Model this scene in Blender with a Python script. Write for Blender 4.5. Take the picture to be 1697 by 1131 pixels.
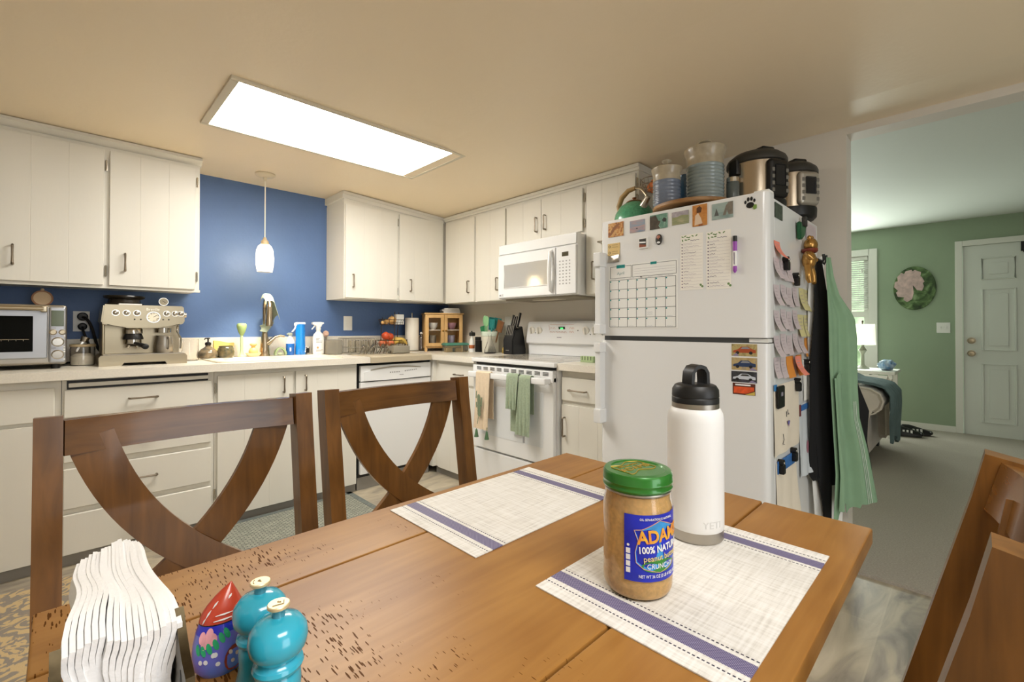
import bpy, bmesh, math, random
from mathutils import Vector as V, Matrix as M, noise as NZ

for o in list(bpy.data.objects): bpy.data.objects.remove(o, do_unlink=True)
SC = bpy.context.scene
COL = SC.collection
PI = math.pi
random.seed(7)

# ------------------------------------------------------------------ camera
cam = bpy.data.cameras.new('camera'); camo = bpy.data.objects.new('camera', cam); COL.objects.link(camo)
cam.sensor_width = 36; cam.lens = 757.459/1697*36
cam.shift_x = -(852.474-848.5)/1697; cam.shift_y = (538.076-565.5)/1697
cam.clip_start = .02
th, rl, pt = .781, -.0013, .0083
R0 = V((math.cos(th), -math.sin(th), 0)); F0 = V((math.sin(th), math.cos(th), 0)); U0 = V((0, 0, 1))
Fw = F0*math.cos(pt)+U0*math.sin(pt); Up = U0*math.cos(pt)-F0*math.sin(pt)
Rt = R0*math.cos(rl)-Up*math.sin(rl); Ux = R0*math.sin(rl)+Up*math.cos(rl)
camo.matrix_world = M(((Rt.x, Ux.x, -Fw.x, -2.7329), (Rt.y, Ux.y, -Fw.y, -3.6872), (Rt.z, Ux.z, -Fw.z, 1.1279), (0, 0, 0, 1)))
SC.camera = camo
# ------------------------------------------------------------------ daylight and exposure
SC.view_settings.view_transform = 'Standard'; SC.view_settings.look = 'None'
SC.view_settings.exposure = 0.27; SC.view_settings.gamma = 1.0; SC.view_settings.use_curve_mapping = False
W = bpy.data.worlds.new('sky'); SC.world = W; W.use_nodes = True
bg = W.node_tree.nodes['Background']; bg.inputs[0].default_value = (.93, .97, 1, 1); bg.inputs[1].default_value = 2.2
def area(name, loc, rot, sx, sy, power, col=(1, 1, 1)):
    l = bpy.data.lights.new(name, 'AREA'); l.shape = 'RECTANGLE'; l.size = sx; l.size_y = sy; l.energy = power; l.color = col
    o = bpy.data.objects.new(name, l); COL.objects.link(o); o.location = loc; o.rotation_euler = rot
    return o
area('patio_daylight', (-2.0, -6.15, 1.15), (PI/2, 0, 0), 1.4, 1.9, 9, (.95, .98, 1))
area('living_window_daylight', (4.24, -2.2, 1.35), (0, PI/2, 0), 1.4, 1.1, 50, (.93, 1, .93))
PANEL_EMIT = 16.0
area('dining_fill_light', (-2.5, -4.3, 2.14), (0, 0, 0), .9, .6, 22, (1, .98, .95))  # added fill light brightening the table, out of view, no fixture modelled

# ------------------------------------------------------------------ materials
def srgb(h):
    h = h.lstrip('#'); c = [int(h[i:i+2], 16)/255 for i in (0, 2, 4)]
    return tuple(x/12.92 if x <= .04045 else ((x+.055)/1.055)**2.4 for x in c)+(1,)
MATS = {}
def mat(name, col, rough=.5, metal=0., var=0., vs=8., bump=0., bs=60., stretch=None, trans=0., ior=1.45, emit=0., sheen=0., coat=0., alpha=1., col2=None):
    if name in MATS: return MATS[name]
    m = bpy.data.materials.new(name); m.use_nodes = True; nt = m.node_tree; p = nt.nodes['Principled BSDF']
    c = srgb(col) if isinstance(col, str) else tuple(col)+(1,)
    p.inputs['Base Color'].default_value = c; p.inputs['Roughness'].default_value = rough; p.inputs['Metallic'].default_value = metal
    p.inputs['IOR'].default_value = ior
    if trans: p.inputs['Transmission Weight'].default_value = trans
    if coat: p.inputs['Coat Weight'].default_value = coat; p.inputs['Coat Roughness'].default_value = .08
    if sheen: p.inputs['Sheen Weight'].default_value = sheen
    if alpha < 1: p.inputs['Alpha'].default_value = alpha
    if emit: p.inputs['Emission Color'].default_value = c; p.inputs['Emission Strength'].default_value = emit
    if var or bump or col2:
        tc = nt.nodes.new('ShaderNodeTexCoord'); mp = nt.nodes.new('ShaderNodeMapping')
        nt.links.new(tc.outputs['Object'], mp.inputs[0])
        if stretch: mp.inputs['Scale'].default_value = stretch
    if var or col2:
        n = nt.nodes.new('ShaderNodeTexNoise'); n.inputs['Scale'].default_value = vs; n.inputs['Detail'].default_value = 5
        nt.links.new(mp.outputs[0], n.inputs['Vector'])
        r = nt.nodes.new('ShaderNodeValToRGB'); e = r.color_ramp.elements
        e[0].position = .3; e[1].position = .7
        if col2: e[0].color = srgb(col2); e[1].color = c
        else:
            e[0].color = tuple(max(0, x*(1-var)) for x in c[:3])+(1,); e[1].color = tuple(min(1, x*(1+var)) for x in c[:3])+(1,)
        nt.links.new(n.outputs['Fac'], r.inputs[0]); nt.links.new(r.outputs[0], p.inputs['Base Color'])
    if bump:
        n2 = nt.nodes.new('ShaderNodeTexNoise'); n2.inputs['Scale'].default_value = bs; n2.inputs['Detail'].default_value = 3
        nt.links.new(mp.outputs[0], n2.inputs['Vector'])
        b = nt.nodes.new('ShaderNodeBump'); b.inputs['Strength'].default_value = bump; b.inputs['Distance'].default_value = .004
        nt.links.new(n2.outputs['Fac'], b.inputs['Height']); nt.links.new(b.outputs[0], p.inputs['Normal'])
    MATS[name] = m
    return m
def nodes(m): return m.node_tree.nodes, m.node_tree.links, m.node_tree.nodes['Principled BSDF']
def ramp(N, stops):
    r = N.new('ShaderNodeValToRGB'); e = r.color_ramp.elements
    e[0].position = stops[0][0]; e[0].color = srgb(stops[0][1]); e[1].position = stops[-1][0]; e[1].color = srgb(stops[-1][1])
    for s in stops[1:-1]:
        x = e.new(s[0]); x.color = srgb(s[1])
    return r
def wood(name, dark, light, rough=.35, axis=0, scale=6., bump=.12, coat=.0):
    m = mat(name, light, rough, coat=coat); N, L, p = nodes(m)
    tc = N.new('ShaderNodeTexCoord'); mp = N.new('ShaderNodeMapping')
    s = [9., 9., 9.]; s[axis] = .8; mp.inputs['Scale'].default_value = s
    L.new(tc.outputs['Object'], mp.inputs[0])
    n = N.new('ShaderNodeTexNoise'); n.inputs['Scale'].default_value = scale; n.inputs['Detail'].default_value = 7; n.inputs['Distortion'].default_value = .6
    L.new(mp.outputs[0], n.inputs['Vector'])
    n3 = N.new('ShaderNodeTexNoise'); n3.inputs['Scale'].default_value = 5.; L.new(tc.outputs['Object'], n3.inputs['Vector'])
    mx = N.new('ShaderNodeMath'); mx.operation = 'MULTIPLY_ADD'; mx.inputs[1].default_value = .55; L.new(n3.outputs['Fac'], mx.inputs[0])
    m2 = N.new('ShaderNodeMath'); m2.operation = 'MULTIPLY'; m2.inputs[1].default_value = .45; L.new(n.outputs['Fac'], m2.inputs[0]); L.new(m2.outputs[0], mx.inputs[2])
    r = ramp(N, [(.34, dark), (.66, light)]); L.new(mx.outputs[0], r.inputs[0]); L.new(r.outputs[0], p.inputs['Base Color'])
    if bump:
        b = N.new('ShaderNodeBump'); b.inputs['Strength'].default_value = bump; b.inputs['Distance'].default_value = .002
        L.new(n.outputs['Fac'], b.inputs['Height']); L.new(b.outputs[0], p.inputs['Normal'])
    return m

m_cab = mat('cabinet_cream_paint', '#e3e0d6', .42, var=.02, vs=5, bump=.05, bs=90, stretch=(1, 1, .15))
m_groove = mat('door_groove_shadow_line', '#cfc8b6', .6)
m_kick = mat('toe_kick_grey', '#8f8b84', .6)
m_ceil = mat('ceiling_cream_paint', '#f3e2c5', .42, bump=.18, bs=45)
m_lceil = mat('living_room_ceiling_paint', '#d3d8d0', .7, bump=.25, bs=120)
m_blue = mat('blue_wall_paint', '#536f9e', .5, var=.06, vs=3, bump=.35, bs=42)
m_wall = mat('offwhite_wall_paint', '#d9d3c8', .6, bump=.15, bs=50)
m_green = mat('green_wall_paint', '#97a98f', .6, var=.03, vs=4, bump=.12, bs=60)
m_trim = mat('white_trim_paint', '#e6e6de', .45)
m_lam = mat('speckled_laminate', '#e3ddd0', .28, var=.05, vs=120)
m_app = mat('white_appliance_enamel', '#e9eaea', .22, coat=.3)
m_appg = mat('grey_appliance_gap', '#5b5c5c', .6)
m_nick = mat('brushed_nickel', '#b4a78f', .3, 1.)
m_bronze = mat('aged_nickel_pull', '#8c8172', .34, 1.)
m_steel = mat('brushed_steel', '#b0aaa0', .38, 1., bump=.05, bs=40, stretch=(1, 1, 40))
m_chrome = mat('chrome', '#bdb8ae', .2, 1.)
m_black = mat('black_plastic', '#141414', .4)
m_dark = mat('dark_grey_plastic', '#33322f', .45)
m_white = mat('white_plastic', '#eeeeea', .4)
m_glass = mat('clear_glass', '#ffffff', .03, trans=1., ior=1.45)
m_paper = mat('white_paper', '#f2f1ec', .8)
m_chair = wood('chair_walnut_stain', '#5a3a18', '#8d5e2a', .3, 2, 5, .03, .25)
m_chairr = wood('chair_walnut_stain_rail', '#57391c', '#845828', .26, 0, 5, .04, .3)
m_oak = wood('honey_oak', '#cfa263', '#e6bf83', .45, 2, 5, .05)
m_screen = mat('unlit_screen_glass', '#5d6650', .2)
m_ink = mat('black_ink', '#23232a', .7)
m_inkg = mat('grey_ink', '#8a8590', .7)
m_teal = mat('teal_print', '#1a9a97', .6)

def translucent(name, col, f, rough):
    m = mat(name, col, rough, trans=1., ior=1.12); N, L, p = nodes(m)
    t = N.new('ShaderNodeBsdfTranslucent'); t.inputs[0].default_value = srgb(col); mx = N.new('ShaderNodeMixShader'); mx.inputs[0].default_value = f
    L.new(p.outputs[0], mx.inputs[1]); L.new(t.outputs[0], mx.inputs[2]); L.new(mx.outputs[0], N['Material Output'].inputs[0])
    return m
# ------------------------------------------------------------------ mesh builder
class B:
    """collects shapes of ONE mesh; T = transform put on what is added next; inv = thing whose local frame the mesh is stored in"""
    def __init__(s, inv=None): s.bm = bmesh.new(); s.T = M(); s.inv = inv; s.mi = 0; s.wn = False
    def _add(s, vs, fs):
        v = [s.bm.verts.new(s.T @ V(p)) for p in vs]
        for f in fs:
            try:
                q = s.bm.faces.new([v[i] for i in f]); q.material_index = s.mi
            except ValueError: pass
        return v
    def box(s, x0, x1, y0, y1, z0, z1, bev=0., seg=2):
        if bev:
            s.wn = True
            t = bmesh.new(); bmesh.ops.create_cube(t, size=1)
            for v in t.verts: v.co = V(((x0+x1)/2+v.co.x*abs(x1-x0), (y0+y1)/2+v.co.y*abs(y1-y0), (z0+z1)/2+v.co.z*abs(z1-z0)))
            bmesh.ops.bevel(t, geom=t.edges[:], offset=bev, segments=seg, affect='EDGES', profile=.5)
            t.verts.index_update(); s._add([v.co[:] for v in t.verts], [[v.index for v in f.verts] for f in t.faces]); t.free()
        else:
            s._add([(x, y, z) for x in (x0, x1) for y in (y0, y1) for z in (z0, z1)],
                   [(0, 1, 3, 2), (4, 6, 7, 5), (0, 4, 5, 1), (2, 3, 7, 6), (0, 2, 6, 4), (1, 5, 7, 3)])
        return s
    def lathe(s, prof, c=(0, 0, 0), seg=32, ax='z', a0=0., a1=2*PI, sx=1., sy=1.):
        full = abs(a1-a0-2*PI) < 1e-6; n = seg if full else seg+1; vs = []; fs = []; k = len(prof)
        for i in range(n):
            a = a0+(a1-a0)*i/seg
            for r, z in prof:
                x, y = r*math.cos(a)*sx, r*math.sin(a)*sy
                p = (x, y, z) if ax == 'z' else ((z, x, y) if ax == 'x' else (x, z, y))
                vs.append((c[0]+p[0], c[1]+p[1], c[2]+p[2]))
        for i in range(n if full else n-1):
            j = (i+1) % n
            for q in range(k-1):
                f = [i*k+q, j*k+q, j*k+q+1, i*k+q+1]
                if prof[q][0] < 1e-7: f.remove(j*k+q)
                if prof[q+1][0] < 1e-7: f.remove(j*k+q+1)
                if len(f) > 2: fs.append(f)
        s._add(vs, fs); return s
    def cyl(s, p0, p1, r, r1=None, seg=20):
        return s.tube([p0, p1], [r, r if r1 is None else r1], seg)
    def tube(s, pts, r, seg=10, closed=False, flat=1.):
        P = [V(p) for p in pts]; n = len(P); rr = r if isinstance(r, (list, tuple)) else [r]*n
        vs = []; fs = []; up = None
        for i in range(n):
            if closed: d = P[(i+1) % n]-P[i-1]
            else: d = P[min(i+1, n-1)]-P[max(i-1, 0)]
            d.normalize()
            if up is None: up = V((0, 0, 1)) if abs(d.z) < .9 else V((1, 0, 0))
            a = d.cross(up).normalized(); b = a.cross(d).normalized(); up = b
            for k in range(seg):
                t = 2*PI*k/seg; vs.append(P[i]+a*(rr[i]*math.cos(t))+b*(rr[i]*math.sin(t)*flat))
        for i in range(n if closed else n-1):
            j = (i+1) % n
            for k in range(seg): fs.append((i*seg+k, i*seg+(k+1) % seg, j*seg+(k+1) % seg, j*seg+k))
        if not closed: fs += [tuple(range(seg))[::-1], tuple(range((n-1)*seg, n*seg))]
        s._add(vs, fs); return s
    def prism(s, poly, d0, d1, ax='z'):
        n = len(poly)
        f = {'z': lambda a, b, d: (a, b, d), 'y': lambda a, b, d: (a, d, b), 'x': lambda a, b, d: (d, a, b)}[ax]
        s._add([f(a, b, d) for d in (d0, d1) for a, b in poly],
               [tuple(range(n))[::-1], tuple(range(n, 2*n))]+[(i, (i+1) % n, n+(i+1) % n, n+i) for i in range(n)]); return s
    def strip(s, pts, w, d, ax='y'):
        """bent bar: centre line in a plane, in-plane width w, thickness d across"""
        n = len(pts); L = []; Rr = []
        for i in range(n):
            a = V(pts[min(i+1, n-1)][:2])-V(pts[max(i-1, 0)][:2]); a.normalize(); q = V((-a.y, a.x))*(w/2 if not isinstance(w, (list, tuple)) else w[i]/2)
            L.append(V(pts[i][:2])+q); Rr.append(V(pts[i][:2])-q)
        vs = []; fs = []
        for i in range(n):
            o = pts[i][2] if len(pts[i]) > 2 else 0
            for q, e in ((L[i], -d/2), (Rr[i], -d/2), (Rr[i], d/2), (L[i], d/2)):
                vs.append((q.x, o+e, q.y) if ax == 'y' else (o+e, q.x, q.y))
        for i in range(n-1):
            for k in range(4): fs.append((i*4+k, i*4+(k+1) % 4, i*4+4+(k+1) % 4, i*4+4+k))
        fs += [(0, 1, 2, 3), tuple(range((n-1)*4, n*4))]
        s._add(vs, fs); return s
    def sheet(s, fn, nu, nv, th=0., nrm=None):
        vs = []; fs = []
        for i in range(nu+1):
            for j in range(nv+1): vs.append(V(fn(i/nu, j/nv)))
        K = (nu+1)*(nv+1); g = lambda i, j: i*(nv+1)+j
        if th:
            n = []
            for i in range(nu+1):
                for j in range(nv+1):
                    a = vs[g(min(i+1, nu), j)]-vs[g(max(i-1, 0), j)]; b = vs[g(i, min(j+1, nv))]-vs[g(i, max(j-1, 0))]
                    c = a.cross(b); n.append(c.normalized() if c.length > 1e-12 else V((0, 0, 1)))
            vs = vs+[p+q*th for p, q in zip(vs, n)]
        for i in range(nu):
            for j in range(nv):
                fs.append((g(i, j), g(i+1, j), g(i+1, j+1), g(i, j+1)))
                if th: fs.append(tuple(K+x for x in (g(i, j), g(i, j+1), g(i+1, j+1), g(i+1, j))))
        if th:
            for i in range(nu):
                fs += [(g(i, 0), K+g(i, 0), K+g(i+1, 0), g(i+1, 0)), (g(i, nv), g(i+1, nv), K+g(i+1, nv), K+g(i, nv))]
            for j in range(nv):
                fs += [(g(0, j), g(0, j+1), K+g(0, j+1), K+g(0, j)), (g(nu, j), K+g(nu, j), K+g(nu, j+1), g(nu, j+1))]
        s._add(vs, fs); return s
    def ball(s, c, rx, ry=None, rz=None, seg=20, rings=12, fn=None):
        ry = ry or rx; rz = rz or rx; vs = [(0, 0, -1)]; fs = []
        for i in range(1, rings):
            t = PI*i/rings
            for k in range(seg): a = 2*PI*k/seg; vs.append((math.sin(t)*math.cos(a), math.sin(t)*math.sin(a), -math.cos(t)))
        vs.append((0, 0, 1)); g = lambda i, k: 1+(i-1)*seg+k % seg
        for k in range(seg):
            fs.append((0, g(1, k+1), g(1, k))); fs.append((len(vs)-1, g(rings-1, k), g(rings-1, k+1)))
            for i in range(1, rings-1): fs.append((g(i, k), g(i, k+1), g(i+1, k+1), g(i+1, k)))
        if fn: vs = [fn(V(v)) for v in vs]
        s._add([(c[0]+v[0]*rx, c[1]+v[1]*ry, c[2]+v[2]*rz) for v in vs], fs); return s
    def text(s, body, size, mtx, ext=.0004, align='CENTER', bend=None, sx=1., bold=0.):
        cu = bpy.data.curves.new('t', 'FONT'); cu.body = body; cu.size = size; cu.extrude = ext; cu.align_x = align; cu.align_y = 'CENTER'; cu.resolution_u = 3; cu.offset = bold
        o = bpy.data.objects.new('t', cu); COL.objects.link(o); dg = bpy.context.evaluated_depsgraph_get(); dg.update()
        me = bpy.data.meshes.new_from_object(o.evaluated_get(dg))
        vs = []
        for v in me.vertices:
            p = V((v.co.x*sx, v.co.y, v.co.z))
            if bend: p = V(bend(p))
            else: p = mtx @ p
            vs.append(p)
        s._add(vs, [tuple(q.vertices) for q in me.polygons])
        bpy.data.objects.remove(o); bpy.data.meshes.remove(me); bpy.data.curves.remove(cu); return s
    def squig(s, pts2, fmap, w):
        """thin ribbon on a surface: handwriting too small to read"""
        vs = []; fs = []
        for i, (a, b) in enumerate(pts2):
            vs += [fmap(a, b-w/2), fmap(a, b+w/2)]
            if i: k = 2*i; fs.append((k-2, k, k+1, k-1))
        s._add(vs, fs); return s
    def done(s, name, ms, parent=None, ang=35., label=None, kind=None):
        if s.inv is not None: s.bm.transform(s.inv.matrix_basis.inverted())
        bmesh.ops.recalc_face_normals(s.bm, faces=s.bm.faces[:])
        me = bpy.data.meshes.new(name); s.bm.to_mesh(me); s.bm.free()
        for m in (ms if isinstance(ms, (list, tuple)) else [ms]): me.materials.append(m)
        if ang:
            for p in me.polygons: p.use_smooth = True
            me.set_sharp_from_angle(angle=math.radians(ang))
        o = bpy.data.objects.new(name, me); COL.objects.link(o); o.parent = parent
        if s.wn and ang: w = o.modifiers.new('wn', 'WEIGHTED_NORMAL'); w.keep_sharp = True
        if label: o['label'] = label
        if kind: o['kind'] = kind
        return o
def tag(o, label, cat, group=None, kind=None):
    o['label'] = label; o['category'] = cat
    if group: o['group'] = group
    if kind: o['kind'] = kind
    return o
def thing(name, label, cat, loc=(0, 0, 0), rz=0., group=None):
    o = bpy.data.objects.new(name, None); o.empty_display_size = .05; COL.objects.link(o)
    o.matrix_basis = M.Translation(loc) @ M.Rotation(rz, 4, 'Z')
    return tag(o, label, cat, group)
def solo(name, label, cat, b, ms, loc=(0, 0, 0), rz=0., group=None, kind=None, ang=35.):
    """a thing that is one mesh"""
    o = b.done(name, ms, None, ang); o.matrix_basis = M.Translation(loc) @ M.Rotation(rz, 4, 'Z')
    return tag(o, label, cat, group, kind)
def struct(name, b, m, ang=0): o = b.done(name, m, None, ang); o['kind'] = 'structure'; return o
def dup(root, loc, rz=None, label=None, group=None):
    r = root.copy(); COL.objects.link(r)
    r.matrix_basis = M.Translation(loc) @ M.Rotation(rz if rz is not None else root.matrix_basis.to_euler().z, 4, 'Z')
    if label: r['label'] = label
    if group: r['group'] = group
    for ch in list(root.children):
        c = ch.copy(); COL.objects.link(c); c.parent = r
        for g in ch.children:
            d = g.copy(); COL.objects.link(d); d.parent = c
    return r
def TB(p): return M(((1, 0, 0, 0), (0, -1, 0, p), (0, 0, 1, 0), (0, 0, 0, 1)))     # (along, out, up) on the blue wall
def TR(p): return M(((0, -1, 0, p), (1, 0, 0, 0), (0, 0, 1, 0), (0, 0, 0, 1)))     # ... on the range wall
def bez(a, b, c, d, n=10):
    o = []
    for i in range(n+1):
        t = i/n; o.append(tuple((1-t)**3*p+3*t*(1-t)**2*q+3*t*t*(1-t)*r+t**3*w for p, q, r, w in zip(a, b, c, d)))
    return o
CZ = .92        # counter top
FZ = -.03       # kitchen floor
def ceil_z(x): return 2.17 if x < -1.2 else (2.118 if x > -.3 else 2.17-.052*(x+1.2)/.9)

# ================================================================== SETTING
def m_vinyl():
    m = mat('marbled_vinyl_tile', '#b5a78f', .38); N, L, p = nodes(m)
    tc = N.new('ShaderNodeTexCoord'); mp = N.new('ShaderNodeMapping'); mp.inputs['Rotation'].default_value = (0, 0, .0); L.new(tc.outputs['Object'], mp.inputs[0])
    br = N.new('ShaderNodeTexBrick'); br.inputs['Scale'].default_value = 1.; br.inputs['Mortar Size'].default_value = .003; br.inputs['Brick Width'].default_value = .92; br.inputs['Row Height'].default_value = .19
    br.inputs['Color1'].default_value = (.2, .2, .2, 1); br.inputs['Color2'].default_value = (.8, .8, .8, 1); br.inputs['Mortar'].default_value = (.9, .9, .9, 1); L.new(mp.outputs[0], br.inputs['Vector'])
    m2 = N.new('ShaderNodeMapping'); m2.inputs['Scale'].default_value = (1.3, 4.2, 1); m2.inputs['Rotation'].default_value = (0, 0, .5); L.new(tc.outputs['Object'], m2.inputs[0])
    n = N.new('ShaderNodeTexNoise'); n.inputs['Scale'].default_value = 2.2; n.inputs['Detail'].default_value = 9; n.inputs['Distortion'].default_value = 1.3; L.new(m2.outputs[0], n.inputs['Vector'])
    a = N.new('ShaderNodeMath'); a.operation = 'MULTIPLY_ADD'; a.inputs[1].default_value = .16; L.new(br.outputs['Color'], a.inputs[0]); L.new(n.outputs['Fac'], a.inputs[2])
    r = ramp(N, [(.36, '#746e64'), (.48, '#978e80'), (.62, '#b3a892'), (.82, '#c9bea8')]); L.new(a.outputs[0], r.inputs[0]); L.new(r.outputs[0], p.inputs['Base Color'])
    return m
struct('floor', B().box(-4.4, -.06, -6.2, 0, FZ-.06, FZ), m_vinyl())
struct('floor_carpet', B().box(-.06, 4.3, -6.2, .0, FZ-.06, -.015), mat('grey_beige_carpet', '#aca498', .95, var=.12, vs=130, bump=.6, bs=220))
b = B(); H2 = .12
xs = [-4.4, -1.2, -.3, .115]
for x0, x1 in zip(xs, xs[1:]):
    z0, z1 = ceil_z(x0), ceil_z(x1)
    b.prism([(x0, z0), (x1, z1), (x1, z1+.12), (x0, z0+.12)], -6.2, .1, 'y')
struct('ceiling', b, m_ceil)
struct('ceiling_living_room', B().box(.115, 4.42, -6.2, .1, 2.33, 2.45), m_lceil)
struct('wall_back', B().box(-4.4, .0, 0, .1, FZ-.06, 2.3), m_blue)
struct('wall_back_living_room', B().box(.115, 4.42, 0, .1, FZ-.06, 2.4), m_green)
struct('wall_left', B().box(-4.5, -4.4, -6.2, .1, FZ-.06, 2.3), m_wall)
struct('wall_right', B().box(0, .115, -3.245, .1, FZ-.06, 2.36), m_wall)
struct('trim_header', B().box(0, .115, -6.2, -3.245, 2.082, 2.4), m_wall)
# wall with the patio door behind the camera (its glass opening lets the daylight in)
b = B(); b.box(-4.5, -2.75, -6.3, -6.2, FZ-.06, 2.3); b.box(-1.25, 4.42, -6.3, -6.2, FZ-.06, 2.4); b.box(-2.75, -1.25, -6.3, -6.2, 2.1, 2.3)
struct('wall_front', b, m_wall)
# green wall with front door and window
GX = 4.274
b = B()
WZ0, WZ1, WY0, WY1 = .60, 2.03, -2.78, -1.55     # window opening
DY0, DY1, DZ = -4.52, -3.59, 2.03                # door opening
b.box(GX, GX+.12, WY1, .1, FZ-.06, 2.4); b.box(GX, GX+.12, WY0, WY1, FZ-.06, WZ0); b.box(GX, GX+.12, WY0, WY1, WZ1, 2.4)
b.box(GX, GX+.12, DY1, WY0, FZ-.06, 2.4); b.box(GX, GX+.12, DY0, DY1, DZ, 2.4); b.box(GX, GX+.12, -6.2, DY0, FZ-.06, 2.4)
struct('wall_living_room', b, m_green)
b = B(); b.box(GX-.014, GX, DY1, WY0-.09, -.015, .05); b.box(GX-.014, GX, WY0-.09, 0, -.015, .05)
struct('baseboard_living_room', b, m_trim)
b = B()
b.box(GX-.02, GX, DY1, DY1+.06, -.015, DZ+.06, .004); b.box(GX-.02, GX, DY0-.06, DY0, -.015, DZ+.06, .004); b.box(GX-.02, GX, DY0, DY1, DZ, DZ+.06, .004)
struct('trim_1', b, m_trim)
# front door, six panels, seen from inside
b = B(); b.box(GX+.005, GX+.05, DY0+.002, DY1-.002, -.02, DZ-.002)
b.T = M()
pw = (DY1-DY0)
for y0, y1 in ((DY1-.15, DY1-.39), (DY1-.54, DY1-.78)):
    for z0, z1 in ((.13, .75), (.9, 1.55), (1.66, 1.88)):
        b.tube([(GX+.004, y0, z0), (GX+.004, y1, z0), (GX+.004, y1, z1), (GX+.004, y0, z1)], .012, 6, True)
        b.box(GX-.004, GX+.006, y1+.05, y0-.05, z0+.05, z1-.05, .004)
d1 = struct('door_1', b, mat('white_door_paint', '#dfe3dc', .4), 30)
for z, r in ((1.0, .028), (.862, .030)):
    b = B(); b.lathe([(0, -.062), (r*.8, -.06), (r, -.045), (r*.9, -.03), (.012, -.02), (.012, -.008), (.034, -.006), (.034, .004)], (GX, DY1-.065, z), 20, 'x')
    b.done('door_knob' if z < .9 else 'deadbolt', m_nick, d1)
b = B(); b.box(GX-.012, GX+.002, -4.06, -4.02, 1.93, 2.05, .003); b.tube([(GX-.008, -4.04, 1.95), (GX-.03, -4.04, 1.92), (GX-.035, -4.04, 1.95)], .006)
b.done('over_door_hook', m_black, d1)
b = B(); b.tube([(GX-.006, -4.10, 1.545), (GX-.03, -4.11, 1.53), (GX-.008, -4.12, 1.515)], .005); b.done('hook', m_chrome, d1)
# window
b = B()
for a in ((WY0-.075, WY0+.01, WZ0-.06, WZ1+.07), (WY1-.01, WY1+.075, WZ0-.06, WZ1+.07), (WY0, WY1, WZ1-.01, WZ1+.07), (WY0-.02, WY1+.02, WZ0-.06, WZ0+.015)):
    b.box(GX-.022, GX+.10, *a, .003)
w1 = struct('window_1', b, m_trim)
b = B(); zm = 1.31
for a in ((WY0+.01, WY0+.06, WZ0, WZ1), (WY1-.06, WY1-.01, WZ0, WZ1), (WY0+.06, WY1-.06, WZ0+.015, WZ0+.07), (WY0+.06, WY1-.06, zm-.04, zm+.03), (WY0+.06, WY1-.06, WZ1-.05, WZ1-.01)):
    b.box(GX+.035, GX+.075, *a)
b.done('window_frame', m_trim, w1, 0)
b = B(); b.box(GX+.05, GX+.054, WY0+.05, WY1-.05, WZ0+.05, WZ1-.03); b.done('window_pane', m_glass, w1, 0)
bl = thing('window_blind', 'white slatted blind lowered over the upper half of the window', 'blind', (GX+.02, -2.165, zm+.06))
b = B(bl); b.box(GX+.0, GX+.034, WY0+.02, WY1-.02, WZ1-.05, WZ1-.012, .003); b.done('head_rail', m_trim, bl)
b = B(bl)
for k in range(24):
    z = zm+.06+k*.0262; b.T = M.Translation((GX+.017, 0, z)) @ M.Rotation(.5, 4, 'Y'); b.box(-.0125, .0125, WY0+.02, WY1-.02, -.0006, .0006)
b.done('slat', mat('white_blind_slat', '#f2f4ee', .5), bl, 0)
b = B(bl); b.tube([(GX-.006, WY0+.10, WZ1-.04), (GX-.006, WY0+.10, 1.40)], .0025, 6); b.tube([(GX-.006, WY0+.075, WZ1-.04), (GX-.006, WY0+.073, 1.86)], .0015, 6); b.lathe([(.0, 0), (.012, -.01), (.01, -.045), (0, -.05)], (GX-.006, WY0+.073, 1.87), 10); b.done('wand', m_trim, bl)
# outdoors, beyond the window
m_leaf = mat('hedge_leaves', '#b4c9a2', .8, var=.5, vs=5)
struct('floor_lawn', B().box(4.5, 16, -10, 6, -.5, -.4), mat('lawn_grass', '#c2d0b0', .9, var=.2, vs=3))
b = B()
def hedge_v(v): return v*(1+.22*NZ.noise(v*2.3)+.1*NZ.noise(v*7))
for k in range(5): b.ball((9.6+.5*(k % 2), -6+k*2.2, 1.3), 1.5, 1.7, 2.0, 24, 14, hedge_v)
solo('hedge', 'green hedge outside, glimpsed through the living room blind', 'hedge', b, m_leaf)

# ================================================================== CEILING LIGHT AND PENDANT
cl = thing('ceiling_light', 'long rectangular fluorescent panel light recessed into the kitchen ceiling', 'ceiling light', (-1.63, -1.24, 2.17))
LX0, LX1, LY0, LY1 = -2.244, -1.016, -1.541, -.941
b = B(cl); z = 2.17
for a in ((LX0, LX1, LY0, LY0+.022), (LX0, LX1, LY1-.022, LY1), (LX0, LX0+.034, LY0+.022, LY1-.022), (LX1-.022, LX1, LY0+.022, LY1-.022)): b.box(*a, z-.012, z+.002, .003)
b.done('frame', mat('cream_light_frame', '#d9cfb8', .45), cl)
b = B(cl); b.box(LX0+.03, LX1-.018, LY0+.018, LY1-.018, z-.006, z+.0)
b.done('diffuser', mat('lit_diffuser', (1, .96, .89), .6, emit=PANEL_EMIT), cl, 0)
pl = thing('pendant_lamp', 'small glass jar pendant hanging lit in front of the blue wall', 'pendant light', (-1.76, -.31, 1.5))
b = B(pl); px_, py_ = -1.76, -.31; zc = 2.17
b.lathe([(0, zc), (.06, zc), (.062, zc-.008), (.05, zc-.018), (.012, zc-.024), (.008, zc-.05), (0, zc-.05)], (px_, py_, 0), 24); b.done('ceiling_rose', mat('cream_pendant_metal', '#dccdae', .4), pl)
b = B(pl); b.cyl((px_, py_, zc-.04), (px_, py_, 1.735), .0035, seg=8); b.done('cord', mat('cream_cord', '#e9e0cc', .6), pl)
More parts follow.
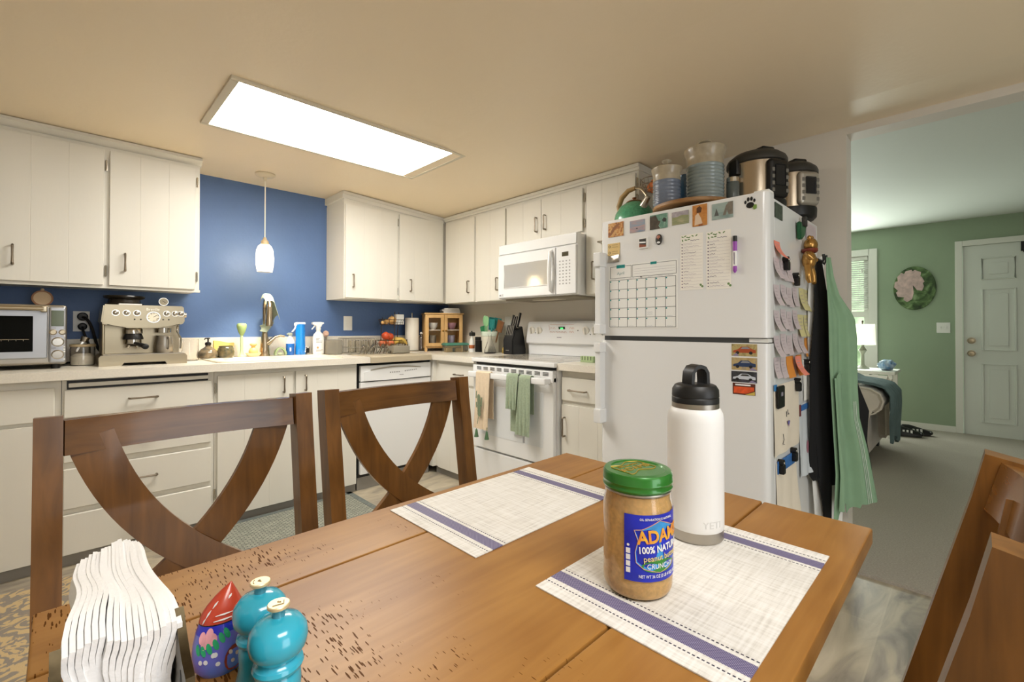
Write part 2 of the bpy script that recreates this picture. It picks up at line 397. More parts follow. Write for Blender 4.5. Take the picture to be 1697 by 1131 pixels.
b = B(pl); b.lathe([(0, 1.742), (.008, 1.74), (.012, 1.725), (.022, 1.715), (.025, 1.695), (.025, 1.68), (0, 1.68)], (px_, py_, 0), 20); b.done('socket', mat('tan_socket', '#b9a27a', .4), pl)
b = B(pl); b.lathe([(.026, 1.694), (.040, 1.68), (.051, 1.65), (.055, 1.60), (.053, 1.55), (.046, 1.505), (.0435, 1.505), (.0505, 1.55), (.0525, 1.60), (.048, 1.65), (.038, 1.676), (.026, 1.689)], (px_, py_, 0), 32)
g_rip = translucent('rippled_frosted_glass', '#fffaf0', .55, .15); b.done('glass_shade', g_rip, pl, 60)
b = B(pl); b.ball((px_, py_, 1.625), .034, .034, .046, 20, 12); b.lathe([(.012, 1.685), (.013, 1.655)], (px_, py_, 0), 12)
b.done('bulb', mat('lit_bulb', (1, .86, .62), .5, emit=70), pl)
lp = bpy.data.lights.new('pendant_bulb_light', 'POINT'); lp.energy = 85; lp.color = (1, .84, .62); lp.shadow_soft_size = .03
lo = bpy.data.objects.new('pendant_bulb_light', lp); COL.objects.link(lo); lo.location = (px_, py_-.005, 1.585); 

# ================================================================== CABINETS
def pull(b, a, z, L=.095, vert=True, d0=.018):
    """flared bow pull on two posts, in (along, out, up)"""
    u = (lambda t, o: (a, d0+o, z+t)) if vert else (lambda t, o: (a+t, d0+o, z))
    s = 1 if vert else -1
    b.tube([u(s*L/2, 0), u(s*L/2, .022), u(s*L/2*.9, .026), u(0, .024), u(-s*L/2*.9, .026), u(-s*L/2, .022), u(-s*L/2, 0)], [.0045, .0045, .005, .0042, .0055, .0062, .005], 8)
def door(root, T, a0, a1, z0, z1, planks=3, handle=None, hinge=None, name='door', th=.018, d=0.):
    b = B(root); b.T = T
    n = planks; w = (a1-a0)/n
    for k in range(n):
        x0, x1 = a0+k*w, a0+(k+1)*w
        bv = .0012 if n > 1 else .003
        b.box(x0, x1, d, d+th, z0, z1, bv, 1)
    o = b.done(name, m_cab, root)
    if handle:
        h = B(root); h.T = T; pull(h, handle[0], handle[1], handle[3] if len(handle) > 3 else .095, handle[2] == 'v', d+th-.001); h.done('handle', m_bronze, o)
    if hinge:
        for z in hinge[1:]:
            h = B(root); h.T = T; a = hinge[0]; h.box(a-.006, a+.006, d+.0, d+.008, z-.028, z+.028, .002); h.cyl((a, d+.009, z-.03), (a, d+.009, z+.03), .004, seg=8); h.done('hinge', m_chrome, o)
    return o
UBF = -.323; tb = TB(UBF); URF = -.289; tr = TR(URF)
# wall cabinet left of the pendant
c = thing('wall_cabinet', 'long white two-door wall cabinet over the toaster oven and espresso machine', 'wall cabinet', (-2.6, 0, 1.353), group='kitchen wall cabinets')
b = B(c); b.box(-3.45, -2.132, UBF, -.002, 1.353, 2.13); b.box(-3.45, -2.128, UBF-.004, UBF+.02, 1.345, 1.36); b.done('body', m_cab, c)
b = B(c); b.prism([(UBF-.034, 2.166), (UBF-.034, 2.150), (UBF-.022, 2.138), (UBF-.01, 2.128), (UBF, 2.124), (-.002, 2.124), (-.002, 2.166)], -3.45, -2.124, 'x'); b.done('crown_moulding', m_cab, c)
door(c, tb, -3.44, -3.003, 1.362, 2.103, 3, (-3.06, 1.49, 'v'))
door(c, tb, -2.985, -2.572, 1.362, 2.103, 3, (-2.906, 1.49, 'v'), (-2.562, 2.02, 1.44))
door(c, tb, -2.548, -2.156, 1.362, 2.103, 3, (-2.483, 1.493, 'v'), (-2.146, 2.02, 1.44))
# wall cabinet right of the pendant
c = thing('wall_cabinet', 'white two-door wall cabinet right of the pendant, over the fruit basket', 'wall cabinet', (-.76, 0, 1.353), group='kitchen wall cabinets')
b = B(c); b.box(-1.217, -.002, UBF, -.002, 1.353, 2.10); b.done('body', m_cab, c)
b = B(c); x0, x1 = -1.232, -.29
for (yf, za, zb) in ((UBF-.018, 0., .022), (UBF-.01, .022, .05)):
    b.prism([(x0, ceil_z(x0)-zb-.004), (x1, ceil_z(x1)-zb-.004), (x1, ceil_z(x1)-za-.004), (x0, ceil_z(x0)-za-.004)], yf, -.002, 'y')
b.prism([(-1.217, 2.10), (-.29, 2.07), (-.29, 2.085), (-1.217, 2.125)], UBF-.002, -.01, 'y')
b.done('crown_moulding', m_cab, c)
door(c, tb, -1.212, -.770, 1.360, 2.07, 3, (-1.155, 1.49, 'v'), (-.7605, 2.0, 1.43))
door(c, tb, -.750, -.313, 1.360, 2.07, 3, (-.652, 1.487, 'v'))
# corner cabinet on the range wall
c = thing('wall_cabinet', 'white two-door corner wall cabinet between the blue wall and the microwave', 'wall cabinet', (0, -.74, 1.345), group='kitchen wall cabinets')
b = B(c); b.box(URF, -.002, -1.146, -.345, 1.345, 2.085); b.done('body', m_cab, c)
door(c, tr, -.763, -.372, 1.348, 2.055, 2, (-.70, 1.475, 'v'))
door(c, tr, -1.135, -.797, 1.348, 2.055, 2, (-1.055, 1.475, 'v'))
# over the microwave
c = thing('wall_cabinet', 'short white two-door wall cabinet directly above the microwave', 'wall cabinet', (0, -1.52, 1.745), group='kitchen wall cabinets')
b = B(c); b.box(URF, -.002, -1.888, -1.148, 1.748, 2.085); b.done('body', m_cab, c)
door(c, tr, -1.507, -1.153, 1.768, 2.052, 2, (-1.468, 1.872, 'v', .10))
door(c, tr, -1.872, -1.511, 1.768, 2.052, 2, (-1.552, 1.877, 'v', .10), (-1.881, 1.99, 1.82))
# tall end cabinet
c = thing('wall_cabinet', 'white wall cabinet at the end of the run, half hidden by the refrigerator', 'wall cabinet', (0, -2.08, 1.343), group='kitchen wall cabinets')
b = B(c); b.box(URF, -.002, -2.276, -1.890, 1.343, 2.085); b.done('body', m_cab, c)
door(c, tr, -2.262, -1.905, 1.35, 2.058, 3, (-1.965, 1.50, 'v', .11), (-2.268, 2.0, 1.90))
b = B(c); b.T = tr; pull(b, -2.035, 1.675, .05, False); b.done('handle', m_chrome, c)
t = B(); x0 = URF
for (xf, za, zb) in ((URF-.02, 2.092, 2.113), (URF-.012, 2.075, 2.092)): t.box(xf, -.002, -2.284, -.34, za, zb)
o = solo('crown_moulding', 'white crown moulding strip along the top of the range wall cabinets', 'moulding', t, m_cab, ang=0)
# hanging wire basket on the end panel
wb = thing('wire_basket', 'small wire basket of oranges hung on the end panel of the wall cabinets', 'basket', (-.27, -2.365, 1.925))
b = B(wb); b.T = M.Translation((-.27, -2.365, 1.925))
for z, r in ((.075, .072), (.045, .066), (.015, .052)): b.tube([(r*math.cos(a*PI/12), r*math.sin(a*PI/12), z) for a in range(24)], .0022, 6, True)
for k in range(14):
    a = k*PI/7; b.tube([(.072*math.cos(a), .072*math.sin(a), .075), (.066*math.cos(a), .066*math.sin(a), .045), (.052*math.cos(a), .052*math.sin(a), .015), (.02*math.cos(a), .02*math.sin(a), .002)], .0016, 6)
b.tube([(0, .07, .075), (0, .088, .1), (0, .088, .06)], .003, 6); b.done('wire', m_bronze, wb)
m_or = mat('orange_peel', '#d9783c', .5, bump=.2, bs=90)
for k, (x, y, z) in enumerate(((-.29, -2.385, 1.965), (-.25, -2.345, 1.963))):
    solo('orange', ('orange in front in the hanging wire basket', 'orange behind in the hanging wire basket')[k], 'orange', B().ball((0, 0, 0), .033), m_or, (x, y, z))

# base cabinets, blue wall run (door fronts at y = -.61)
BF = -.592; tbb = TB(BF)
def base(name_label, x0, x1, hollow=False):
    c = thing('base_cabinet', name_label, 'base cabinet', ((x0+x1)/2, -.3, FZ), group='kitchen base cabinets')
    b = B(c)
    if hollow: b.box(x0, x1, BF, -.57, .028, CZ-.042); b.box(x0, x0+.018, -.57, -.03, .028, CZ-.042); b.box(x1-.018, x1, -.57, -.03, .028, CZ-.042); b.box(x0+.018, x1-.018, -.57, -.03, .028, .046)
    else: b.box(x0, x1, BF, -.03, .028, CZ-.042)
    b.done('body', m_cab, c)
    b = B(c); b.box(x0, x1, BF+.012, -.05, FZ, .028); b.done('toe_kick', m_kick, c)
    return c
c = base('white base cabinet under the toaster oven, one drawer over one tall door', -3.4, -2.731)
door(c, tbb, -3.38, -2.753, .685, .842, 1, None, None, 'drawer'); door(c, tbb, -3.38, -2.753, .03, .668, 3)
c = base('white base cabinet of four wide drawers under the espresso machine', -2.729, -2.106)
b = B(c); b.T = tbb; b.box(-2.712, -2.135, .0, .004, .828, .87); b.done('slot', m_black, c, 0)
b = B(c); b.T = tbb; b.box(-2.706, -2.135, .002, .014, .838, .858, .003); b.done('pull_out_board', m_cab, c)
for z0, z1, hz_ in ((.692, .826, .764), (.476, .672, .575), (.252, .445, .351), (.032, .224, .13)):
    door(c, tbb, -2.722, -2.120, z0, z1, 1, (-2.425, hz_, 'h', .115), None, 'drawer')
c = base('white two-door base cabinet below the sink', -2.104, -1.242, True)
door(c, tbb, -2.090, -1.676, .03, .850, 3, (-1.735, .772, 'v'), (-2.100, .78, .17))
door(c, tbb, -1.660, -1.250, .03, .850, 3, (-1.602, .772, 'v'))
# dishwasher
dw = thing('dishwasher', 'white built-in dishwasher with a curved control panel', 'dishwasher', (-.93, -.3, FZ))
b = B(dw); b.T = TB(-.59); b.box(-1.233, -.629, -.54, .0, .06, .862); b.done('cavity', m_black, dw, 0)
b = B(dw); b.T = TB(-.59); b.box(-1.225, -.633, 0, .030, .085, .74, .006); b.done('door', m_app, dw)
b = B(dw); b.T = TB(-.59); b.box(-1.225, -.633, 0, .032, .745, .858, .006)
b.prism([(-1.2, .752)]+[(-1.2+.55*k/12, .752-.006*math.sin(PI*k/12)) for k in range(1, 12)]+[(-.65, .752), (-.65, .812)]+[(-.65-.55*k/12, .812+.022*math.sin(PI*k/12)) for k in range(1, 12)]+[(-1.2, .812)], .03, .038, 'y')
pn = b.done('control_panel', m_app, dw)
b = B(dw); b.T = TB(-.59); b.prism([(-1.15+.42*k/12, .816+.021*math.sin(PI*(k+1)/14)) for k in range(13)]+[(-.73-.42*k/12, .822+.024*math.sin(PI*(12-k+1)/14)) for k in range(13)], .032, .0345, 'y'); b.done('latch_recess', mat('beige_recess', '#a8a08e', .5), pn, 0)
b = B(dw); b.T = TB(-.59); b.box(-1.14, -1.05, .034, .0365, .812, .819); b.done('latch_slot', m_dark, pn, 0)
m_btn = mat('grey_button', '#8b8b88', .5)
for k in range(12):
    b = B(dw); b.T = TB(-.59); a = -1.0+k*.018 if k < 5 else -.875+(k-5)*.016; z = .796 if k < 5 else .80+.001*(k-5)
    b.box(a, a+.0095, .037, .039, z, z+.0075); b.done('button', m_btn, pn, 0)
b = B(dw); b.T = TB(-.59); b.box(-.92, -.885, .037, .039, .776, .780); b.done('maker_mark', m_btn, pn, 0)
b = B(dw); b.T = TB(-.59); b.box(-1.233, -.629, -.3, -.005, FZ, .08); b.done('toe_plate', m_kick, dw, 0)
# range wall base cabinets
tbr = TR(-.592)
c = thing('base_cabinet', 'white corner base cabinet with a drawer, between dishwasher and range', 'base cabinet', (-.3, -.85, FZ), group='kitchen base cabinets')
b = B(c); b.box(-.592, -.03, -1.166, -.62, .028, CZ-.042); b.box(-.625, -.592, -.64, -.592, .028, CZ-.042); b.done('body', m_cab, c)
b = B(c); b.box(-.575, -.05, -1.166, -.62, FZ, .028); b.done('toe_kick', m_kick, c)
door(c, tbr, -1.155, -.69, .705, .85, 1, (-.96, .778, 'h', .10), None, 'drawer'); door(c, tbr, -1.155, -.69, .03, .685, 3)
c = thing('base_cabinet', 'narrow white base cabinet between range and refrigerator, drawer over door', 'base cabinet', (-.3, -2.14, FZ), group='kitchen base cabinets')
b = B(c); b.box(-.592, -.03, -2.345, -1.938, .028, CZ-.042); b.done('body', m_cab, c)
b = B(c); b.box(-.575, -.05, -2.345, -1.938, FZ, .028); b.done('toe_kick', m_kick, c)
door(c, tbr, -2.335, -1.945, .70, .836, 1, (-2.07, .765, 'h', .12), None, 'drawer'); door(c, tbr, -2.335, -1.945, .03, .674, 3, (-1.972, .545, 'v', .11))

# worktops with backsplash
ct = thing('countertop', 'long L-shaped speckled cream laminate worktop with sink cut-out', 'countertop', (-1.6, -.3, CZ))
b = B(ct); SX0, SX1, SY0, SY1 = -2.08, -1.31, -.555, -.075
tk = .042
def slab(x0, x1, y0, y1): b.box(x0, x1, y0, y1, CZ-tk, CZ)
slab(-3.4, SX0+.012, -.642, -.001); slab(SX1-.012, -.001, -.642, -.001); slab(SX0+.012, SX1-.012, -.642, SY0+.012); slab(SX0+.012, SX1-.012, SY1-.012, -.001); slab(-.642, -.001, -1.168, -.642)
b.done('slab', m_lam, ct, 0)
b = B(ct); b.box(-3.4, -.001, -.02, -.001, CZ, 1.062, .003); b.box(-.02, -.001, -1.168, -.02, CZ, 1.062, .003); b.done('backsplash', m_lam, ct)
ct2 = thing('countertop', 'short speckled cream worktop between range and refrigerator', 'countertop', (-.3, -2.14, CZ))
b = B(ct2); b.box(-.642, -.001, -2.35, -1.936, CZ-tk, CZ, .003); b.done('slab', m_lam, ct2)
b = B(ct2); b.box(-.02, -.001, -2.35, -1.936, CZ, 1.03, .003); b.done('backsplash', m_lam, ct2)
# sink
sk = thing('sink', 'cream drop-in kitchen sink with a raised rim', 'sink', (-1.69, -.31, CZ))
m_sink = mat('cream_sink_enamel', '#e4dcca', .25)
b = B(sk); zt = CZ+.008
def ring(x0, x1, y0, y1, z, r=.04, n=5):
    P = []
    for cx, cy, a in ((x1-r, y1-r, 0), (x0+r, y1-r, PI/2), (x0+r, y0+r, PI), (x1-r, y0+r, 1.5*PI)):
        for k in range(n+1): P.append((cx+r*math.cos(a+PI/2*k/n), cy+r*math.sin(a+PI/2*k/n), z))
    return P
rs = [ring(SX0, SX1, SY0, SY1, CZ+.001), ring(SX0, SX1, SY0, SY1, zt), ring(SX0+.03, SX1-.03, SY0+.03, SY1-.10, zt), ring(SX0+.045, SX1-.045, SY0+.045, SY1-.115, zt-.16), ring(SX0+.2, SX1-.2, SY0+.14, SY1-.2, zt-.17)]
n = len(rs[0]); vs = sum(rs, []); fs = [(q*n+i, q*n+(i+1) % n, (q+1)*n+(i+1) % n, (q+1)*n+i) for q in range(4) for i in range(n)]+[tuple(range(4*n, 5*n))]
b._add(vs, fs); b.done('basin', m_sink, sk, 40)
b = B(sk); b.lathe([(0, zt-.166), (.03, zt-.166), (.04, zt-.164), (.042, zt-.169)], (-1.69, -.30, 0), 20); b.done('drain', m_chrome, sk)

# ================================================================== RANGE
rg = thing('range', 'white electric range with glass cooktop and slanted control panel', 'range', (-.35, -1.552, FZ))
RY0, RY1 = -1.932, -1.172
b = B(rg); b.box(-.625, -.03, RY0, RY1, FZ+.02, .90); b.done('body', m_app, rg, 0)
b = B(rg); b.box(-.665, -.03, RY0-.004, RY1+.004, .893, .922, .006); ckt = b.done('cooktop', m_app, rg)
b = B(rg); b.box(-.60, -.11, RY0+.03, RY1-.03, .9222, .9236); b.done('cooktop_glass', mat('speckled_grey_ceramic_glass', '#b9b2a4', .12, var=.15, vs=300), ckt, 0)
m_burn = mat('dark_burner_zone', '#3b382f', .15)
for x, y, r in ((-.47, -1.36, .085), (-.47, -1.73, .10), (-.23, -1.36, .075), (-.23, -1.73, .075)):
    b = B(rg); b.lathe([(r-.006, .9238), (r, .9238), (r, .9241), (r-.006, .9241)], (x, y, 0), 32); b.done('burner_ring', m_burn, ckt, 0)
b = B(rg); b.prism([(-.03, .922), (-.075, .925), (-.078, 1.0), (-.105, 1.015), (-.107, 1.03), (-.082, 1.165), (-.070, 1.18), (-.03, 1.18)], RY0, RY1, 'y'); bgd = b.done('control_panel', m_app, rg, 25)
def sl(y, z, o=0.): x = -.107+(z-1.03)*(.025/.135); return (x-o, y, z)           # slanted face
m_ro = mat('white_knob', '#e9e6dd', .35)
for y in (-1.225, -1.30, -1.745, -1.82, -1.88):
    b = B(rg); x, _, z = sl(y, 1.112); b.T = M.Translation((x, y, z)) @ M.Rotation(-.18, 4, 'Y')
    b.lathe([(.030, 0), (.029, -.006), (.022, -.012), (0, -.014)], (0, 0, 0), 24, 'x'); b.box(-.030, -.01, -.005, .005, -.024, .024, .002); b.done('knob', m_ro, bgd)
for y, z in ((-1.262, 1.092), (-1.673, 1.112), (-1.785, 1.085)):
    b = B(rg); b.ball(sl(y, z), .004, .004, .004, 8, 6); b.done('indicator_light', m_dark, bgd)
def slm(y, z): x, _, _2 = sl(y, z, .0012); return M.Translation((x, y, z)) @ M(((0, -.18, -.98, 0), (-1, 0, 0, 0), (0, .98, -.18, 0), (0, 0, 0, 1)))
b = B(rg); b.T = slm(-1.522, 1.127); b.box(-.030, .030, -.013, .013, -.001, .001); b.done('clock', mat('dark_green_display', '#12331c', .2), bgd, 0)
b = B(rg); b.T = M(); b.text('2:51', .018, slm(-1.522, 1.127) @ M.Translation((0, 0, .0012))); b.done('clock_digits', mat('green_led', (.1, 1, .25), .5, emit=2.5), bgd, 0)
m_pink = mat('pale_red_print', '#c98c77', .6)
b = B(rg)
for y, z in [(-1.42-.03*k, 1.127) for k in range(2)]+[(-1.42-.028*k, 1.098) for k in range(6)]+[(-1.605-.022*k, 1.127) for k in range(2)]+[(-1.605-.022*k, 1.10) for k in range(2)]:
    b.T = slm(y, z); b.lathe([(.0085, 0), (.0085, .0006), (.0065, .0006), (.0065, 0)], (0, 0, 0), 14)
b.T = slm(-1.515, 1.155); b.box(-.115, .115, -.0008, .0008, 0, .0006); b.T = slm(-1.403, 1.118); b.box(-.0008, .0008, -.036, .036, 0, .0006); b.done('keypad_print', m_pink, bgd, 0)
b = B(rg); b.T = slm(-1.507, 1.060)
for k in range(5): b.box(-.022+k*.009, -.015+k*.009, -.003, .003, 0, .0006)
b.done('maker_mark', m_inkg, bgd, 0)
b = B(rg); b.box(-.655, -.625, RY0+.012, RY1-.006, .30, .835, .006); b.box(-.66, -.625, RY0+.012, RY1-.006, .80, .872, .006); dr = b.done('oven_door', m_app, rg)
b = B(rg); b.box(-.627, -.62, RY0+.012, RY1-.006, .874, .891); b.done('gap', m_black, rg, 0)
b = B(rg); b.box(-.6565, -.654, -1.84, -1.255, .40, .735, .001); b.done('oven_window', mat('frosted_oven_glass', '#dfe3e6', .15), dr)
for k in range(10):
    b = B(rg); y = -1.225-k*.0685
    for z in (.842, .850, .858): b.box(-.6615, -.659, y-.045, y, z, z+.004)
    b.done('vent_slot', m_dark, dr, 0)
b = B(rg); b.box(-.712, -.69, RY0+.03, RY1-.012, .790, .830, .009); b.box(-.70, -.655, RY0+.03, RY0+.055, .795, .826, .004); b.box(-.70, -.655, RY1-.04, RY1-.015, .795, .826, .004); b.done('handle', m_app, dr)
b = B(rg); b.box(-.65, -.625, RY0+.012, RY1-.006, .03, .288, .006); b.done('drawer', m_app, rg)
# towels over the oven handle
def towel(name, label, m, yc, w, ztop, zf, zb, x0=-.712, amp=.006, seed=0, flare=0., extra=None):
    t = thing(name, label, 'kitchen towel', (-.70, yc, .83), group='towels on the oven handle')
    def fn(u, v):
        L1 = ztop-zf; L2 = ztop-zb; Lt = L1+.028+L2; d = v*Lt; y = yc+(u-.5)*w
        if d < L1: q = d/L1; z = zf+d; x = x0-.006; f = 1-q
        elif d < L1+.028: a = (d-L1)/.028; z = ztop+.006*math.sin(PI*a); x = x0-.006+.036*a; f = 0
        else: z = ztop-(d-L1-.028); x = x0+.030; f = 0.
        y = yc+(u-.5)*w*(1+flare*f)+.012*f*math.sin(seed)
        x -= abs(amp*math.sin(u*11+seed+1.5*f)*f*2)+amp*.6*f
        return (x, y, z)
    b = B(t); b.sheet(fn, 26, 40, .0025); b.done('cloth', m, t, 60)
    return t, fn
m_bt = mat('beige_linen', '#dcc9ae', .9, var=.05, vs=60, bump=.2, bs=300)
m_gt = mat('sage_terry', '#9cab92', .95, var=.1, vs=90, bump=.4, bs=400)
t, fn = towel('dish_towel', 'beige tea towel printed with a cactus, hanging over the oven handle', m_bt, -1.352, .14, .832, .45, .52, seed=1.)
b = B(t); m_cac = mat('cactus_green_print', '#75846a', .8)
b.T = M()
def cact(y0, z0, y1, z1, r):
    for k in range(7):
        q = k/6; y = y0+(y1-y0)*q; z = z0+(z1-z0)*q
        b.ball((-.741, y, z), .002, r, r*1.2, 10, 6)
cact(-1.338, .665, -1.343, .555, .017); cact(-1.318, .60, -1.315, .625, .006); cact(-1.364, .61, -1.368, .66, .006); cact(-1.312, .66, -1.315, .70, .005); cact(-1.34, .55, -1.325, .49, .004)
b.done('cactus_print', m_cac, t)
for y in (-1.302, -1.408):
    b = B(t); b.cyl((-.728, y, .47), (-.73, y, .44), .002, seg=6); b.lathe([(0, .448), (.007, .44), (.012, .41), (.016, .392), (0, .39)], (-.73, y, 0), 12); b.done('tassel', mat('green_tassel', '#51704f', .9, bump=.5, bs=200), t)
t, fn = towel('dish_towel', 'sage green towel hanging in the middle of the oven handle, shorter fold', m_gt, -1.635, .10, .838, .62, .47, seed=.3, amp=.008)
t, fn = towel('dish_towel', 'sage green towel with a small grey care label, hanging right on the oven handle', m_gt, -1.742, .095, .834, .47, .60, seed=2.2, flare=.25)
b = B(t); b.box(-.732, -.730, -1.758, -1.742, .43, .475); b.done('care_label', mat('grey_label', '#8f8f90', .7), t, 0)

# ================================================================== MICROWAVE
mw = thing('microwave', 'white over-the-range microwave with a reflective window and curved handle', 'microwave', (-.22, -1.54, 1.335))
MX = -.40; tm = TR(MX)
b = B(mw); b.box(MX+.035, -.003, -1.886, -1.150, 1.345, 1.746); b.box(MX+.0, MX+.036, -1.905, -1.172, 1.345, 1.746, .004); b.done('body', m_app, mw)
b = B(mw); b.T = tm; b.box(-1.732, -1.178, 0, .016, 1.352, 1.664, .005); dr = b.done('door', m_app, mw)
b = B(mw); b.T = tm; b.box(-1.675, -1.245, .0155, .018, 1.42, 1.592, .001); b.done('window', mat('mirror_grey_window', '#c4c0b6', .10, .25), dr)
b = B(mw); b.T = tm
b.tube([(-1.245, .0165, 1.42), (-1.675, .0165, 1.42), (-1.675, .0165, 1.592), (-1.245, .0165, 1.592)], .004, 6, True); b.done('window_trim', m_app, dr)
b = B(mw); b.T = tm; b.tube([(-1.703, .012, 1.645), (-1.703, .034, 1.63), (-1.706, .046, 1.57), (-1.708, .05, 1.51), (-1.706, .046, 1.44), (-1.703, .034, 1.385), (-1.703, .012, 1.37)], [.01, .013, .014, .014, .014, .013, .01], 12); b.done('handle', m_app, dr)
b = B(mw); b.T = tm; b.box(-1.902, -1.738, 0, .016, 1.352, 1.664, .005); pn = b.done('control_panel', m_app, mw)
b = B(mw); b.T = tm; b.box(-1.843, -1.79, .0155, .0175, 1.597, 1.625); b.done('display', mat('dark_amber_display', '#4b4530', .2), pn, 0)
b = B(mw); b.T = tm
for r in range(8):
    for k in range(4): b.box(-1.858+k*.027, -1.848+k*.027, .016, .0168, 1.415+r*.021, 1.423+r*.021)
b.done('keypad_print', mat('grey_key_print', '#9a9a98', .6), pn, 0)
b = B(mw); b.text('LG', .022, M.Translation((MX-.0165, -1.222, 1.370)) @ M(((0, 0, -1, 0), (-1, 0, 0, 0), (0, 1, 0, 0), (0, 0, 0, 1)))); b.T = M.Translation((MX-.0165, -1.199, 1.370)); b.lathe([(.007, -.0004), (.007, .0004), (0, .0004)], (0, 0, 0), 16, 'x'); b.done('logo', mat('grey_logo', '#6f6f6f', .5), dr, 0)
b = B(mw); b.T = tm; b.box(-1.902, -1.178, 0, .010, 1.672, 1.742, .004)
b.done('vent_panel', m_app, mw)
b = B(mw); b.box(-.36, -.06, -1.86, -1.2, 1.333, 1.3455, .003); bs = b.done('base_plate', mat('beige_metal_underside', '#8d8572', .45), mw)
b = B(mw); b.box(-.30, -.2, -1.65, -1.42, 1.330, 1.3335); b.done('task_lamp_cover', mat('frosted_lamp_cover', '#d9d3c2', .3), bs, 0)

# ================================================================== REFRIGERATOR
FX = -.825; FY0, FY1 = -3.134, -2.368
fr = thing('refrigerator', 'large white top-freezer refrigerator covered with magnets and notes', 'refrigerator', (-.43, -2.75, FZ))
b = B(fr); b.box(-.748, -.06, FY0, FY1, FZ+.03, 1.64, .004); b.done('body', m_app, fr)
def fdoor(z0, z1):
    P = []; r = .03
    for cy, s in ((FY1-r, 1), (FY0+r, -1)):
        for k in range(7):
            a = PI/2*k/6
            P.append((FX+r-r*(math.sin(a) if s > 0 else math.cos(a)), cy+s*r*(math.cos(a) if s > 0 else math.sin(a))))
    P = [(-.755, FY1)]+P+[(-.755, FY0)]
    b.prism(P, z0, z1, 'z')
b = B(fr); fdoor(1.092, 1.655); fd = b.done('freezer_door', m_app, fr)
b = B(fr); fdoor(FZ+.06, 1.070); ld = b.done('fridge_door', m_app, fr)
b = B(fr); b.box(-.80, -.748, FY0+.012, FY1-.012, FZ+.03, 1.63); b.done('door_gasket', m_appg, fr, 0)
b = B(fr); b.box(-.81, -.74, FY0+.005, FY0+.075, 1.073, 1.089, .002); b.done('hinge', m_white, fr)
b = B(fr); b.box(-.80, -.74, FY0+.004, FY0+.06, 1.64, 1.668, .003); b.done('hinge_cover', m_white, fr)
for nm, z0, z1, p in (('handle', 1.10, 1.50, fd), ('handle', .665, 1.06, ld)):
    b = B(fr); b.box(FX-.040, FX+.012, FY1-.030, FY1+.003, z0+.01, z1-.01, .006)
    e0, e1 = (z1-.07, z1) if p is fd else (z0, z0+.07)
    b.box(FX-.052, FX+.006, FY1-.038, FY1+.004, e0, e1, .006); g0, g1 = (z0, z0+.05) if p is fd else (z1-.05, z1); b.box(FX-.05, FX+.006, FY1-.035, FY1+.004, g0, g1, .006)
    b.done('handle', m_app, p)
b = B(fr); b.box(-.79, -.06, FY0+.01, FY1-.01, FZ, FZ+.05); b.done('kick_plate', m_appg, fr, 0)

# ================================================================== DINING TABLE
TZ = .76; TX0, TX1, TY0, TY1 = -2.757, -1.668, -3.552, -2.832
def m_table():
    m = wood('distressed_table_top', '#93632c', '#b18142', .36, 0, 5, .010, .0); N, L, p = nodes(m)
    tc = N.new('ShaderNodeTexCoord'); mp = N.new('ShaderNodeMapping'); mp.inputs['Scale'].default_value = (330, 50, 1); mp.inputs['Rotation'].default_value = (0, 0, .1)
    L.new(tc.outputs['Object'], mp.inputs[0])
    v = N.new('ShaderNodeTexVoronoi'); v.inputs['Scale'].default_value = 1.; L.new(mp.outputs[0], v.inputs['Vector'])
    n = N.new('ShaderNodeTexNoise'); n.inputs['Scale'].default_value = 9.; n.inputs['Detail'].default_value = 2; L.new(tc.outputs['Object'], n.inputs['Vector'])
    sx = N.new('ShaderNodeSeparateXYZ'); L.new(tc.outputs['Object'], sx.inputs[0])
    g = N.new('ShaderNodeMapRange'); g.inputs['From Min'].default_value = .0; g.inputs['From Max'].default_value = -.35; g.inputs['To Min'].default_value = -.16; g.inputs['To Max'].default_value = .13; L.new(sx.outputs['X'], g.inputs['Value'])
    ad = N.new('ShaderNodeMath'); L.new(n.outputs['Fac'], ad.inputs[0]); L.new(g.outputs[0], ad.inputs[1])
    th = N.new('ShaderNodeMapRange'); th.inputs['From Min'].default_value = .48; th.inputs['From Max'].default_value = .75; th.inputs['To Min'].default_value = 0.; th.inputs['To Max'].default_value = .42; L.new(ad.outputs[0], th.inputs['Value'])
    lt = N.new('ShaderNodeMath'); lt.operation = 'LESS_THAN'; L.new(v.outputs['Distance'], lt.inputs[0]); L.new(th.outputs[0], lt.inputs[1])
    mx = N.new('ShaderNodeMix'); mx.data_type = 'RGBA'; L.new(lt.outputs[0], mx.inputs['Factor'])
    src = p.inputs['Base Color'].links[0].from_socket; L.new(src, mx.inputs['A']); mx.inputs['B'].default_value = srgb('#5e3916'); L.new(mx.outputs['Result'], p.inputs['Base Color'])
    sp = N.new('ShaderNodeMapRange'); sp.inputs['To Min'].default_value = .42; sp.inputs['To Max'].default_value = .03; L.new(lt.outputs[0], sp.inputs['Value']); L.new(sp.outputs[0], p.inputs['Specular IOR Level'])
    return m
tbw = m_table(); m_tleg = wood('table_leg_stain', '#5a2f14', '#8f5424', .3, 2, 5)
dt = thing('dining_table', 'brown distressed wooden dining table with three wide planks in the foreground', 'table', (-2.21, -3.19, FZ))
b = B(dt)
for y0, y1 in ((TY0, -3.3685), (-3.3655, -2.9885), (-2.9855, TY1)): b.box(TX0, TX1, y0, y1, TZ-.030, TZ, .0035)
b.box(TX0+.02, TX1-.02, TY0+.02, TY1-.02, TZ-.034, TZ-.012)
b.done('tabletop', tbw, dt)
b = B(dt)
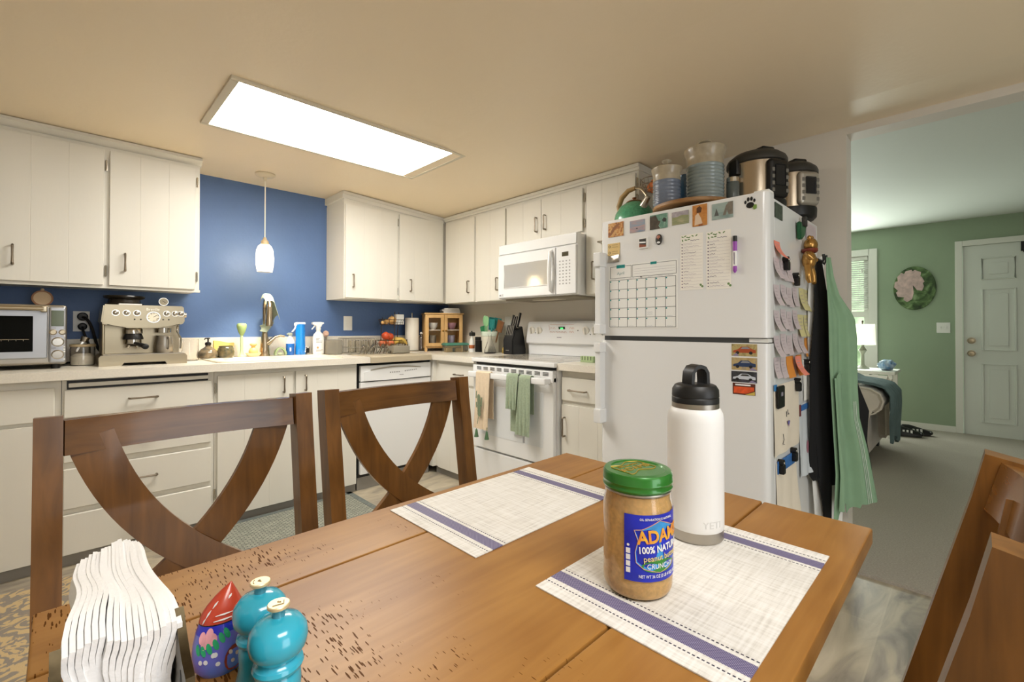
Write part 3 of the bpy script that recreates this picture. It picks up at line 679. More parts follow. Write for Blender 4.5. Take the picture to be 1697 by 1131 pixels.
for a in ((TX0+.07, TX1-.07, TY0+.07, TY0+.09), (TX0+.07, TX1-.07, TY1-.09, TY1-.07), (TX0+.07, TX0+.09, TY0+.09, TY1-.09), (TX1-.09, TX1-.07, TY0+.09, TY1-.09)): b.box(*a, TZ-.12, TZ-.03)
b.done('apron', m_tleg, dt)
for x in (TX0+.003, TX1-.048):
    for y in (TY0+.13, TY1-.175):
        b = B(dt); b.box(x, x+.045, y, y+.045, FZ, TZ-.03, .006); b.done('leg', m_tleg, dt)

# ================================================================== CHAIRS (back at the origin, seat towards -y)
def make_chair(name, label, hw=.270, ht=.975, lean=.075):
    backy = lambda z: -.005-lean*max(0, .95-z)/.5 if z > .45 else -.005-lean+(lean+.015)*(.45-z)/.45
    rz0 = ht-.085; bow = lambda x: .028*max(0, 1-(x/(hw-.04))**2)
    t = thing(name, label, 'chair', (0, 0, FZ), 0, 'dining chairs around the table')
    for s in (-1, 1):
        b = B(); n = 14; pts = []
        for k in range(n+1): z = ht*k/n; pts.append((backy(z), z))
        b.strip([(y, z, s*(hw-.022)) for y, z in pts], .052, .043, 'x'); bmesh.ops.bevel(b.bm, geom=[e for e in b.bm.edges if len(e.link_faces) == 2 and e.calc_face_angle(0) > .8], offset=.004, segments=2, affect='EDGES')
        b.done('back_post', m_chair, t)
    b = B()
    def rail(u, v):
        x = -hw+.04+(2*hw-.08)*u; z = rz0+(ht-.010-rz0)*v; return (x, backy(z)+.016+.028*(1-(2*u-1)**2), z)
    b.sheet(rail, 20, 6, .026); b.done('top_rail', m_chairr, t)
    for s in (-1, 1):
        b = B(); P = bez((s*(hw-.085), rz0+.035), (s*(hw-.135), .75), (s*.045, .63), (-s*.16, .515), 18)
        b.strip([(x, z, backy(z)+.004+bow(x)+(.0045 if s > 0 else -.0045)) for x, z in P], [.080-.010*k/18 for k in range(19)], .014, 'y')
        b.done('cross_splat', m_chair, t)
    b = B(); b.sheet(lambda u, v: ((2*u-1)*(hw-.04), backy(.51)+.018+bow((2*u-1)*(hw-.04))*.9, .475+.07*v), 16, 3, .026); b.done('lower_rail', m_chair, t)
    b = B(); b.box(-hw+.045, hw-.045, -.47, -.005-lean+.03, .455, .49, .014, 3); b.done('seat', m_chairr, t)
    b = B(); b.box(-hw+.06, hw-.06, -.45, -.005-lean+.01, .40, .456); b.done('seat_frame', m_chair, t)
    for s in (-1, 1):
        b = B(); b.box(s*(hw-.07)-.02, s*(hw-.07)+.02, -.46, -.42, 0, .456, .004); b.done('front_leg', m_chair, t)
    return t
ch = make_chair('dining_chair', 'brown cross-back dining chair on the left, in front of the drawer cabinet')
ch.matrix_basis = M.Translation((-2.502, -2.345, FZ))
dup(ch, (-1.922, -2.325, FZ), .02, 'brown cross-back dining chair in front of the dishwasher')
ch = make_chair('dining_chair', 'brown cross-back dining chair on the near side of the table, at the right edge', .235, .960, .125)
ch.matrix_basis = M.Translation((-1.914, -3.727, FZ)) @ M.Rotation(PI, 4, 'Z')

# ================================================================== ON THE TABLE
def m_mat():
    m = mat('woven_vinyl_placemat', '#dedcd6', .55); N, L, p = nodes(m)
    tc = N.new('ShaderNodeTexCoord'); sx = N.new('ShaderNodeSeparateXYZ'); L.new(tc.outputs['Object'], sx.inputs[0])
    ab = N.new('ShaderNodeMath'); ab.operation = 'ABSOLUTE'; L.new(sx.outputs['X'], ab.inputs[0])
    def band(c, w):
        a = N.new('ShaderNodeMath'); a.operation = 'SUBTRACT'; a.inputs[1].default_value = c; L.new(ab.outputs[0], a.inputs[0])
        q = N.new('ShaderNodeMath'); q.operation = 'ABSOLUTE'; L.new(a.outputs[0], q.inputs[0])
        l = N.new('ShaderNodeMath'); l.operation = 'LESS_THAN'; l.inputs[1].default_value = w; L.new(q.outputs[0], l.inputs[0]); return l
    b1 = band(.1545, .0115); b2 = band(.1755, .0011); b3 = band(.1355, .0011)
    def wv(ax, sc):
        w = N.new('ShaderNodeMath'); w.operation = 'MULTIPLY'; w.inputs[1].default_value = sc; L.new(sx.outputs[ax], w.inputs[0])
        s_ = N.new('ShaderNodeMath'); s_.operation = 'SINE'; L.new(w.outputs[0], s_.inputs[0]); return s_
    s1, s2 = wv('X', 2100.), wv('Y', 1900.)
    ck = N.new('ShaderNodeMath'); ck.operation = 'MULTIPLY'; L.new(s1.outputs[0], ck.inputs[0]); L.new(s2.outputs[0], ck.inputs[1])
    dk = N.new('ShaderNodeMapRange'); dk.inputs['From Min'].default_value = -.2; dk.inputs['From Max'].default_value = .6; L.new(ck.outputs[0], dk.inputs['Value'])
    mp = N.new('ShaderNodeMapping'); mp.inputs['Scale'].default_value = (6, 120, 1); L.new(tc.outputs['Object'], mp.inputs[0])
    n1 = N.new('ShaderNodeTexNoise'); n1.inputs['Scale'].default_value = 2.; L.new(mp.outputs[0], n1.inputs['Vector'])
    mp2 = N.new('ShaderNodeMapping'); mp2.inputs['Scale'].default_value = (120, 6, 1); L.new(tc.outputs['Object'], mp2.inputs[0])
    n2 = N.new('ShaderNodeTexNoise'); n2.inputs['Scale'].default_value = 2.; L.new(mp2.outputs[0], n2.inputs['Vector'])
    su = N.new('ShaderNodeMath'); L.new(n1.outputs['Fac'], su.inputs[0]); L.new(n2.outputs['Fac'], su.inputs[1])
    r = ramp(N, [(.34, '#d6d3cd'), (.48, '#ebe9e4'), (.62, '#f6f5f2')]); hf = N.new('ShaderNodeMath'); hf.operation = 'MULTIPLY'; hf.inputs[1].default_value = .5; L.new(su.outputs[0], hf.inputs[0]); L.new(hf.outputs[0], r.inputs[0])
    def mix(f, a, c):
        x = N.new('ShaderNodeMix'); x.data_type = 'RGBA'; L.new(f, x.inputs['Factor']); L.new(a, x.inputs['A'])
        if hasattr(c, 'is_linked'): L.new(c, x.inputs['B'])
        else: x.inputs['B'].default_value = srgb(c)
        return x.outputs['Result']
    pb = N.new('ShaderNodeMix'); pb.data_type = 'RGBA'; L.new(dk.outputs[0], pb.inputs['Factor']); pb.inputs['A'].default_value = srgb('#4d4678'); pb.inputs['B'].default_value = srgb('#a9a3bd')
    c1 = mix(b1.outputs[0], r.outputs[0], pb.outputs['Result'])
    s3 = wv('Y', 1150.); g3 = N.new('ShaderNodeMath'); g3.operation = 'GREATER_THAN'; g3.inputs[1].default_value = -.3; L.new(s3.outputs[0], g3.inputs[0])
    for bb in (b2, b3):
        mm = N.new('ShaderNodeMath'); mm.operation = 'MULTIPLY'; L.new(bb.outputs[0], mm.inputs[0]); L.new(g3.outputs[0], mm.inputs[1]); c1 = mix(mm.outputs[0], c1, '#39364a')
    L.new(c1, p.inputs['Base Color'])
    return m
mm = m_mat()
pmg = 'woven placemats on the table'
solo('placemat', 'woven white placemat with blue stripes lying bare near the far chairs', 'placemat', B().box(-.203, .203, -.1335, .1335, 0, .0016), mm, (-2.058, -2.990, TZ+.0004), 0, pmg)
solo('placemat', 'woven white placemat with blue stripes under the peanut butter jar and bottle', 'placemat', B().box(-.199, .199, -.1375, .1375, 0, .0016), mm, (-2.0525, -3.3825, TZ+.0004), 0, pmg)
MZ = TZ+.0022
# peanut butter jar
jr = thing('peanut_butter_jar', 'glass jar of crunchy peanut butter with green lid on the placemat', 'jar', (-2.147, -3.346, MZ))
JR = .0475
b = B(); b.lathe([(0, .003), (.042, .003), (.0455, .008), (.0462, .026), (.0458, .034), (.0465, .04), (.0465, .118), (.0440, .128), (.0435, .138), (0, .138)], seg=48)
b.done('peanut_butter', mat('peanut_butter', '#cfa566', .6, var=.14, vs=160), jr)
b = B(); P = [(0, .001), (.040, .0), (.0455, .006), (JR, .012), (.0478, .025), (.0468, .031), (JR, .036), (JR, .119), (.0455, .130), (.0445, .139), (.0445, .152), (.0432, .152), (.0432, .140), (.0442, .129), (.0470, .118)]
b.lathe(P, seg=48); b.done('glass', mat('thin_jar_glass', '#ffffff', .04, trans=1., ior=1.08, coat=.6), jr)
m_lid = mat('green_lid_enamel', '#2f7a2b', .28, .2, coat=.5)
b = B(); b.lathe([(0, .1655), (.036, .1655), (.038, .167), (.0455, .1665), (.0478, .163), (.0478, .156), (.0485, .154), (.0478, .152), (.0478, .1485), (.0485, .1465), (.0478, .1445), (.0455, .143), (.0455, .141)], seg=48); lid = b.done('lid', m_lid, jr)
m_gold = mat('gold_print', '#c6a24a', .45, .5)
b = B(); mt = M.Translation((0, 0, .1657)) @ M.Rotation(-.15, 4, 'Z')
b.text('ADAMS', .017, mt @ M.Translation((0, .004, 0))); b.text('100% NATURAL', .006, mt @ M.Translation((0, .017, 0)))
P = [(x, .026+.004*math.sin(x*150)) for x in [-.028+.004*k for k in range(15)]]; P2 = [(x, -.010+.004*math.sin(x*150+2)) for x in [.028-.004*k for k in range(15)]]
b.T = mt; b.tube([(x, y, .0003) for x, y in P+P2], .0006, 5, True); b.done('lid_print', m_gold, lid, 0)
b = B(); b.lathe([(.0458, .1425), (.0463, .141), (.0458, .1395)], seg=40); b.done('seal_ring', m_steel, jr)
FA = math.atan2(-3.6872+3.346, -2.7329+2.147)                     # direction from the jar to the viewer's side of the room
A0 = FA+math.asin(.33)*0-0
def jb(a, z, o=0.): return lambda p, a=a, z=z, o=o: ((JR+.0006+o+p.z)*math.cos(a+p.x/JR), (JR+.0006+o+p.z)*math.sin(a+p.x/JR), z+p.y)
def jpatch(b, x0, x1, z0, z1, o=0., n=24):
    b.sheet(lambda u, v: jb(LA, 0, o)(V((x0+(x1-x0)*u, z0+(z1-z0)*v, 0))), n, 1, .0004)
LA = FA+.33                                                       # left edge of the label is x = -.034
LA = FA-.36+.034/JR+.0
LW = .068
b = B(); jpatch(b, -.034, .058, .030, .118); lb = b.done('label', mat('royal_blue_label', '#2330b8', .35, var=.25, vs=25), jr)
def jpoly(b, pts, o):
    b._add([jb(LA, 0, o)(V((x, y, 0))) for x, y in pts], [tuple(range(len(pts)))])
shield0 = [(-.024, .098), (-.016, .099), (-.006, .104), (.004, .109), (.016, .104), (.026, .099), (.034, .098), (.030, .088), (.032, .072), (.030, .06), (.022, .053), (.004, .048), (-.014, .053), (-.022, .060), (-.023, .072), (-.020, .086)]
shield = [((x+.024)*1.22-.021, .076+(y-.0785)*1.12) for x, y in shield0]
def fan(b, pts, o):
    c = (sum(p[0] for p in pts)/len(pts), sum(p[1] for p in pts)/len(pts)); v = b._add([jb(LA, 0, o)(V((x, y, 0))) for x, y in [c]+pts], [])
    for i in range(len(pts)): 
        f = b.bm.faces.new((v[0], v[1+i], v[1+(i+1) % len(pts)])); f.material_index = b.mi
def dense(P, n=4): return [tuple(a+(c-a)*k/n for a, c in zip(P[i], P[(i+1) % len(P)])) for i in range(len(P)) for k in range(n)]
b = B(); fan(b, dense(shield), .0008); b.done('shield_print', mat('sky_blue_print', '#3d9be0', .4, var=.3, vs=40), lb, 0)
b = B(); b.tube([jb(LA, 0, .0009)(V((x, y, 0))) for x, y in dense(shield)], .0005, 5, True); b.done('shield_border', mat('pinkish_gold_print', '#d9a08a', .5), lb, 0)
oval = [(.014+.026*math.cos(t*PI/12), .0505+.0085*math.sin(t*PI/12)) for t in range(24)]
b = B(); fan(b, oval, .0012); b.done('flavour_oval', mat('leaf_green_print', '#3c8a35', .5), lb, 0)
def jtext(name, body, size, x, z, m, rot=0., sx=1., o=.0015, bold=0.):
    b = B(); R_ = M.Rotation(rot, 4, 'Z')
    b.text(body, size, None, .0002, 'CENTER', lambda p: jb(LA, 0, o)(R_ @ V((p.x, p.y, p.z))+V((x, z, 0))), sx, bold); b.done(name, m, lb, 0)
m_yel = mat('yellow_orange_print', '#f2bd3a', .5, col2='#e07a3a', vs=110); m_wp = mat('white_print', '#f5f5f5', .5)
jtext('brand_lettering', 'ADAMS', .0235, .0165, .0900, m_yel, .08, .86, .0015, .0007); jtext('claim_lettering', '100% NATURAL', .0125, .0185, .0735, m_wp, .06, .80, .0015, .0003); jtext('product_lettering', 'peanut butter', .0108, .0175, .0620, mat('cream_yellow_print', '#f0dc8a', .5), .06, .9); jtext('flavour_lettering', 'CRUNCHY', .0092, .015, .0505, m_wp, 0, .9)
jtext('weight_lettering', 'NET WT 36 OZ (2 LB 4 OZ) 1.02kg', .0058, .016, .0375, m_wp, 0, .72); jtext('top_lettering', 'OIL SEPARATION IS NATURAL', .0042, .010, .1125, m_wp, 0, .85)
for k in range(4):
    b = B(); b.sheet(lambda u, v: jb(LA, 0, .0008)(V((-.0315+.0055*u, .041+k*.0085+.0068*v, 0))), 3, 1, .0003); b.done('nutrition_tile', m_wp, lb, 0)
b = B(); fan(b, [(-.0287+.0018*math.cos(t*PI/6), .0775+.0018*math.sin(t*PI/6)) for t in range(12)], .0009); b.done('round_mark', m_wp, lb, 0)
# white insulated bottle
wbt = thing('water_bottle', 'tall white insulated water bottle with black handled cap', 'bottle', (-1.93, -3.335, MZ))
b = B(); b.lathe([(0, 0), (.044, 0), (.0462, .003), (.0462, .019)], seg=48); b.done('steel_base', m_steel, wbt)
b = B(); b.lathe([(.0462, .019), (.0468, .0205), (.047, .03), (.047, .205), (.0455, .217), (.041, .2255), (.0395, .2265)], seg=56); bd = b.done('body', mat('white_powder_coat', '#efefee', .42, bump=.04, bs=900), wbt)
b = B(); b.lathe([(.0395, .2255), (.0395, .235)], seg=48); b.lathe([(0, .2345), (.0395, .2345)], seg=48); b.done('steel_collar', m_steel, wbt)
b = B(); b.lathe([(.0385, .2345), (.0395, .2355), (.0395, .2435), (.0385, .2450), (.0395, .2465), (.0390, .258), (.0345, .2655), (.030, .2675), (0, .2675)], seg=48); lid = b.done('cap', mat('matte_black_cap', '#1b1b1b', .42), wbt)
BA = math.atan2(-3.6872+3.335, -2.7329+1.93)
b = B(); b.T = M.Rotation(BA+PI/2-.85, 4, 'Z'); b.strip([(-.014, .258), (-.015, .272), (-.0135, .288), (-.007, .2965), (.003, .2985), (.012, .2955), (.0175, .287), (.0185, .272), (.018, .258)], .0065, .025, 'x'); b.done('carry_handle', MATS['matte_black_cap'], lid, 50)
b = B(); b.text('YETI', .0165, None, .0004, 'CENTER', lambda p: ((.0471+p.z)*math.cos(BA+.62+p.x/.047), (.0471+p.z)*math.sin(BA+.62+p.x/.047), .034+p.y), 1.1); b.done('embossed_lettering', mat('white_emboss', '#dcdcdb', .35), bd, 0)

# napkins in their holder
nh = thing('napkin_holder', 'dark metal napkin holder with openwork scroll plates beside the napkins', 'napkin holder', (-2.695, -3.22, TZ))
m_iron = mat('antique_bronze', '#4e4534', .32, 1., var=.35, vs=50)
for x in (-2.7345, -2.6625):
    b = B(nh)
    prof = [(-3.275, .0), (-3.275, .075), (-3.272, .106), (-3.255, .112), (-3.238, .125), (-3.225, .138), (-3.212, .125), (-3.195, .112), (-3.176, .106), (-3.174, .075), (-3.174, 0)]
    b.prism([(y, TZ+z) for y, z in prof], x-.003, x+.003, 'x'); pl_ = b.done('side_plate', m_iron, nh)
    b = B(nh)
    for i, (y, z, L_, s) in enumerate(((-3.225, .105, .03, .25), (-3.245, .085, .035, -.4), (-3.205, .085, .03, .4), (-3.225, .06, .035, 0), (-3.255, .05, .03, .3), (-3.195, .05, .03, -.3), (-3.24, .03, .025, .5), (-3.21, .03, .025, -.5))):
        for sd in (-1, 1):
            P = [(y+s*q*L_*.4+.004*math.sin(q*6), z+(q-.5)*L_) for q in [k/8 for k in range(9)]]
            b.strip([(a, TZ+c_, x+sd*.0031) for a, c_ in P], [.001+.006*math.sin(PI*k/8) for k in range(9)], .0006, 'x')
    b.done('openwork_scroll', m_black, pl_)
b = B(nh); b.box(-2.7345, -2.6625, -3.268, -3.18, TZ, TZ+.004, .001); b.done('tray', m_iron, nh)
m_nap = mat('white_paper_napkin', '#fbfbfb', .9, bump=.2, bs=160)
ng = 'folded napkins standing in the holder'
N_ = 18
for k in range(N_):
    f = k/(N_-1); x = -2.7255+.0555*f
    rnd = random.uniform
    y0, y1 = -3.226+.006*math.sin(f*5+1)+rnd(-.002, .002), -3.050+.003*math.sin(f*11)+rnd(-.003, .002)
    h0, h1 = .139+.003*math.sin(f*9)+rnd(-.001, .001), .137-.012*abs(f-.5)+rnd(-.0015, .0015)
    def fn(u, v, x=x, y0=y0, y1=y1, h0=h0, h1=h1, f=f):
        y = y0+(y1-y0)*u+.016*(1-v)**2*(1-u)-.01*(v**3)*math.exp(-(u/.1)**2)
        z = (h0+(h1-h0)*u+.003*math.sin(u*5+f*4))*v-.010*max(0, v-.8)/.2*max(0, .16-u)/.16
        w = .0016*math.sin(u*9+v*4+f*2)+.0018*math.sin(v*13+f*3)+.009*(f-.5)*(math.exp(-((u-.03)/.16)**2)*v**2)-.012*(f-.4)*u*v
        return (x+w+.004*(v-.5)*(f-.5), y, TZ+.0045+z)
    b = B(); b.sheet(fn, 14, 12, .0034)
    solo('napkin', 'white folded paper napkin in the thick stack standing in the metal holder', 'napkin', b, m_nap, (0, 0, 0), 0, ng, ang=30)

# pepper and salt mills
m_teal_l = mat('caribbean_blue_lacquer', '#36b0cd', .18, coat=.6)
def mill(x, y, label, h=1., mark=0, rz=0.):
    t = thing('spice_mill', label, 'mill', (x, y, TZ), rz)
    s = h
    b = B(); b.lathe([(0, 0), (.0225*s, 0), (.0235*s, .003*s), (.0225*s, .014*s), (.0185*s, .032*s), (.0195*s, .044*s), (.0185*s, .052*s), (.0165*s, .056*s)], seg=40); b.done('body', m_teal_l, t)
    b = B(); b.lathe([(.0165*s, .054*s), (.0205*s, .056*s), (.0215*s, .059*s), (.0205*s, .062*s), (.0175*s, .064*s), (.0165*s, .066*s), (.019*s, .068*s), (.0238*s, .075*s), (.0250*s, .083*s), (.0236*s, .091*s), (.018*s, .098*s), (.009*s, .1015*s), (0, .102*s)], seg=40); b.done('head', m_teal_l, t)
    b = B(); b.lathe([(.0055*s, .100*s), (.0052*s, .106*s), (.0062*s, .110*s)], seg=24); b.done('knob_stem', mat('steel_blue_stem', '#5fa3b4', .3, .4), t)
    b = B(); b.lathe([(0, .1095*s), (.0085*s, .1095*s), (.0095*s, .1105*s), (.0095*s, .1125*s), (.0088*s, .1133*s), (0, .1133*s)], seg=32); kb = b.done('knob', mat('pale_gold_knob', '#e3cfa2', .35, .35), t)
    b = B(); zz_ = .1136*s
    if mark: b.tube([(-.006*s, -.002*s, zz_), (.003*s, -.004*s, zz_), (.005*s, .001*s, zz_)], .0004, 5); b.text('S', .005*s, M.Translation((.001*s, .001*s, zz_)) @ M.Rotation(.7, 4, 'Z'), .0002)
    else: b.text('P', .006*s, M.Translation((0, 0, zz_)) @ M.Rotation(.7, 4, 'Z'), .0002); b.tube([(.0065*s*math.cos(a), .0065*s*math.sin(a), zz_) for a in (2.2, 2.6, 3., 3.4)], .0003, 5)
    b.done('letter', mat('brown_engraving', '#8f7a55', .6), kb, 0)
    return t
mill(-2.588, -3.176, 'turquoise spice mill standing behind, partly hidden by the other mill', .985, 0)
mill(-2.589, -3.234, 'turquoise spice mill in front, whole round head in view', 1.01, 1)
# painted figurine
fg = thing('painted_figurine', 'hand-painted folk art figurine with a pointed red top between napkins and mills', 'figurine', (-2.606, -3.109, TZ))
prof = [(0, 0), (.020, 0), (.026, .008), (.028, .022), (.027, .034), (.0245, .046)]
b = B(); b.lathe(prof, seg=36, sy=.8); bd = b.done('body', mat('painted_sky_blue', '#5b8fe0', .3, col2='#7a6ad8', vs=25, coat=.5), fg)
b = B(); b.lathe([(.0245, .046), (.023, .050), (.0215, .055)], seg=36, sy=.8); b.done('painted_band', mat('painted_deep_blue', '#2c2fc0', .3, coat=.5), fg)
b = B(); b.lathe([(.0216, .0548), (.0218, .056), (.0208, .057)], seg=36, sy=.8); b.done('outline', m_black, fg)
b = B(); b.sheet(lambda u, v: ((.0213*(1-v**1.5)+.0004)*math.cos(u*2*PI)+.008*v*v, (.0213*(1-v**1.5)+.0004)*.8*math.sin(u*2*PI), .056+.033*v), 32, 12); b.done('hat', mat('painted_red', '#c8452b', .3, coat=.5), fg, 60)
hatp = lambda a, v: ((.0213*(1-v**1.5)+.0013)*math.cos(a)+.008*v*v, (.0213*(1-v**1.5)+.0013)*.8*math.sin(a), .056+.033*v)
b = B(); va_ = math.atan2(-3.6872+3.109, -2.7329+2.606)
for a, v, da, dv in ((.1, .10, .45, .0), (.1, .24, .42, .0), (-.75, .30, .05, .10), (-.85, .12, .05, .08), (-.6, .52, .06, .08), (.35, .66, .12, .05)): b.tube([hatp(va_+a-da, v-dv), hatp(va_+a, v+.01), hatp(va_+a+da, v+dv)], [.0004, .0014, .0004], 6, flat=.6)
b.done('white_stroke', m_wp, fg, 60)
VA = math.atan2(-3.6872+3.109, -2.7329+2.606)
def onfig(a, z, o=.0006):
    r = .028
    for (r0, z0), (r1, z1) in zip(prof+[(.0215, .055)], prof[1:]+[(.0215, .055), (.012, .075)]):
        if z0 <= z <= z1 and z1 > z0: r = r0+(r1-r0)*(z-z0)/(z1-z0)
    return ((r+o)*math.cos(VA+a), (r+o)*.8*math.sin(VA+a), z)
def blob(b, a, z, ra, rz_, rot=0., o=.0008): b._add([onfig(a+ra*math.cos(t*PI/7)*math.cos(rot)-rz_*30*math.sin(t*PI/7)*math.sin(rot), z+rz_*math.sin(t*PI/7)*math.cos(rot)+ra/30*math.cos(t*PI/7)*math.sin(rot), o) for t in range(14)], [tuple(range(14))])
b = B(); [blob(b, a, z, .16, .006) for a, z in ((-.75, .045), (-.45, .048), (-.6, .040), (-.3, .043))]; b.done('pink_blossom', mat('painted_pink', '#f0a9b0', .4, var=.2, vs=60), bd, 0)
b = B(); [blob(b, a, z, .09, .006, .5, .0011) for a, z in ((-.85, .034), (-.62, .033), (-.40, .035), (-.18, .038), (.02, .043), (.2, .046))]; b.done('green_leaf', mat('painted_green', '#2fae74', .4), bd, 0)
b = B(); [blob(b, a, z, .08, .0025, r, .0011) for a, z, r in ((-.7, .022, .5), (-.5, .022, -.5), (-.25, .028, 1.), (-.18, .028, -1.), (-.1, .018, 0))]; b.done('white_petal', m_wp, bd, 0)
b = B(); blob(b, .45, .018, .35, .014, 0, .0009); b.done('red_wing', mat('painted_brick', '#9c3f2a', .35), bd, 0)
b = B(); [blob(b, a, z, .06, .0025, .6, .0013) for a, z in ((.3, .026), (.38, .016), (.52, .022))]; b.done('wing_spot', mat('painted_cream', '#e8cfc2', .4), bd, 0)

# ================================================================== ON THE WORKTOP (from the left)
def wx(px): return px
# toaster oven
to = thing('toaster_oven', 'silver countertop toaster oven with glass door and two big dials, at the left edge', 'toaster oven', (-2.94, -.24, CZ))
OX0, OX1, OF = -3.18, -2.712, -.405
b = B(to); b.box(OX0, OX1, OF, -.06, CZ+.022, 1.243, .014, 3); b.done('body', m_steel, to)
b = B(to); b.box(OX0+.01, -2.782, OF-.016, OF+.004, CZ+.055, 1.222, .006); dr = b.done('door', mat('satin_aluminium', '#b9bcc2', .42, .85), to)
b = B(to); b.box(OX0+.05, -2.832, OF-.0175, OF-.015, CZ+.09, 1.185, .001); b.done('door_glass', mat('dark_oven_glass', '#0d0e0d', .08, ior=1.18), dr)
b = B(to); b.tube([(OX0+.04, OF-.019, 1.07), (-2.845, OF-.019, 1.07)], .0016, 6)
for k in range(10): b.tube([(-3.08+.024*k, OF-.0188, 1.068), (-3.08+.024*k, OF-.0188, 1.062)], .001, 5)
b.done('rack_wire', m_chrome, dr)
b = B(to); b.tube([(OX0+.03, OF-.055, 1.222), (-2.795, OF-.055, 1.222)], .0115, 14); b.done('handle', m_nick, dr)
b = B(to); b.box(-2.806, -2.782, OF-.064, OF-.012, 1.204, 1.236, .005); b.done('handle_bracket', m_nick, dr)
b = B(to); b.box(-2.778, -2.716, OF-.016, OF+.004, CZ+.03, 1.234, .010, 3); pn = b.done('control_panel', MATS['satin_aluminium'], to)
b = B(to); b.box(-2.769, -2.724, OF-.0185, OF-.0155, 1.135, 1.215, .002); b.done('screen', m_screen, pn)
for x, z, r in ((-2.762, 1.105, .0115), (-2.729, 1.105, .0105), (-2.745, 1.056, .021), (-2.745, .992, .021)):
    b = B(to); b.lathe([(r+.003, -.002), (r+.003, .001), (r, .002), (r*.97, .014 if r > .015 else .006), (r*.88, .016 if r > .015 else .008), (0, .016 if r > .015 else .008)], (0, 0, 0), 28, 'y'); 
    for v in b.bm.verts: v.co = V((v.co.x+x, OF-.016-v.co.y, v.co.z+z))
    b.done('dial' if r > .015 else 'button', m_chrome if r > .015 else m_nick, pn)
for z in (1.085, 1.03, 1.018, 1.006, .968):
    b = B(to); b.ball((-2.7215, OF-.0165, z), .004, .0015, .004, 10, 6); b.done('small_button', m_white, pn)
b = B(to)
for z in (1.125, 1.082, 1.024): b.box(-2.768, -2.752, OF-.0166, OF-.0158, z, z+.0025)
b.done('panel_print', m_inkg, pn, 0)
for x in (OX0+.04, OX1-.04):
    for y in (OF+.03, -.10):
        b = B(to); b.lathe([(0, 0), (.016, 0), (.018, .026), (0, .026)], (x, y, CZ), 16); b.done('foot', m_black, to)
# little round strainer on the oven
st = thing('tea_strainer', 'small round wood-rimmed strainer standing on top of the toaster oven', 'strainer', (-2.805, -.22, 1.243))
b = B(st); b.T = M.Translation((-2.805, -.22, 1.283)) @ M.Rotation(.12, 4, 'Z')
b.lathe([(.034, -.006), (.041, -.006), (.042, .004), (.034, .006)], (0, 0, 0), 32, 'y'); b.lathe([(.034, -.006), (.034, .006)], (0, 0, 0), 32, 'y'); b.box(-.012, .012, -.01, .012, -.0405, -.036); b.done('rim', mat('reddish_wood', '#8a5f3e', .5), st)
b = B(st); b.T = M.Translation((-2.805, -.22, 1.283)) @ M.Rotation(.12, 4, 'Z'); b.lathe([(0, -.004), (.035, -.003), (.035, .002), (0, .002)], (0, 0, 0), 28, 'y'); b.ball((0, 0, .045), .008, .006, .008, 10, 8); b.done('face', mat('cream_mesh', '#cdb594', .7, bump=.4, bs=400), st)
# wall plates
def plate(name, label, cat, T, a, z, w=.072, h=.118, kind='outlet'):
    t = thing(name, label, cat, T @ V((a, 0, z)))
    b = B(t); b.T = T; b.box(a-w/2, a+w/2, .001, .007, z-h/2, z+h/2, .002); b.done('plate', m_white, t)
    b = B(t); b.T = T
    if kind == 'rocker': b.box(a-.017, a+.017, .0065, .010, z-.033, z+.033, .001); b.done('rocker', m_white, t)
    elif kind == 'toggle':
        for q in (-.023, .023): b.box(a+q-.005, a+q+.005, .0065, .017, z-.010, z+.012, .002)
        b.done('toggle', m_white, t)
    elif kind == 'outlet':
        for q in (-.028, .028): b.box(a-.017, a+.017, .0065, .0085, z+q-.016, z+q+.016, .002)
        b.done('socket', m_white, t)
    return t
T0 = TB(0.)
plate('wall_outlet', 'white outlet plate with two black plugs on the blue wall', 'outlet', T0, -2.650, 1.165)
plate('light_switch', 'white rocker switch plate on the blue wall, behind the dish rack', 'switch', T0, -1.037, 1.168, .074, .120, 'rocker')
plate('wall_outlet', 'white outlet plate on the range wall behind the oil bottle', 'outlet', TR(0.), -.855, 1.17, .072, .118)
plate('light_switch', 'white double light switch beside the front door on the green wall', 'switch', TR(GX), -3.434, 1.14, .112, .116, 'toggle')
pc = thing('power_cord', 'thick black power cord plugged into the upper socket, running down behind the jar', 'cord', (-2.645, -.03, 1.19))
b = B(pc); b.lathe([(0, .004), (.022, .006), (.024, .018), (.018, .030), (0, .032)], (-2.645, 0, 1.193), 20, 'y'); b.T = M.Scale(-1, 4, (0, 1, 0))
for v in b.bm.verts: v.co.y = -v.co.y-.005
b.T = M(); b.done('plug', m_black, pc)
b = B(pc); b.tube(bez((-2.645, -.032, 1.19), (-2.61, -.06, 1.18), (-2.60, -.06, 1.10), (-2.585, -.055, 1.03), 10)+bez((-2.58, -.055, 1.01), (-2.56, -.05, .97), (-2.54, -.06, .95), (-2.50, -.07, CZ+.008), 8), .0075, 10); b.done('cable', m_black, pc)
pc = thing('power_cord', 'black power cord plugged into the lower socket, dropping behind the jar to the toaster oven', 'cord', (-2.645, -.03, 1.13))
b = B(pc); b.lathe([(0, .004), (.020, .006), (.021, .016), (.014, .026), (0, .028)], (-2.645, 0, 1.135), 20, 'y')
for v in b.bm.verts: v.co.y = -v.co.y-.005
b.done('plug', m_black, pc)
b = B(pc); b.tube(bez((-2.645, -.03, 1.132), (-2.645, -.06, 1.10), (-2.62, -.06, 1.05), (-2.612, -.055, 1.0), 10)+bez((-2.612, -.055, .98), (-2.61, -.055, .93), (-2.66, -.07, CZ+.008), (-2.74, -.05, CZ+.008), 8), .006, 10); b.done('cable', m_black, pc)
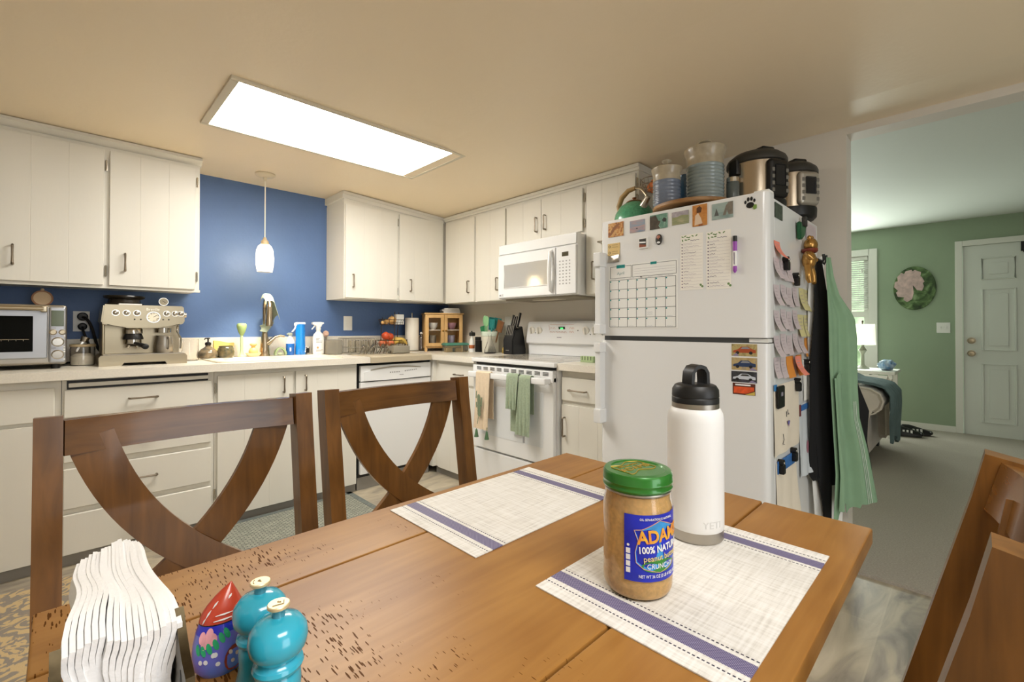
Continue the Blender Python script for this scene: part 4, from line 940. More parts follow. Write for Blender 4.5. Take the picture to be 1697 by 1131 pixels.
# flour jar
fj = thing('flour_jar', 'wide glass jar half full of flour between toaster oven and espresso machine', 'jar', (-2.648, -.22, CZ))
b = B(fj); b.lathe([(0, .005), (.046, .005), (.049, .012), (.049, .05), (.03, .066), (.01, .062), (0, .068)], (-2.648, -.22, CZ), 32); b.done('flour', mat('flour_white', '#efe7d3', .9), fj)
b = B(fj); b.lathe([(0, 0), (.046, 0), (.051, .006), (.052, .09), (.049, .104), (.051, .106), (.051, .116), (.049, .118), (.048, .104), (.0505, .09), (.0495, .006), (0, .004)], (-2.648, -.22, CZ), 36); b.done('glass', m_glass, fj)
b = B(fj); b.lathe([(.0525, .103), (.054, .105), (.054, .116), (.0515, .118)], (-2.648, -.22, CZ), 36); b.done('rim_ring', mat('tan_rim', '#c3b08c', .4), fj)
sc = thing('measuring_scoop', 'steel measuring scoop standing in the flour jar', 'scoop', (-2.62, -.22, CZ+.06))
b = B(sc); b.T = M.Translation((-2.640, -.22, CZ+.145)) @ M.Rotation(.3, 4, 'Y'); b.lathe([(0, -.016), (.016, -.016), (.019, .012), (.018, .012), (.015, -.014), (0, -.014)], seg=20); b.strip([(0, .0), (-.006, -.04), (-.012, -.075)], .008, .002, 'y'); b.done('scoop', m_chrome, sc)
# espresso machine
EX, EY = -2.398, -.235
es = thing('espresso_machine', 'stainless espresso machine with bean hopper, portafilter and steam wand', 'espresso machine', (EX, EY, CZ))
def eb(x0, x1, y0, y1, z0, z1, bv=.004): b.box(EX+x0, EX+x1, EY+y0, EY+y1, CZ+z0, CZ+z1, bv)
m_esteel = mat('champagne_steel', '#a3977f', .30, 1., bump=.04, bs=40, stretch=(40, 1, 1))
b = B(es); b.prism([(EX-.192, CZ+.0), (EX-.19, CZ+.0), (EX-.10, CZ+.0), (EX-.09, CZ+.016), (EX+.09, CZ+.016), (EX+.10, CZ+0), (EX+.193, CZ+.0), (EX+.194, CZ+.045), (EX+.185, CZ+.058), (EX-.185, CZ+.058), (EX-.193, CZ+.045)], EY-.175, EY+.16, 'y'); b.done('drip_tray', m_esteel, es)
b = B(es); eb(-.175, .175, -.155, -.02, .058, .062, .001); b.done('tray_grate', m_steel, es)
b = B(es); eb(-.178, .178, -.02, .155, .058, .30); b.done('body', m_esteel, es)
b = B(es); eb(-.178, -.165, -.10, -.02, .058, .24); b.done('side_panel', m_esteel, es)
b = B(es); z = CZ; b.prism([(EX-.175, z+.335), (EX-.185, z+.235), (EX-.165, z+.222), (EX-.10, z+.22), (EX-.085, z+.207), (EX+.075, z+.207), (EX+.09, z+.22), (EX+.165, z+.225), (EX+.185, z+.24), (EX+.18, z+.335)], EY-.155, EY+.15, 'y'); bmesh.ops.bevel(b.bm, geom=b.bm.edges[:], offset=.006, segments=2, affect='EDGES'); hd = b.done('head', m_esteel, es)
FYE = EY-.156
for x in (-.125, -.080, -.035, .098, .138, .176-.01):
    b = B(es); b.ball((EX+x, FYE, CZ+.29), .0135, .006, .0135, 18, 10); b.lathe([(.0135, -.001), (.017, -.001), (.017, .003)], (EX+x, FYE, CZ+.29), 20, 'y'); b.done('button', m_chrome, hd)
b = B(es); b.lathe([(.032, .003), (.032, -.008), (.027, -.008)], (EX+.037, FYE, CZ+.268), 32, 'y'); b.done('gauge_ring', m_chrome, hd)
b = B(es); b.lathe([(.028, -.006), (0, -.006)], (EX+.037, FYE, CZ+.268), 32, 'y'); ga = b.done('gauge_face', mat('ivory_gauge', '#efe6d0', .4), hd)
b = B(es); b.tube([(EX+.037, FYE-.0068, CZ+.268), (EX+.052, FYE-.0068, CZ+.279)], .0012, 5); b.done('gauge_needle', m_black, hd)
for x, z in ((-.045, .255), (-.018, .255), (.082, .255), (.108, .255)):
    b = B(es); b.ball((EX+x, FYE, CZ+z), .004, .002, .004, 8, 6); b.done('indicator_light', m_dark, hd)
b = B(es); b.text('Breville', .020, M.Translation((EX+.035, FYE-.0005, CZ+.312)) @ M.Rotation(PI/2, 4, 'X')); b.done('lettering', mat('silver_lettering', '#f1ead8', .3, .3), hd, 0)
b = B(es); b.lathe([(0, .34), (.082, .34), (.088, .345), (.075, .352), (.072, .37), (.09, .378), (.095, .385), (.093, .392), (0, .394)], (EX-.075, EY+.03, CZ), 32); b.done('bean_hopper', mat('smoked_plastic', '#2a241c', .25), es)
b = B(es); eb(-.11, -.01, -.12, -.06, .335, .343, .002); b.done('top_tray', m_white, es)
b = B(es); b.lathe([(0, .205), (.038, .205), (.042, .195), (.042, .175), (0, .175)], (EX-.045, EY-.09, CZ), 24); b.done('grinder_outlet', m_chrome, es)
b = B(es); b.lathe([(0, .178), (.036, .178), (.046, .150), (.046, .142), (0, .142)], (EX-.045, EY-.09, CZ), 24); b.done('group_collar', m_black, es)
b = B(es); b.lathe([(0, .143), (.036, .143), (.037, .118), (.030, .112), (.016, .104), (0, .104)], (EX-.045, EY-.095, CZ), 24); b.tube([(EX-.065, EY-.10, CZ+.108), (EX-.072, EY-.10, CZ+.094)], .007, 8); b.tube([(EX-.03, EY-.10, CZ+.108), (EX-.024, EY-.10, CZ+.094)], .007, 8); pf = b.done('portafilter', m_chrome, es)
b = B(es); b.tube([(EX-.04, EY-.13, CZ+.122), (EX-.02, EY-.20, CZ+.112), (EX-.008, EY-.235, CZ+.106)], [.008, .012, .014], 12); b.ball((EX-.006, EY-.24, CZ+.105), .016, .006, .016, 16, 8); b.done('portafilter_handle', m_black, pf)
b = B(es); b.lathe([(0, .207), (.036, .207), (.036, .18), (0, .18)], (EX+.095, EY-.07, CZ), 24); b.done('group_head', m_chrome, es)
b = B(es); b.tube([(EX+.155, EY-.12, CZ+.22), (EX+.15, EY-.13, CZ+.19), (EX+.158, EY-.135, CZ+.17), (EX+.17, EY-.13, CZ+.145), (EX+.168, EY-.13, CZ+.085)], .005, 10); b.done('steam_wand', m_chrome, es)
b = B(es); b.lathe([(0, -.012), (.014, -.012), (.016, .0), (.014, .014), (0, .014)], (EX+.192, EY-.06, CZ+.285), 16, 'x'); b.done('steam_dial', m_nick, es)
mj = thing('milk_jug', 'steel milk frothing jug standing on the espresso machine drip tray', 'jug', (EX+.095, EY-.10, CZ+.062))
b = B(mj); b.lathe([(0, 0), (.042, 0), (.044, .004), (.041, .06), (.037, .085), (.039, .10), (.037, .10), (.035, .085), (.039, .06), (.041, .006), (0, .004)], (EX+.095, EY-.10, CZ+.063), 32); b.done('jug', m_steel, mj)
b = B(mj); b.tube([(EX+.105, EY-.138, CZ+.150), (EX+.108, EY-.165, CZ+.150), (EX+.108, EY-.17, CZ+.13), (EX+.108, EY-.165, CZ+.09), (EX+.105, EY-.14, CZ+.088)], .005, 8, flat=1.4); b.done('handle', m_steel, mj)
tg = thing('thermometer', 'small round dial thermometer standing on top of the espresso machine', 'thermometer', (EX+.105, EY+.02, CZ+.335))
b = B(tg); b.lathe([(0, -.006), (.024, -.006), (.024, .006), (.0, .006)], (EX+.105, EY+.02, CZ+.366), 28, 'y'); b.cyl((EX+.105, EY+.02, CZ+.345), (EX+.105, EY+.02, CZ+.3355), .006); b.lathe([(0, 0), (.012, 0), (.012, .003), (0, .003)], (EX+.105, EY+.02, CZ+.3355), 14); b.done('case', m_chrome, tg)
b = B(tg); b.lathe([(0, -.0068), (.021, -.0068)], (EX+.105, EY+.02, CZ+.366), 28, 'y'); b.done('dial_face', mat('ivory_dial', '#efe9d6', .5), tg, 0)
b = B(tg); b.tube([(EX+.098, EY+.0128, CZ+.372), (EX+.114, EY+.0128, CZ+.360)], .0011, 5); b.done('needle', m_black, tg)
# clear jar
gj = thing('glass_jar', 'empty clear glass measuring jar beside the espresso machine', 'jar', (-2.150, -.17, CZ))
b = B(gj); b.lathe([(0, 0), (.042, 0), (.045, .004), (.045, .13), (.0465, .137), (.0445, .137), (.043, .13), (.043, .006), (0, .005)], (-2.150, -.17, CZ), 32); b.done('glass', m_glass, gj)
b = B(gj)
for k in range(5): a = -.75; b.box(-2.150+.0455*math.cos(a)-.001, -2.150+.0455*math.cos(a)+.001, -.17+.0455*math.sin(a)-.004-.004*(k % 2), -.17+.0455*math.sin(a)+.002, CZ+.03+k*.015, CZ+.0315+k*.015)
b.done('scale_mark', m_inkg, gj, 0)
LZ = zt                 # sink ledge
# soap dispenser
sd = thing('soap_dispenser', 'squat glazed grey-brown pottery soap dispenser with black pump, left on the sink ledge', 'soap dispenser', (-2.045, -.125, LZ))
b = B(sd); b.lathe([(0, 0), (.048, 0), (.056, .006), (.060, .022), (.055, .042), (.04, .060), (.022, .072), (.015, .078), (.015, .088), (0, .088)], (-2.045, -.125, LZ), 32); b.done('body', mat('reactive_glaze', '#45463f', .15, col2='#8a775a', vs=30, coat=.5), sd)
b = B(sd); b.lathe([(0, .086), (.018, .086), (.018, .102), (.010, .106), (.005, .108), (.005, .126), (.012, .128), (.012, .134), (0, .135)], (-2.045, -.125, LZ), 20); b.tube([(-2.045, -.125, LZ+.131), (-2.062, -.135, LZ+.131), (-2.068, -.138, LZ+.124)], .004, 8); b.done('pump', m_black, sd)
sp = thing('sponge_holder', 'brown-green pottery cup on the sink ledge holding a yellow sponge', 'holder', (-1.945, -.135, LZ))
b = B(sp); b.lathe([(0, 0), (.040, 0), (.048, .012), (.051, .038), (.047, .06), (.041, .072), (.043, .079), (.040, .079), (.038, .07), (.045, .04), (.042, .01), (0, .006)], (-1.945, -.135, LZ), 32); b.done('cup', mat('olive_glaze', '#6e6244', .2, col2='#3c4236', vs=40, coat=.5), sp)
b = B(); b.prism([(-.060, .0), (.058, -.018), (.062, .055), (.03, .050), (0, .060), (-.03, .068), (-.060, .070)], -.012, .012, 'y'); bmesh.ops.bevel(b.bm, geom=b.bm.edges[:], offset=.003, segments=2, affect='EDGES')
solo('sponge', 'yellow sponge leaning upright behind the pottery cup', 'sponge', b, mat('yellow_sponge', '#e2cf7a', .9, bump=.6, bs=250), (-1.942, -.055, CZ+.052), 0)
br = thing('dish_brush', 'pale green silicone dish brush standing upright on the sink ledge', 'brush', (-1.848, -.12, LZ))
m_sg = mat('sage_silicone', '#a9bf90', .5)
b = B(br); b.lathe([(0, 0), (.022, 0), (.022, .004), (.012, .018), (.009, .05), (.0095, .125), (.008, .15), (0, .15)], (-1.848, -.12, LZ), 20); b.done('handle', m_sg, br)
b = B(br); b.lathe([(0, .145), (.010, .148), (.022, .175), (.030, .205), (.030, .222), (.024, .231), (0, .233)], (-1.848, -.12, LZ), 24); b.done('bristle_head', mat('sage_bristles', '#8fa86f', .6, bump=.6, bs=220), br)
b = B(); b.box(-.06, .06, -.008, .008, 0, .010, .002); solo('tray', 'narrow black tray lying behind the brushes at the backsplash', 'tray', b, m_black, (-1.83, -.047, CZ))
sdh = thing('soap_dish', 'small round cream dish under the wooden scrub brush', 'dish', (-1.778, -.13, LZ))
b = B(sdh); b.lathe([(0, 0), (.034, 0), (.047, .018), (.049, .026), (.046, .026), (.042, .016), (0, .012)], (-1.778, -.13, LZ), 28); b.done('dish', mat('cream_ceramic', '#d9c6a4', .4), sdh)
b = B(); b.lathe([(0, 0), (.022, 0), (.028, .012), (.028, .028), (.020, .044), (.011, .052), (.013, .058), (.021, .066), (.022, .074), (.016, .080), (0, .082)], seg=28); solo('scrub_brush', 'turned wooden palm scrub brush sitting in the cream dish', 'brush', b, m_oak, (-1.778, -.13, LZ+.013))
# faucet
fa = thing('faucet', 'brushed nickel pull-down kitchen faucet with curved side lever', 'faucet', (-1.70, -.11, LZ))
m_fn = mat('satin_nickel', '#b9ab93', .24, 1.)
b = B(fa); X_, Y_ = -1.70, -.11
b.lathe([(0, 0), (.036, 0), (.036, .006), (.032, .012), (.031, .05), (.027, .11), (.020, .16), (.015, .20)], (X_, Y_, LZ), 28); b.tube([(X_, Y_, LZ+.19), (X_, Y_, LZ+.33)]+[(X_-.012*k/8, Y_-.075+.075*math.cos(PI*k/8), LZ+.33+.085*math.sin(PI*k/8)) for k in range(1, 8)]+[(X_-.014, Y_-.152, LZ+.325)], .0145, 16); b.done('spout', m_fn, fa)
b = B(fa); b.tube([(X_-.014, Y_-.152, LZ+.345), (X_-.016, Y_-.156, LZ+.30), (X_-.020, Y_-.163, LZ+.228), (X_-.0205, Y_-.164, LZ+.212)], [.018, .020, .0245, .022], 20); b.done('spray_head', m_fn, fa)
b = B(fa); b.tube([(X_+.012, Y_-.01, LZ+.085), (X_+.035, Y_-.012, LZ+.105), (X_+.065, Y_-.014, LZ+.135), (X_+.10, Y_-.016, LZ+.145), (X_+.128, Y_-.018, LZ+.138)], [.02, .016, .0095, .009, .0085], 14); b.done('lever', m_fn, fa)
dc = thing('dishcloth', 'grey-green cloth draped over the top of the faucet', 'cloth', (-1.70, -.19, LZ+.33))
def dcf(u, v):
    t = (u-.5)*2; a = v
    y = Y_-.075+.082*math.cos(PI*(.25+.6*a)) if True else 0
    zz2 = LZ+.345+.096*math.sin(PI*(.25+.6*a))
    x = X_-.006+t*.030
    if t > .35: q = (t-.35)/.65; x = X_-.006+.02+.042*q; zz2 -= .17*q*(1-.25*a)+.0; y += .01*math.sin(a*9)*q
    elif t < -.6: q = (-t-.6)/.4; x = X_-.006-.024-.006*q; zz2 -= .03*q
    return (x, y, zz2)
b = B(dc); b.sheet(dcf, 24, 16, .003); m_dcl = mat('grey_green_microfibre', '#7e8a7d', .95, bump=.4, bs=300); b.done('cloth', m_dcl, dc, 60)
b = B(dc); b.sheet(lambda u, v: (X_-.044+.085*u+.012*math.sin(v*3), Y_-.035-.03*math.sin(u*PI)+.006*math.sin(u*8), LZ+.215+.035*u-.06*v*(1-abs(u-.4))), 12, 8, .003); b.done('hanging_fold', m_dcl, dc, 60)
b = B(); b.strip([(.036*math.cos(PI*k/12), .004+.050*math.sin(PI*k/12)) for k in range(13)], .012, .03, 'y'); solo('soap_saver', 'small sage green arch-shaped holder right of the faucet', 'holder', b, m_sg, (-1.60, -.125, LZ))
b = B(); b.ball((0, 0, .012), .02, .012, .012, 16, 10); solo('soap_bar', 'small pale green soap under the sage arch holder', 'soap', b, mat('pale_green_soap', '#c3cdae', .6), (-1.60, -.125, LZ))
# small blue bottle
sb = thing('spray_bottle', 'small half-clear spray bottle of blue cleaner with grey nozzle', 'spray bottle', (-1.532, -.125, LZ))
m_bl = mat('blue_cleaner', '#1a5fb4', .2)
b = B(sb); b.lathe([(0, 0), (.027, 0), (.029, .004), (.029, .085), (0, .088)], (-1.532, -.125, LZ), 24); b.done('liquid', m_bl, sb)
b = B(sb); b.lathe([(.029, .085), (.028, .10), (.018, .125), (.011, .135), (.011, .145), (0, .145)], (-1.532, -.125, LZ), 24); b.done('shoulder', mat('frosted_clear_plastic', '#d5dadd', .3), sb)
b = B(sb); b.box(-1.545, -1.520, -.140, -.112, LZ+.143, LZ+.165, .004); b.box(-1.556, -1.543, -.13, -.12, LZ+.150, LZ+.160, .002); b.done('nozzle', mat('grey_nozzle', '#8b948b', .5), sb)
b = B(sb); b.box(-1.545, -1.535, -.1552, -.153, LZ+.03, LZ+.055); b.done('white_mark', m_white, sb, 0)
bs_ = thing('spray_bottle', 'tall bright blue spray bottle with white trigger right of the faucet', 'spray bottle', (-1.460, -.125, LZ))
b = B(bs_); b.lathe([(0, 0), (.034, 0), (.037, .006), (.036, .06), (.033, .12), (.035, .17), (.033, .20), (.032, .228), (0, .228)], (-1.460, -.125, LZ), 28); b.done('bottle', mat('bright_blue_plastic', '#1478cf', .2, coat=.4), bs_)
b = B(bs_); b.box(-1.492, -1.430, -.150, -.10, LZ+.226, LZ+.243, .006, 3); b.box(-1.503, -1.485, -.138, -.112, LZ+.216, LZ+.238, .004); b.tube([(-1.492, -.125, LZ+.222), (-1.500, -.125, LZ+.195), (-1.512, -.125, LZ+.178), (-1.520, -.125, LZ+.172)], [.006, .005, .005, .004], 8); b.done('trigger', m_white, bs_)
b = B(bs_); [b.box(-1.438+.0015*k, -1.432+.0015*k, -.158, -.1565, LZ+.02+.012*k, LZ+.027+.012*k) for k in range(4)]; b.done('label_print', m_wp, bs_, 0)
b = B(); b.lathe([(0, 0), (.018, 0), (.018, .052), (.015, .058), (0, .058)], seg=20); b.mi = 1; b.lathe([(.0182, .012), (.0186, .012), (.0186, .048), (.0182, .048)], a0=-2.6, a1=-1.3, seg=10)
solo('salt_shaker', 'little dark and silver canister between the blue and the white spray bottle', 'canister', b, [m_steel, m_black], (-1.402, -.115, LZ))
ws = thing('spray_bottle', 'white cleaner spray bottle with grey lettering and trigger head', 'spray bottle', (-1.322, -.112, LZ))
b = B(ws); b.lathe([(0, 0), (.040, 0), (.043, .006), (.043, .125), (.036, .15), (.02, .168), (.016, .172), (.016, .19), (0, .19)], (-1.322, -.112, LZ), 32, sy=.72); b.done('bottle', m_white, ws)
b = B(ws); b.lathe([(0, .186), (.018, .186), (.018, .212), (0, .212)], (-1.322, -.112, LZ), 20); b.prism([(-1.372, LZ+.238), (-1.368, LZ+.228), (-1.345, LZ+.222), (-1.338, LZ+.210), (-1.305, LZ+.210), (-1.300, LZ+.226), (-1.284, LZ+.236), (-1.286, LZ+.243), (-1.31, LZ+.247), (-1.362, LZ+.246)], -.127, -.097, 'y'); b.tube([(-1.348, -.112, LZ+.224), (-1.358, -.112, LZ+.205), (-1.372, -.112, LZ+.190)], [.005, .005, .004], 8); b.done('trigger_head', m_white, ws)
b = B(ws)
for z, w in ((.118, .03), (.108, .022), (.098, .05), (.088, .046), (.030, .05), (.022, .04)): b.box(-1.322-.03, -1.322-.03+w, -.1432, -.1425, LZ+z, LZ+z+.0035)
b.done('label_print', m_inkg, ws, 0)
b = B(ws); b.lathe([(0, 0), (.008, 0), (.008, .0008)], (-1.338, -.1432, LZ+.05), 16, 'y'); b.done('label_emblem', mat('tan_emblem', '#c49a6c', .6), ws, 0)
wdb = thing('bottle_brush', 'thin brush with a round pink head leaning beside the white spray bottle', 'brush', (-1.235, -.06, CZ))
b = B(wdb); b.tube([(-1.223, -.055, CZ), (-1.238, -.055, CZ+.14)], .0025, 6); b.done('stem', m_chrome, wdb)
b = B(wdb); b.lathe([(0, -.008), (.016, -.008), (.024, -.002), (.024, .006), (.016, .010), (0, .010)], (-1.241, -.058, CZ+.163), 24, 'y'); b.done('head', mat('pink_beige_brush', '#d9b39c', .6, var=.2, vs=120), wdb)
# clear square container
cb = thing('storage_box', 'clear plastic box standing upside down left of the dish rack', 'container', (-1.212, -.10, CZ))
b = B(cb)
for sgn, o in ((0, 0), (1, .003)):
    b.box(-1.275+o, -1.150-o, -.165+o, -.035-o, CZ+.0+(0 if not sgn else -.001), CZ+.115-o, .010-.002*sgn, 3)
b.done('box', mat('frosted_plastic', '#d8d3c6', .25, trans=.75, ior=1.15), cb)
# drying mat, dish rack, cutlery
def matf(u, v):
    x = -1.165+.515*u; L_ = .40*v; d = .415
    if L_ < .385-.03: y = -.265-L_; z = CZ+.0005
    else: q = L_-.355; y = -.62-.028*min(1, q/.022) ; z = CZ+.0005-max(0, q-.018)*1.0
    y -= 0
    return (x, y, z)
b = B(); N1 = 24
def matg(u, v):
    x = -1.165+.515*u; Lt = .43; d = Lt*v
    if d < .378: return (x, -.27-d, CZ+.001+.001*math.sin(u*30))
    a = min(1., (d-.378)/.012)*PI/2
    return (x, -.648-.006*math.sin(a)-.001*math.sin(u*9), CZ+.001-.006*(1-math.cos(a))-max(0, d-.390)*.95)
b.sheet(matg, 30, 60, .004); solo('drying_mat', 'tan fabric drying mat under the dish rack, its edge hanging over the worktop', 'mat', b, mat('tan_drying_mat', '#b6aa92', .95, bump=.5, bs=250), (0, 0, 0))
rk = thing('dish_rack', 'grey wire dish rack at the back of the worktop', 'dish rack', (-1.0, -.17, CZ))
m_wire = mat('grey_wire', '#b5b1a6', .35, .8)
b = B(rk)
rx0, rx1, ry0, ry1 = -1.135, -.882, -.245, -.045
for z in (.012, .055, .125): b.tube([(rx0, ry0, CZ+z), (rx1, ry0, CZ+z), (rx1, ry1, CZ+z), (rx0, ry1, CZ+z)], .0024, 6, True)
for k in range(13):
    x = rx0+(rx1-rx0)*k/12; b.tube([(x, ry0, CZ+.125), (x, ry0, CZ+.012), (x, ry1, CZ+.012), (x, ry1, CZ+.125)], .0017, 5)
for k in range(1, 8):
    y = ry0+(ry1-ry0)*k/8; b.tube([(rx0, y, CZ+.125), (rx0, y, CZ+.012), (rx1, y, CZ+.012), (rx1, y, CZ+.125)], .0015, 5)
for x in (rx0+.02, rx1-.02):
    for y in (ry0+.02, ry1-.02): b.cyl((x, y, CZ), (x, y, CZ+.014), .005, seg=8)
b.done('wire', m_wire, rk)
m_gl2 = mat('ribbed_clear_glass', '#e9e4d8', .15, trans=.9, ior=1.3)
for k, x in enumerate((-1.09, -1.033, -.976, -.919)):
    b = B(); b.lathe([(0, .10), (.027, .10), (.029, .095), (.026, 0), (.0235, 0), (.026, .09), (0, .094)], seg=20)
    solo('drinking_glass', ('first', 'second', 'third', 'fourth')[k]+' upturned clear glass from the left inside the wire dish rack', 'glass', b, m_gl2, (x, -.19, CZ+.0165), 0, 'glasses in the dish rack')
cg = 'cutlery drying on the mat'
for k in range(10):
    x = -1.118+.0275*k; kind = k % 3
    b = B(); b.T = M.Rotation(-.62+.10*math.sin(k*2.1), 4, 'Z') @ M.Translation((0, 0, .004)) @ M.Rotation(.24, 4, 'X')
    b.strip([(0, -.075), (0, .02), (0, .028)], [.009, .005, .006], .0022, 'y')
    for v in b.bm.verts: pass
    bb = B(); bb.T = M.Rotation(-.75+.14*math.sin(k*2.1), 4, 'Z') @ M.Rotation(.52, 4, 'X') @ M.Translation((0, .046, 0))
    bb.box(-.0045, .0045, -.045, .05, 0, .0018, .0006, 1)
    if kind == 0: bb.ball((0, .066, .004), .013, .020, .005, 14, 8)
    elif kind == 1:
        bb.box(-.010, .010, .048, .066, .001, .0028, .0006, 1)
        for q in (-.0075, -.0025, .0025, .0075): bb.box(q-.0012, q+.0012, .064, .088, .001, .0026)
    else: bb.prism([(-.006, .048), (.006, .048), (.0065, .09), (.002, .105), (-.004, .10)], .0004, .0018, 'z')
    b.bm.free()
    nm = ('spoon', 'fork', 'knife')[kind]
    solo(nm, 'steel %s in the row of cutlery drying in front of the dish rack' % nm, nm, bb, m_chrome, (x, -.385-.014*(k % 2), CZ+.008), 0, nm+'s in '+cg)
tb_ = B()
for o, mm_ in ((0, 0), (.003, 1)): tb_.box(-.075+o, .075-o, -.05+o, .05-o, 0+(.0 if not mm_ else .003), .058+(0 if not mm_ else .0004), .006, 2)
solo('plastic_tub', 'upturned clear plastic tub on the mat in front of the fruit basket', 'container', tb_, mat('cloudy_plastic', '#d2ccbd', .3, trans=.65, ior=1.15), (-.775, -.37, CZ+.0055))
# two-tier fruit basket
fb = thing('fruit_basket', 'two-tier dark wire fruit basket holding fruit in the corner', 'basket', (-.70, -.17, CZ))
m_fw = mat('dark_bronze_wire', '#4a3a2a', .4, .8); BX, BY = -.718, -.155
def oval(rx, ry, z, n=28): return [(BX+rx*math.cos(2*PI*k/n), BY+ry*math.sin(2*PI*k/n), CZ+z) for k in range(n)]
for nm, z, rx, ry, h in (('lower_tier', .045, .145, .088, .06), ('upper_tier', .235, .115, .075, .045)):
    b = B(fb)
    for q in (0, .5, 1): b.tube(oval(rx*(.86+.14*q), ry*(.86+.14*q), z+h*q), .003 if q == 1 else .002, 6, True)
    for k in range(18):
        a = 2*PI*k/18; b.tube([(BX+rx*.86*math.cos(a), BY+ry*.86*math.sin(a), CZ+z), (BX+rx*math.cos(a), BY+ry*math.sin(a), CZ+z+h)], .0015, 5)
    for k in range(-4, 5):
        x = k*rx*.19; yy = ry*.86*math.sqrt(max(0, 1-(x/(rx*.86))**2)); b.tube([(BX+x, BY-yy, CZ+z), (BX+x, BY+yy, CZ+z)], .0015, 5)
    b.done(nm, m_fw, fb)
b = B(fb)
for s_ in (-1, 1): b.tube([(BX+s_*.145, BY, CZ+.105), (BX+s_*.150, BY, CZ+.09), (BX+s_*.152, BY-.03, CZ+.003)], .004, 8); b.tube([(BX+s_*.145, BY+.01, CZ+.1), (BX+s_*.152, BY+.05, CZ+.003)], .004, 8)
b.tube([(BX-.02, BY-.088, CZ+.10), (BX-.015, BY-.078, CZ+.30), (BX-.012, BY-.076, CZ+.345)], .003, 8); b.tube([(BX+.09, BY+.06, CZ+.10), (BX+.095, BY+.045, CZ+.345)], .003, 8)
b.tube([(BX-.06, BY+.075, CZ+.1), (BX-.05, BY+.068, CZ+.3)], .003, 8); b.done('frame', m_fw, fb)
m_tom = mat('tomato_red', '#c9512c', .3, var=.15, vs=20, coat=.3); m_app2 = mat('blush_peach', '#dd7d52', .5, var=.2, vs=25)
fz = CZ+.05
for nm, lab, x, y, z, r, m_ in (('tomato', 'large red tomato at the left of the lower basket tier, topmost', -.765, -.175, .142, .036, m_tom), ('tomato', 'red tomato beside the basket post, right of the larger one', -.693, -.115, .135, .034, m_tom),
    ('peach', 'blushing peach at the left rim of the lower basket tier', -.79, -.155, .079, .030, m_app2), ('peach', 'blushing peach in the middle of the lower basket tier, by the bananas', -.725, -.19, .079, .030, m_app2), ('peach', 'blushing peach at the back of the lower tier under the tomatoes', -.74, -.105, .079, .029, m_app2)):
    b = B(); b.ball((0, 0, 0), r, r, r*.92, 22, 14); b.cyl((0, 0, r*.84), (.003, 0, r*1.05), .0025, seg=6); solo(nm, lab, nm, b, m_, (BX+(x+.70), y, CZ+z))
m_ban = mat('banana_yellow', '#d9b75a', .5, var=.12, vs=30)
for k in range(4):
    b = B(); pts = [(-.055+.110*t, -.016*math.cos((t-.5)*PI)*(1+.1*k), .042*math.sin(t*PI)) for t in [q/12 for q in range(13)]]
    b.tube(pts, [.005, .009, .013, .0155, .0165, .017, .017, .017, .0165, .015, .012, .008, .004], 8)
    solo('banana', ('front', 'second', 'third', 'rearmost')[k]+' banana of the bunch lying in the lower basket tier', 'banana', b, m_ban, (BX+.060, BY-.052+.030*k, CZ+.068+.004*(k % 2)), .12*(k-1.5), 'bananas in the lower tier')
m_on = mat('onion_skin', '#d9ac6c', .35, var=.15, vs=25)
for lab, x, r in (('round tan onion in the middle of the upper basket tier', -.008, .036), ('small tan onion left of the round one in the upper tier', -.062, .021), ('smallest tan onion at the left end of the upper tier', -.094, .016)):
    b = B(); b.ball((0, 0, 0), r, r, r*.95, 20, 12); b.cyl((0, 0, r*.8), (0, 0, r*1.2), r*.14, r*.05, 8); solo('onion', lab, 'onion', b, m_on, (BX+x, BY-.02, CZ+.239+r))
b = B(); b.box(-.036, .036, -.025, .025, 0, .088, .003); solo('carton', 'small white carton standing in the upper basket tier', 'carton', b, m_white, (BX+.062, BY-.015, CZ+.239))
# paper towel
pt_ = thing('paper_towel_holder', 'upright holder rod with round base behind the fruit basket', 'holder', (-.488, -.11, CZ))
b = B(pt_); b.lathe([(0, 0), (.068, 0), (.070, .008), (0, .010)], (-.488, -.11, CZ), 28); b.cyl((-.488, -.11, CZ+.008), (-.488, -.11, CZ+.335), .006); b.ball((-.488, -.11, CZ+.338), .009); b.done('stand', m_chrome, pt_)
b = B(); b.lathe([(.021, 0), (.060, 0), (.061, .002), (.061, .288), (.060, .29), (.021, .29), (.021, 0)], seg=40); solo('paper_towel_roll', 'white roll of paper towels standing right of the fruit basket', 'paper towel', b, mat('quilted_paper', '#efe9dc', .9, bump=.3, bs=150), (-.488, -.11, CZ+.0105))
gb = thing('glass_bottle', 'slim clear glass swing-top bottle left of the little wooden cabinet', 'bottle', (-.395, -.12, CZ))
b = B(gb); b.lathe([(0, 0), (.023, 0), (.025, .003), (.025, .10), (.020, .125), (.010, .14), (.009, .155), (.011, .157), (.009, .16), (.007, .14), (.018, .122), (.023, .1), (.023, .005), (0, .004)], (-.395, -.12, CZ), 24); b.done('glass', m_glass, gb)
b = B(gb); b.lathe([(.010, .152), (.013, .154), (.013, .163), (.008, .172), (0, .173)], (-.395, -.12, CZ), 16); b.done('stopper', m_white, gb)
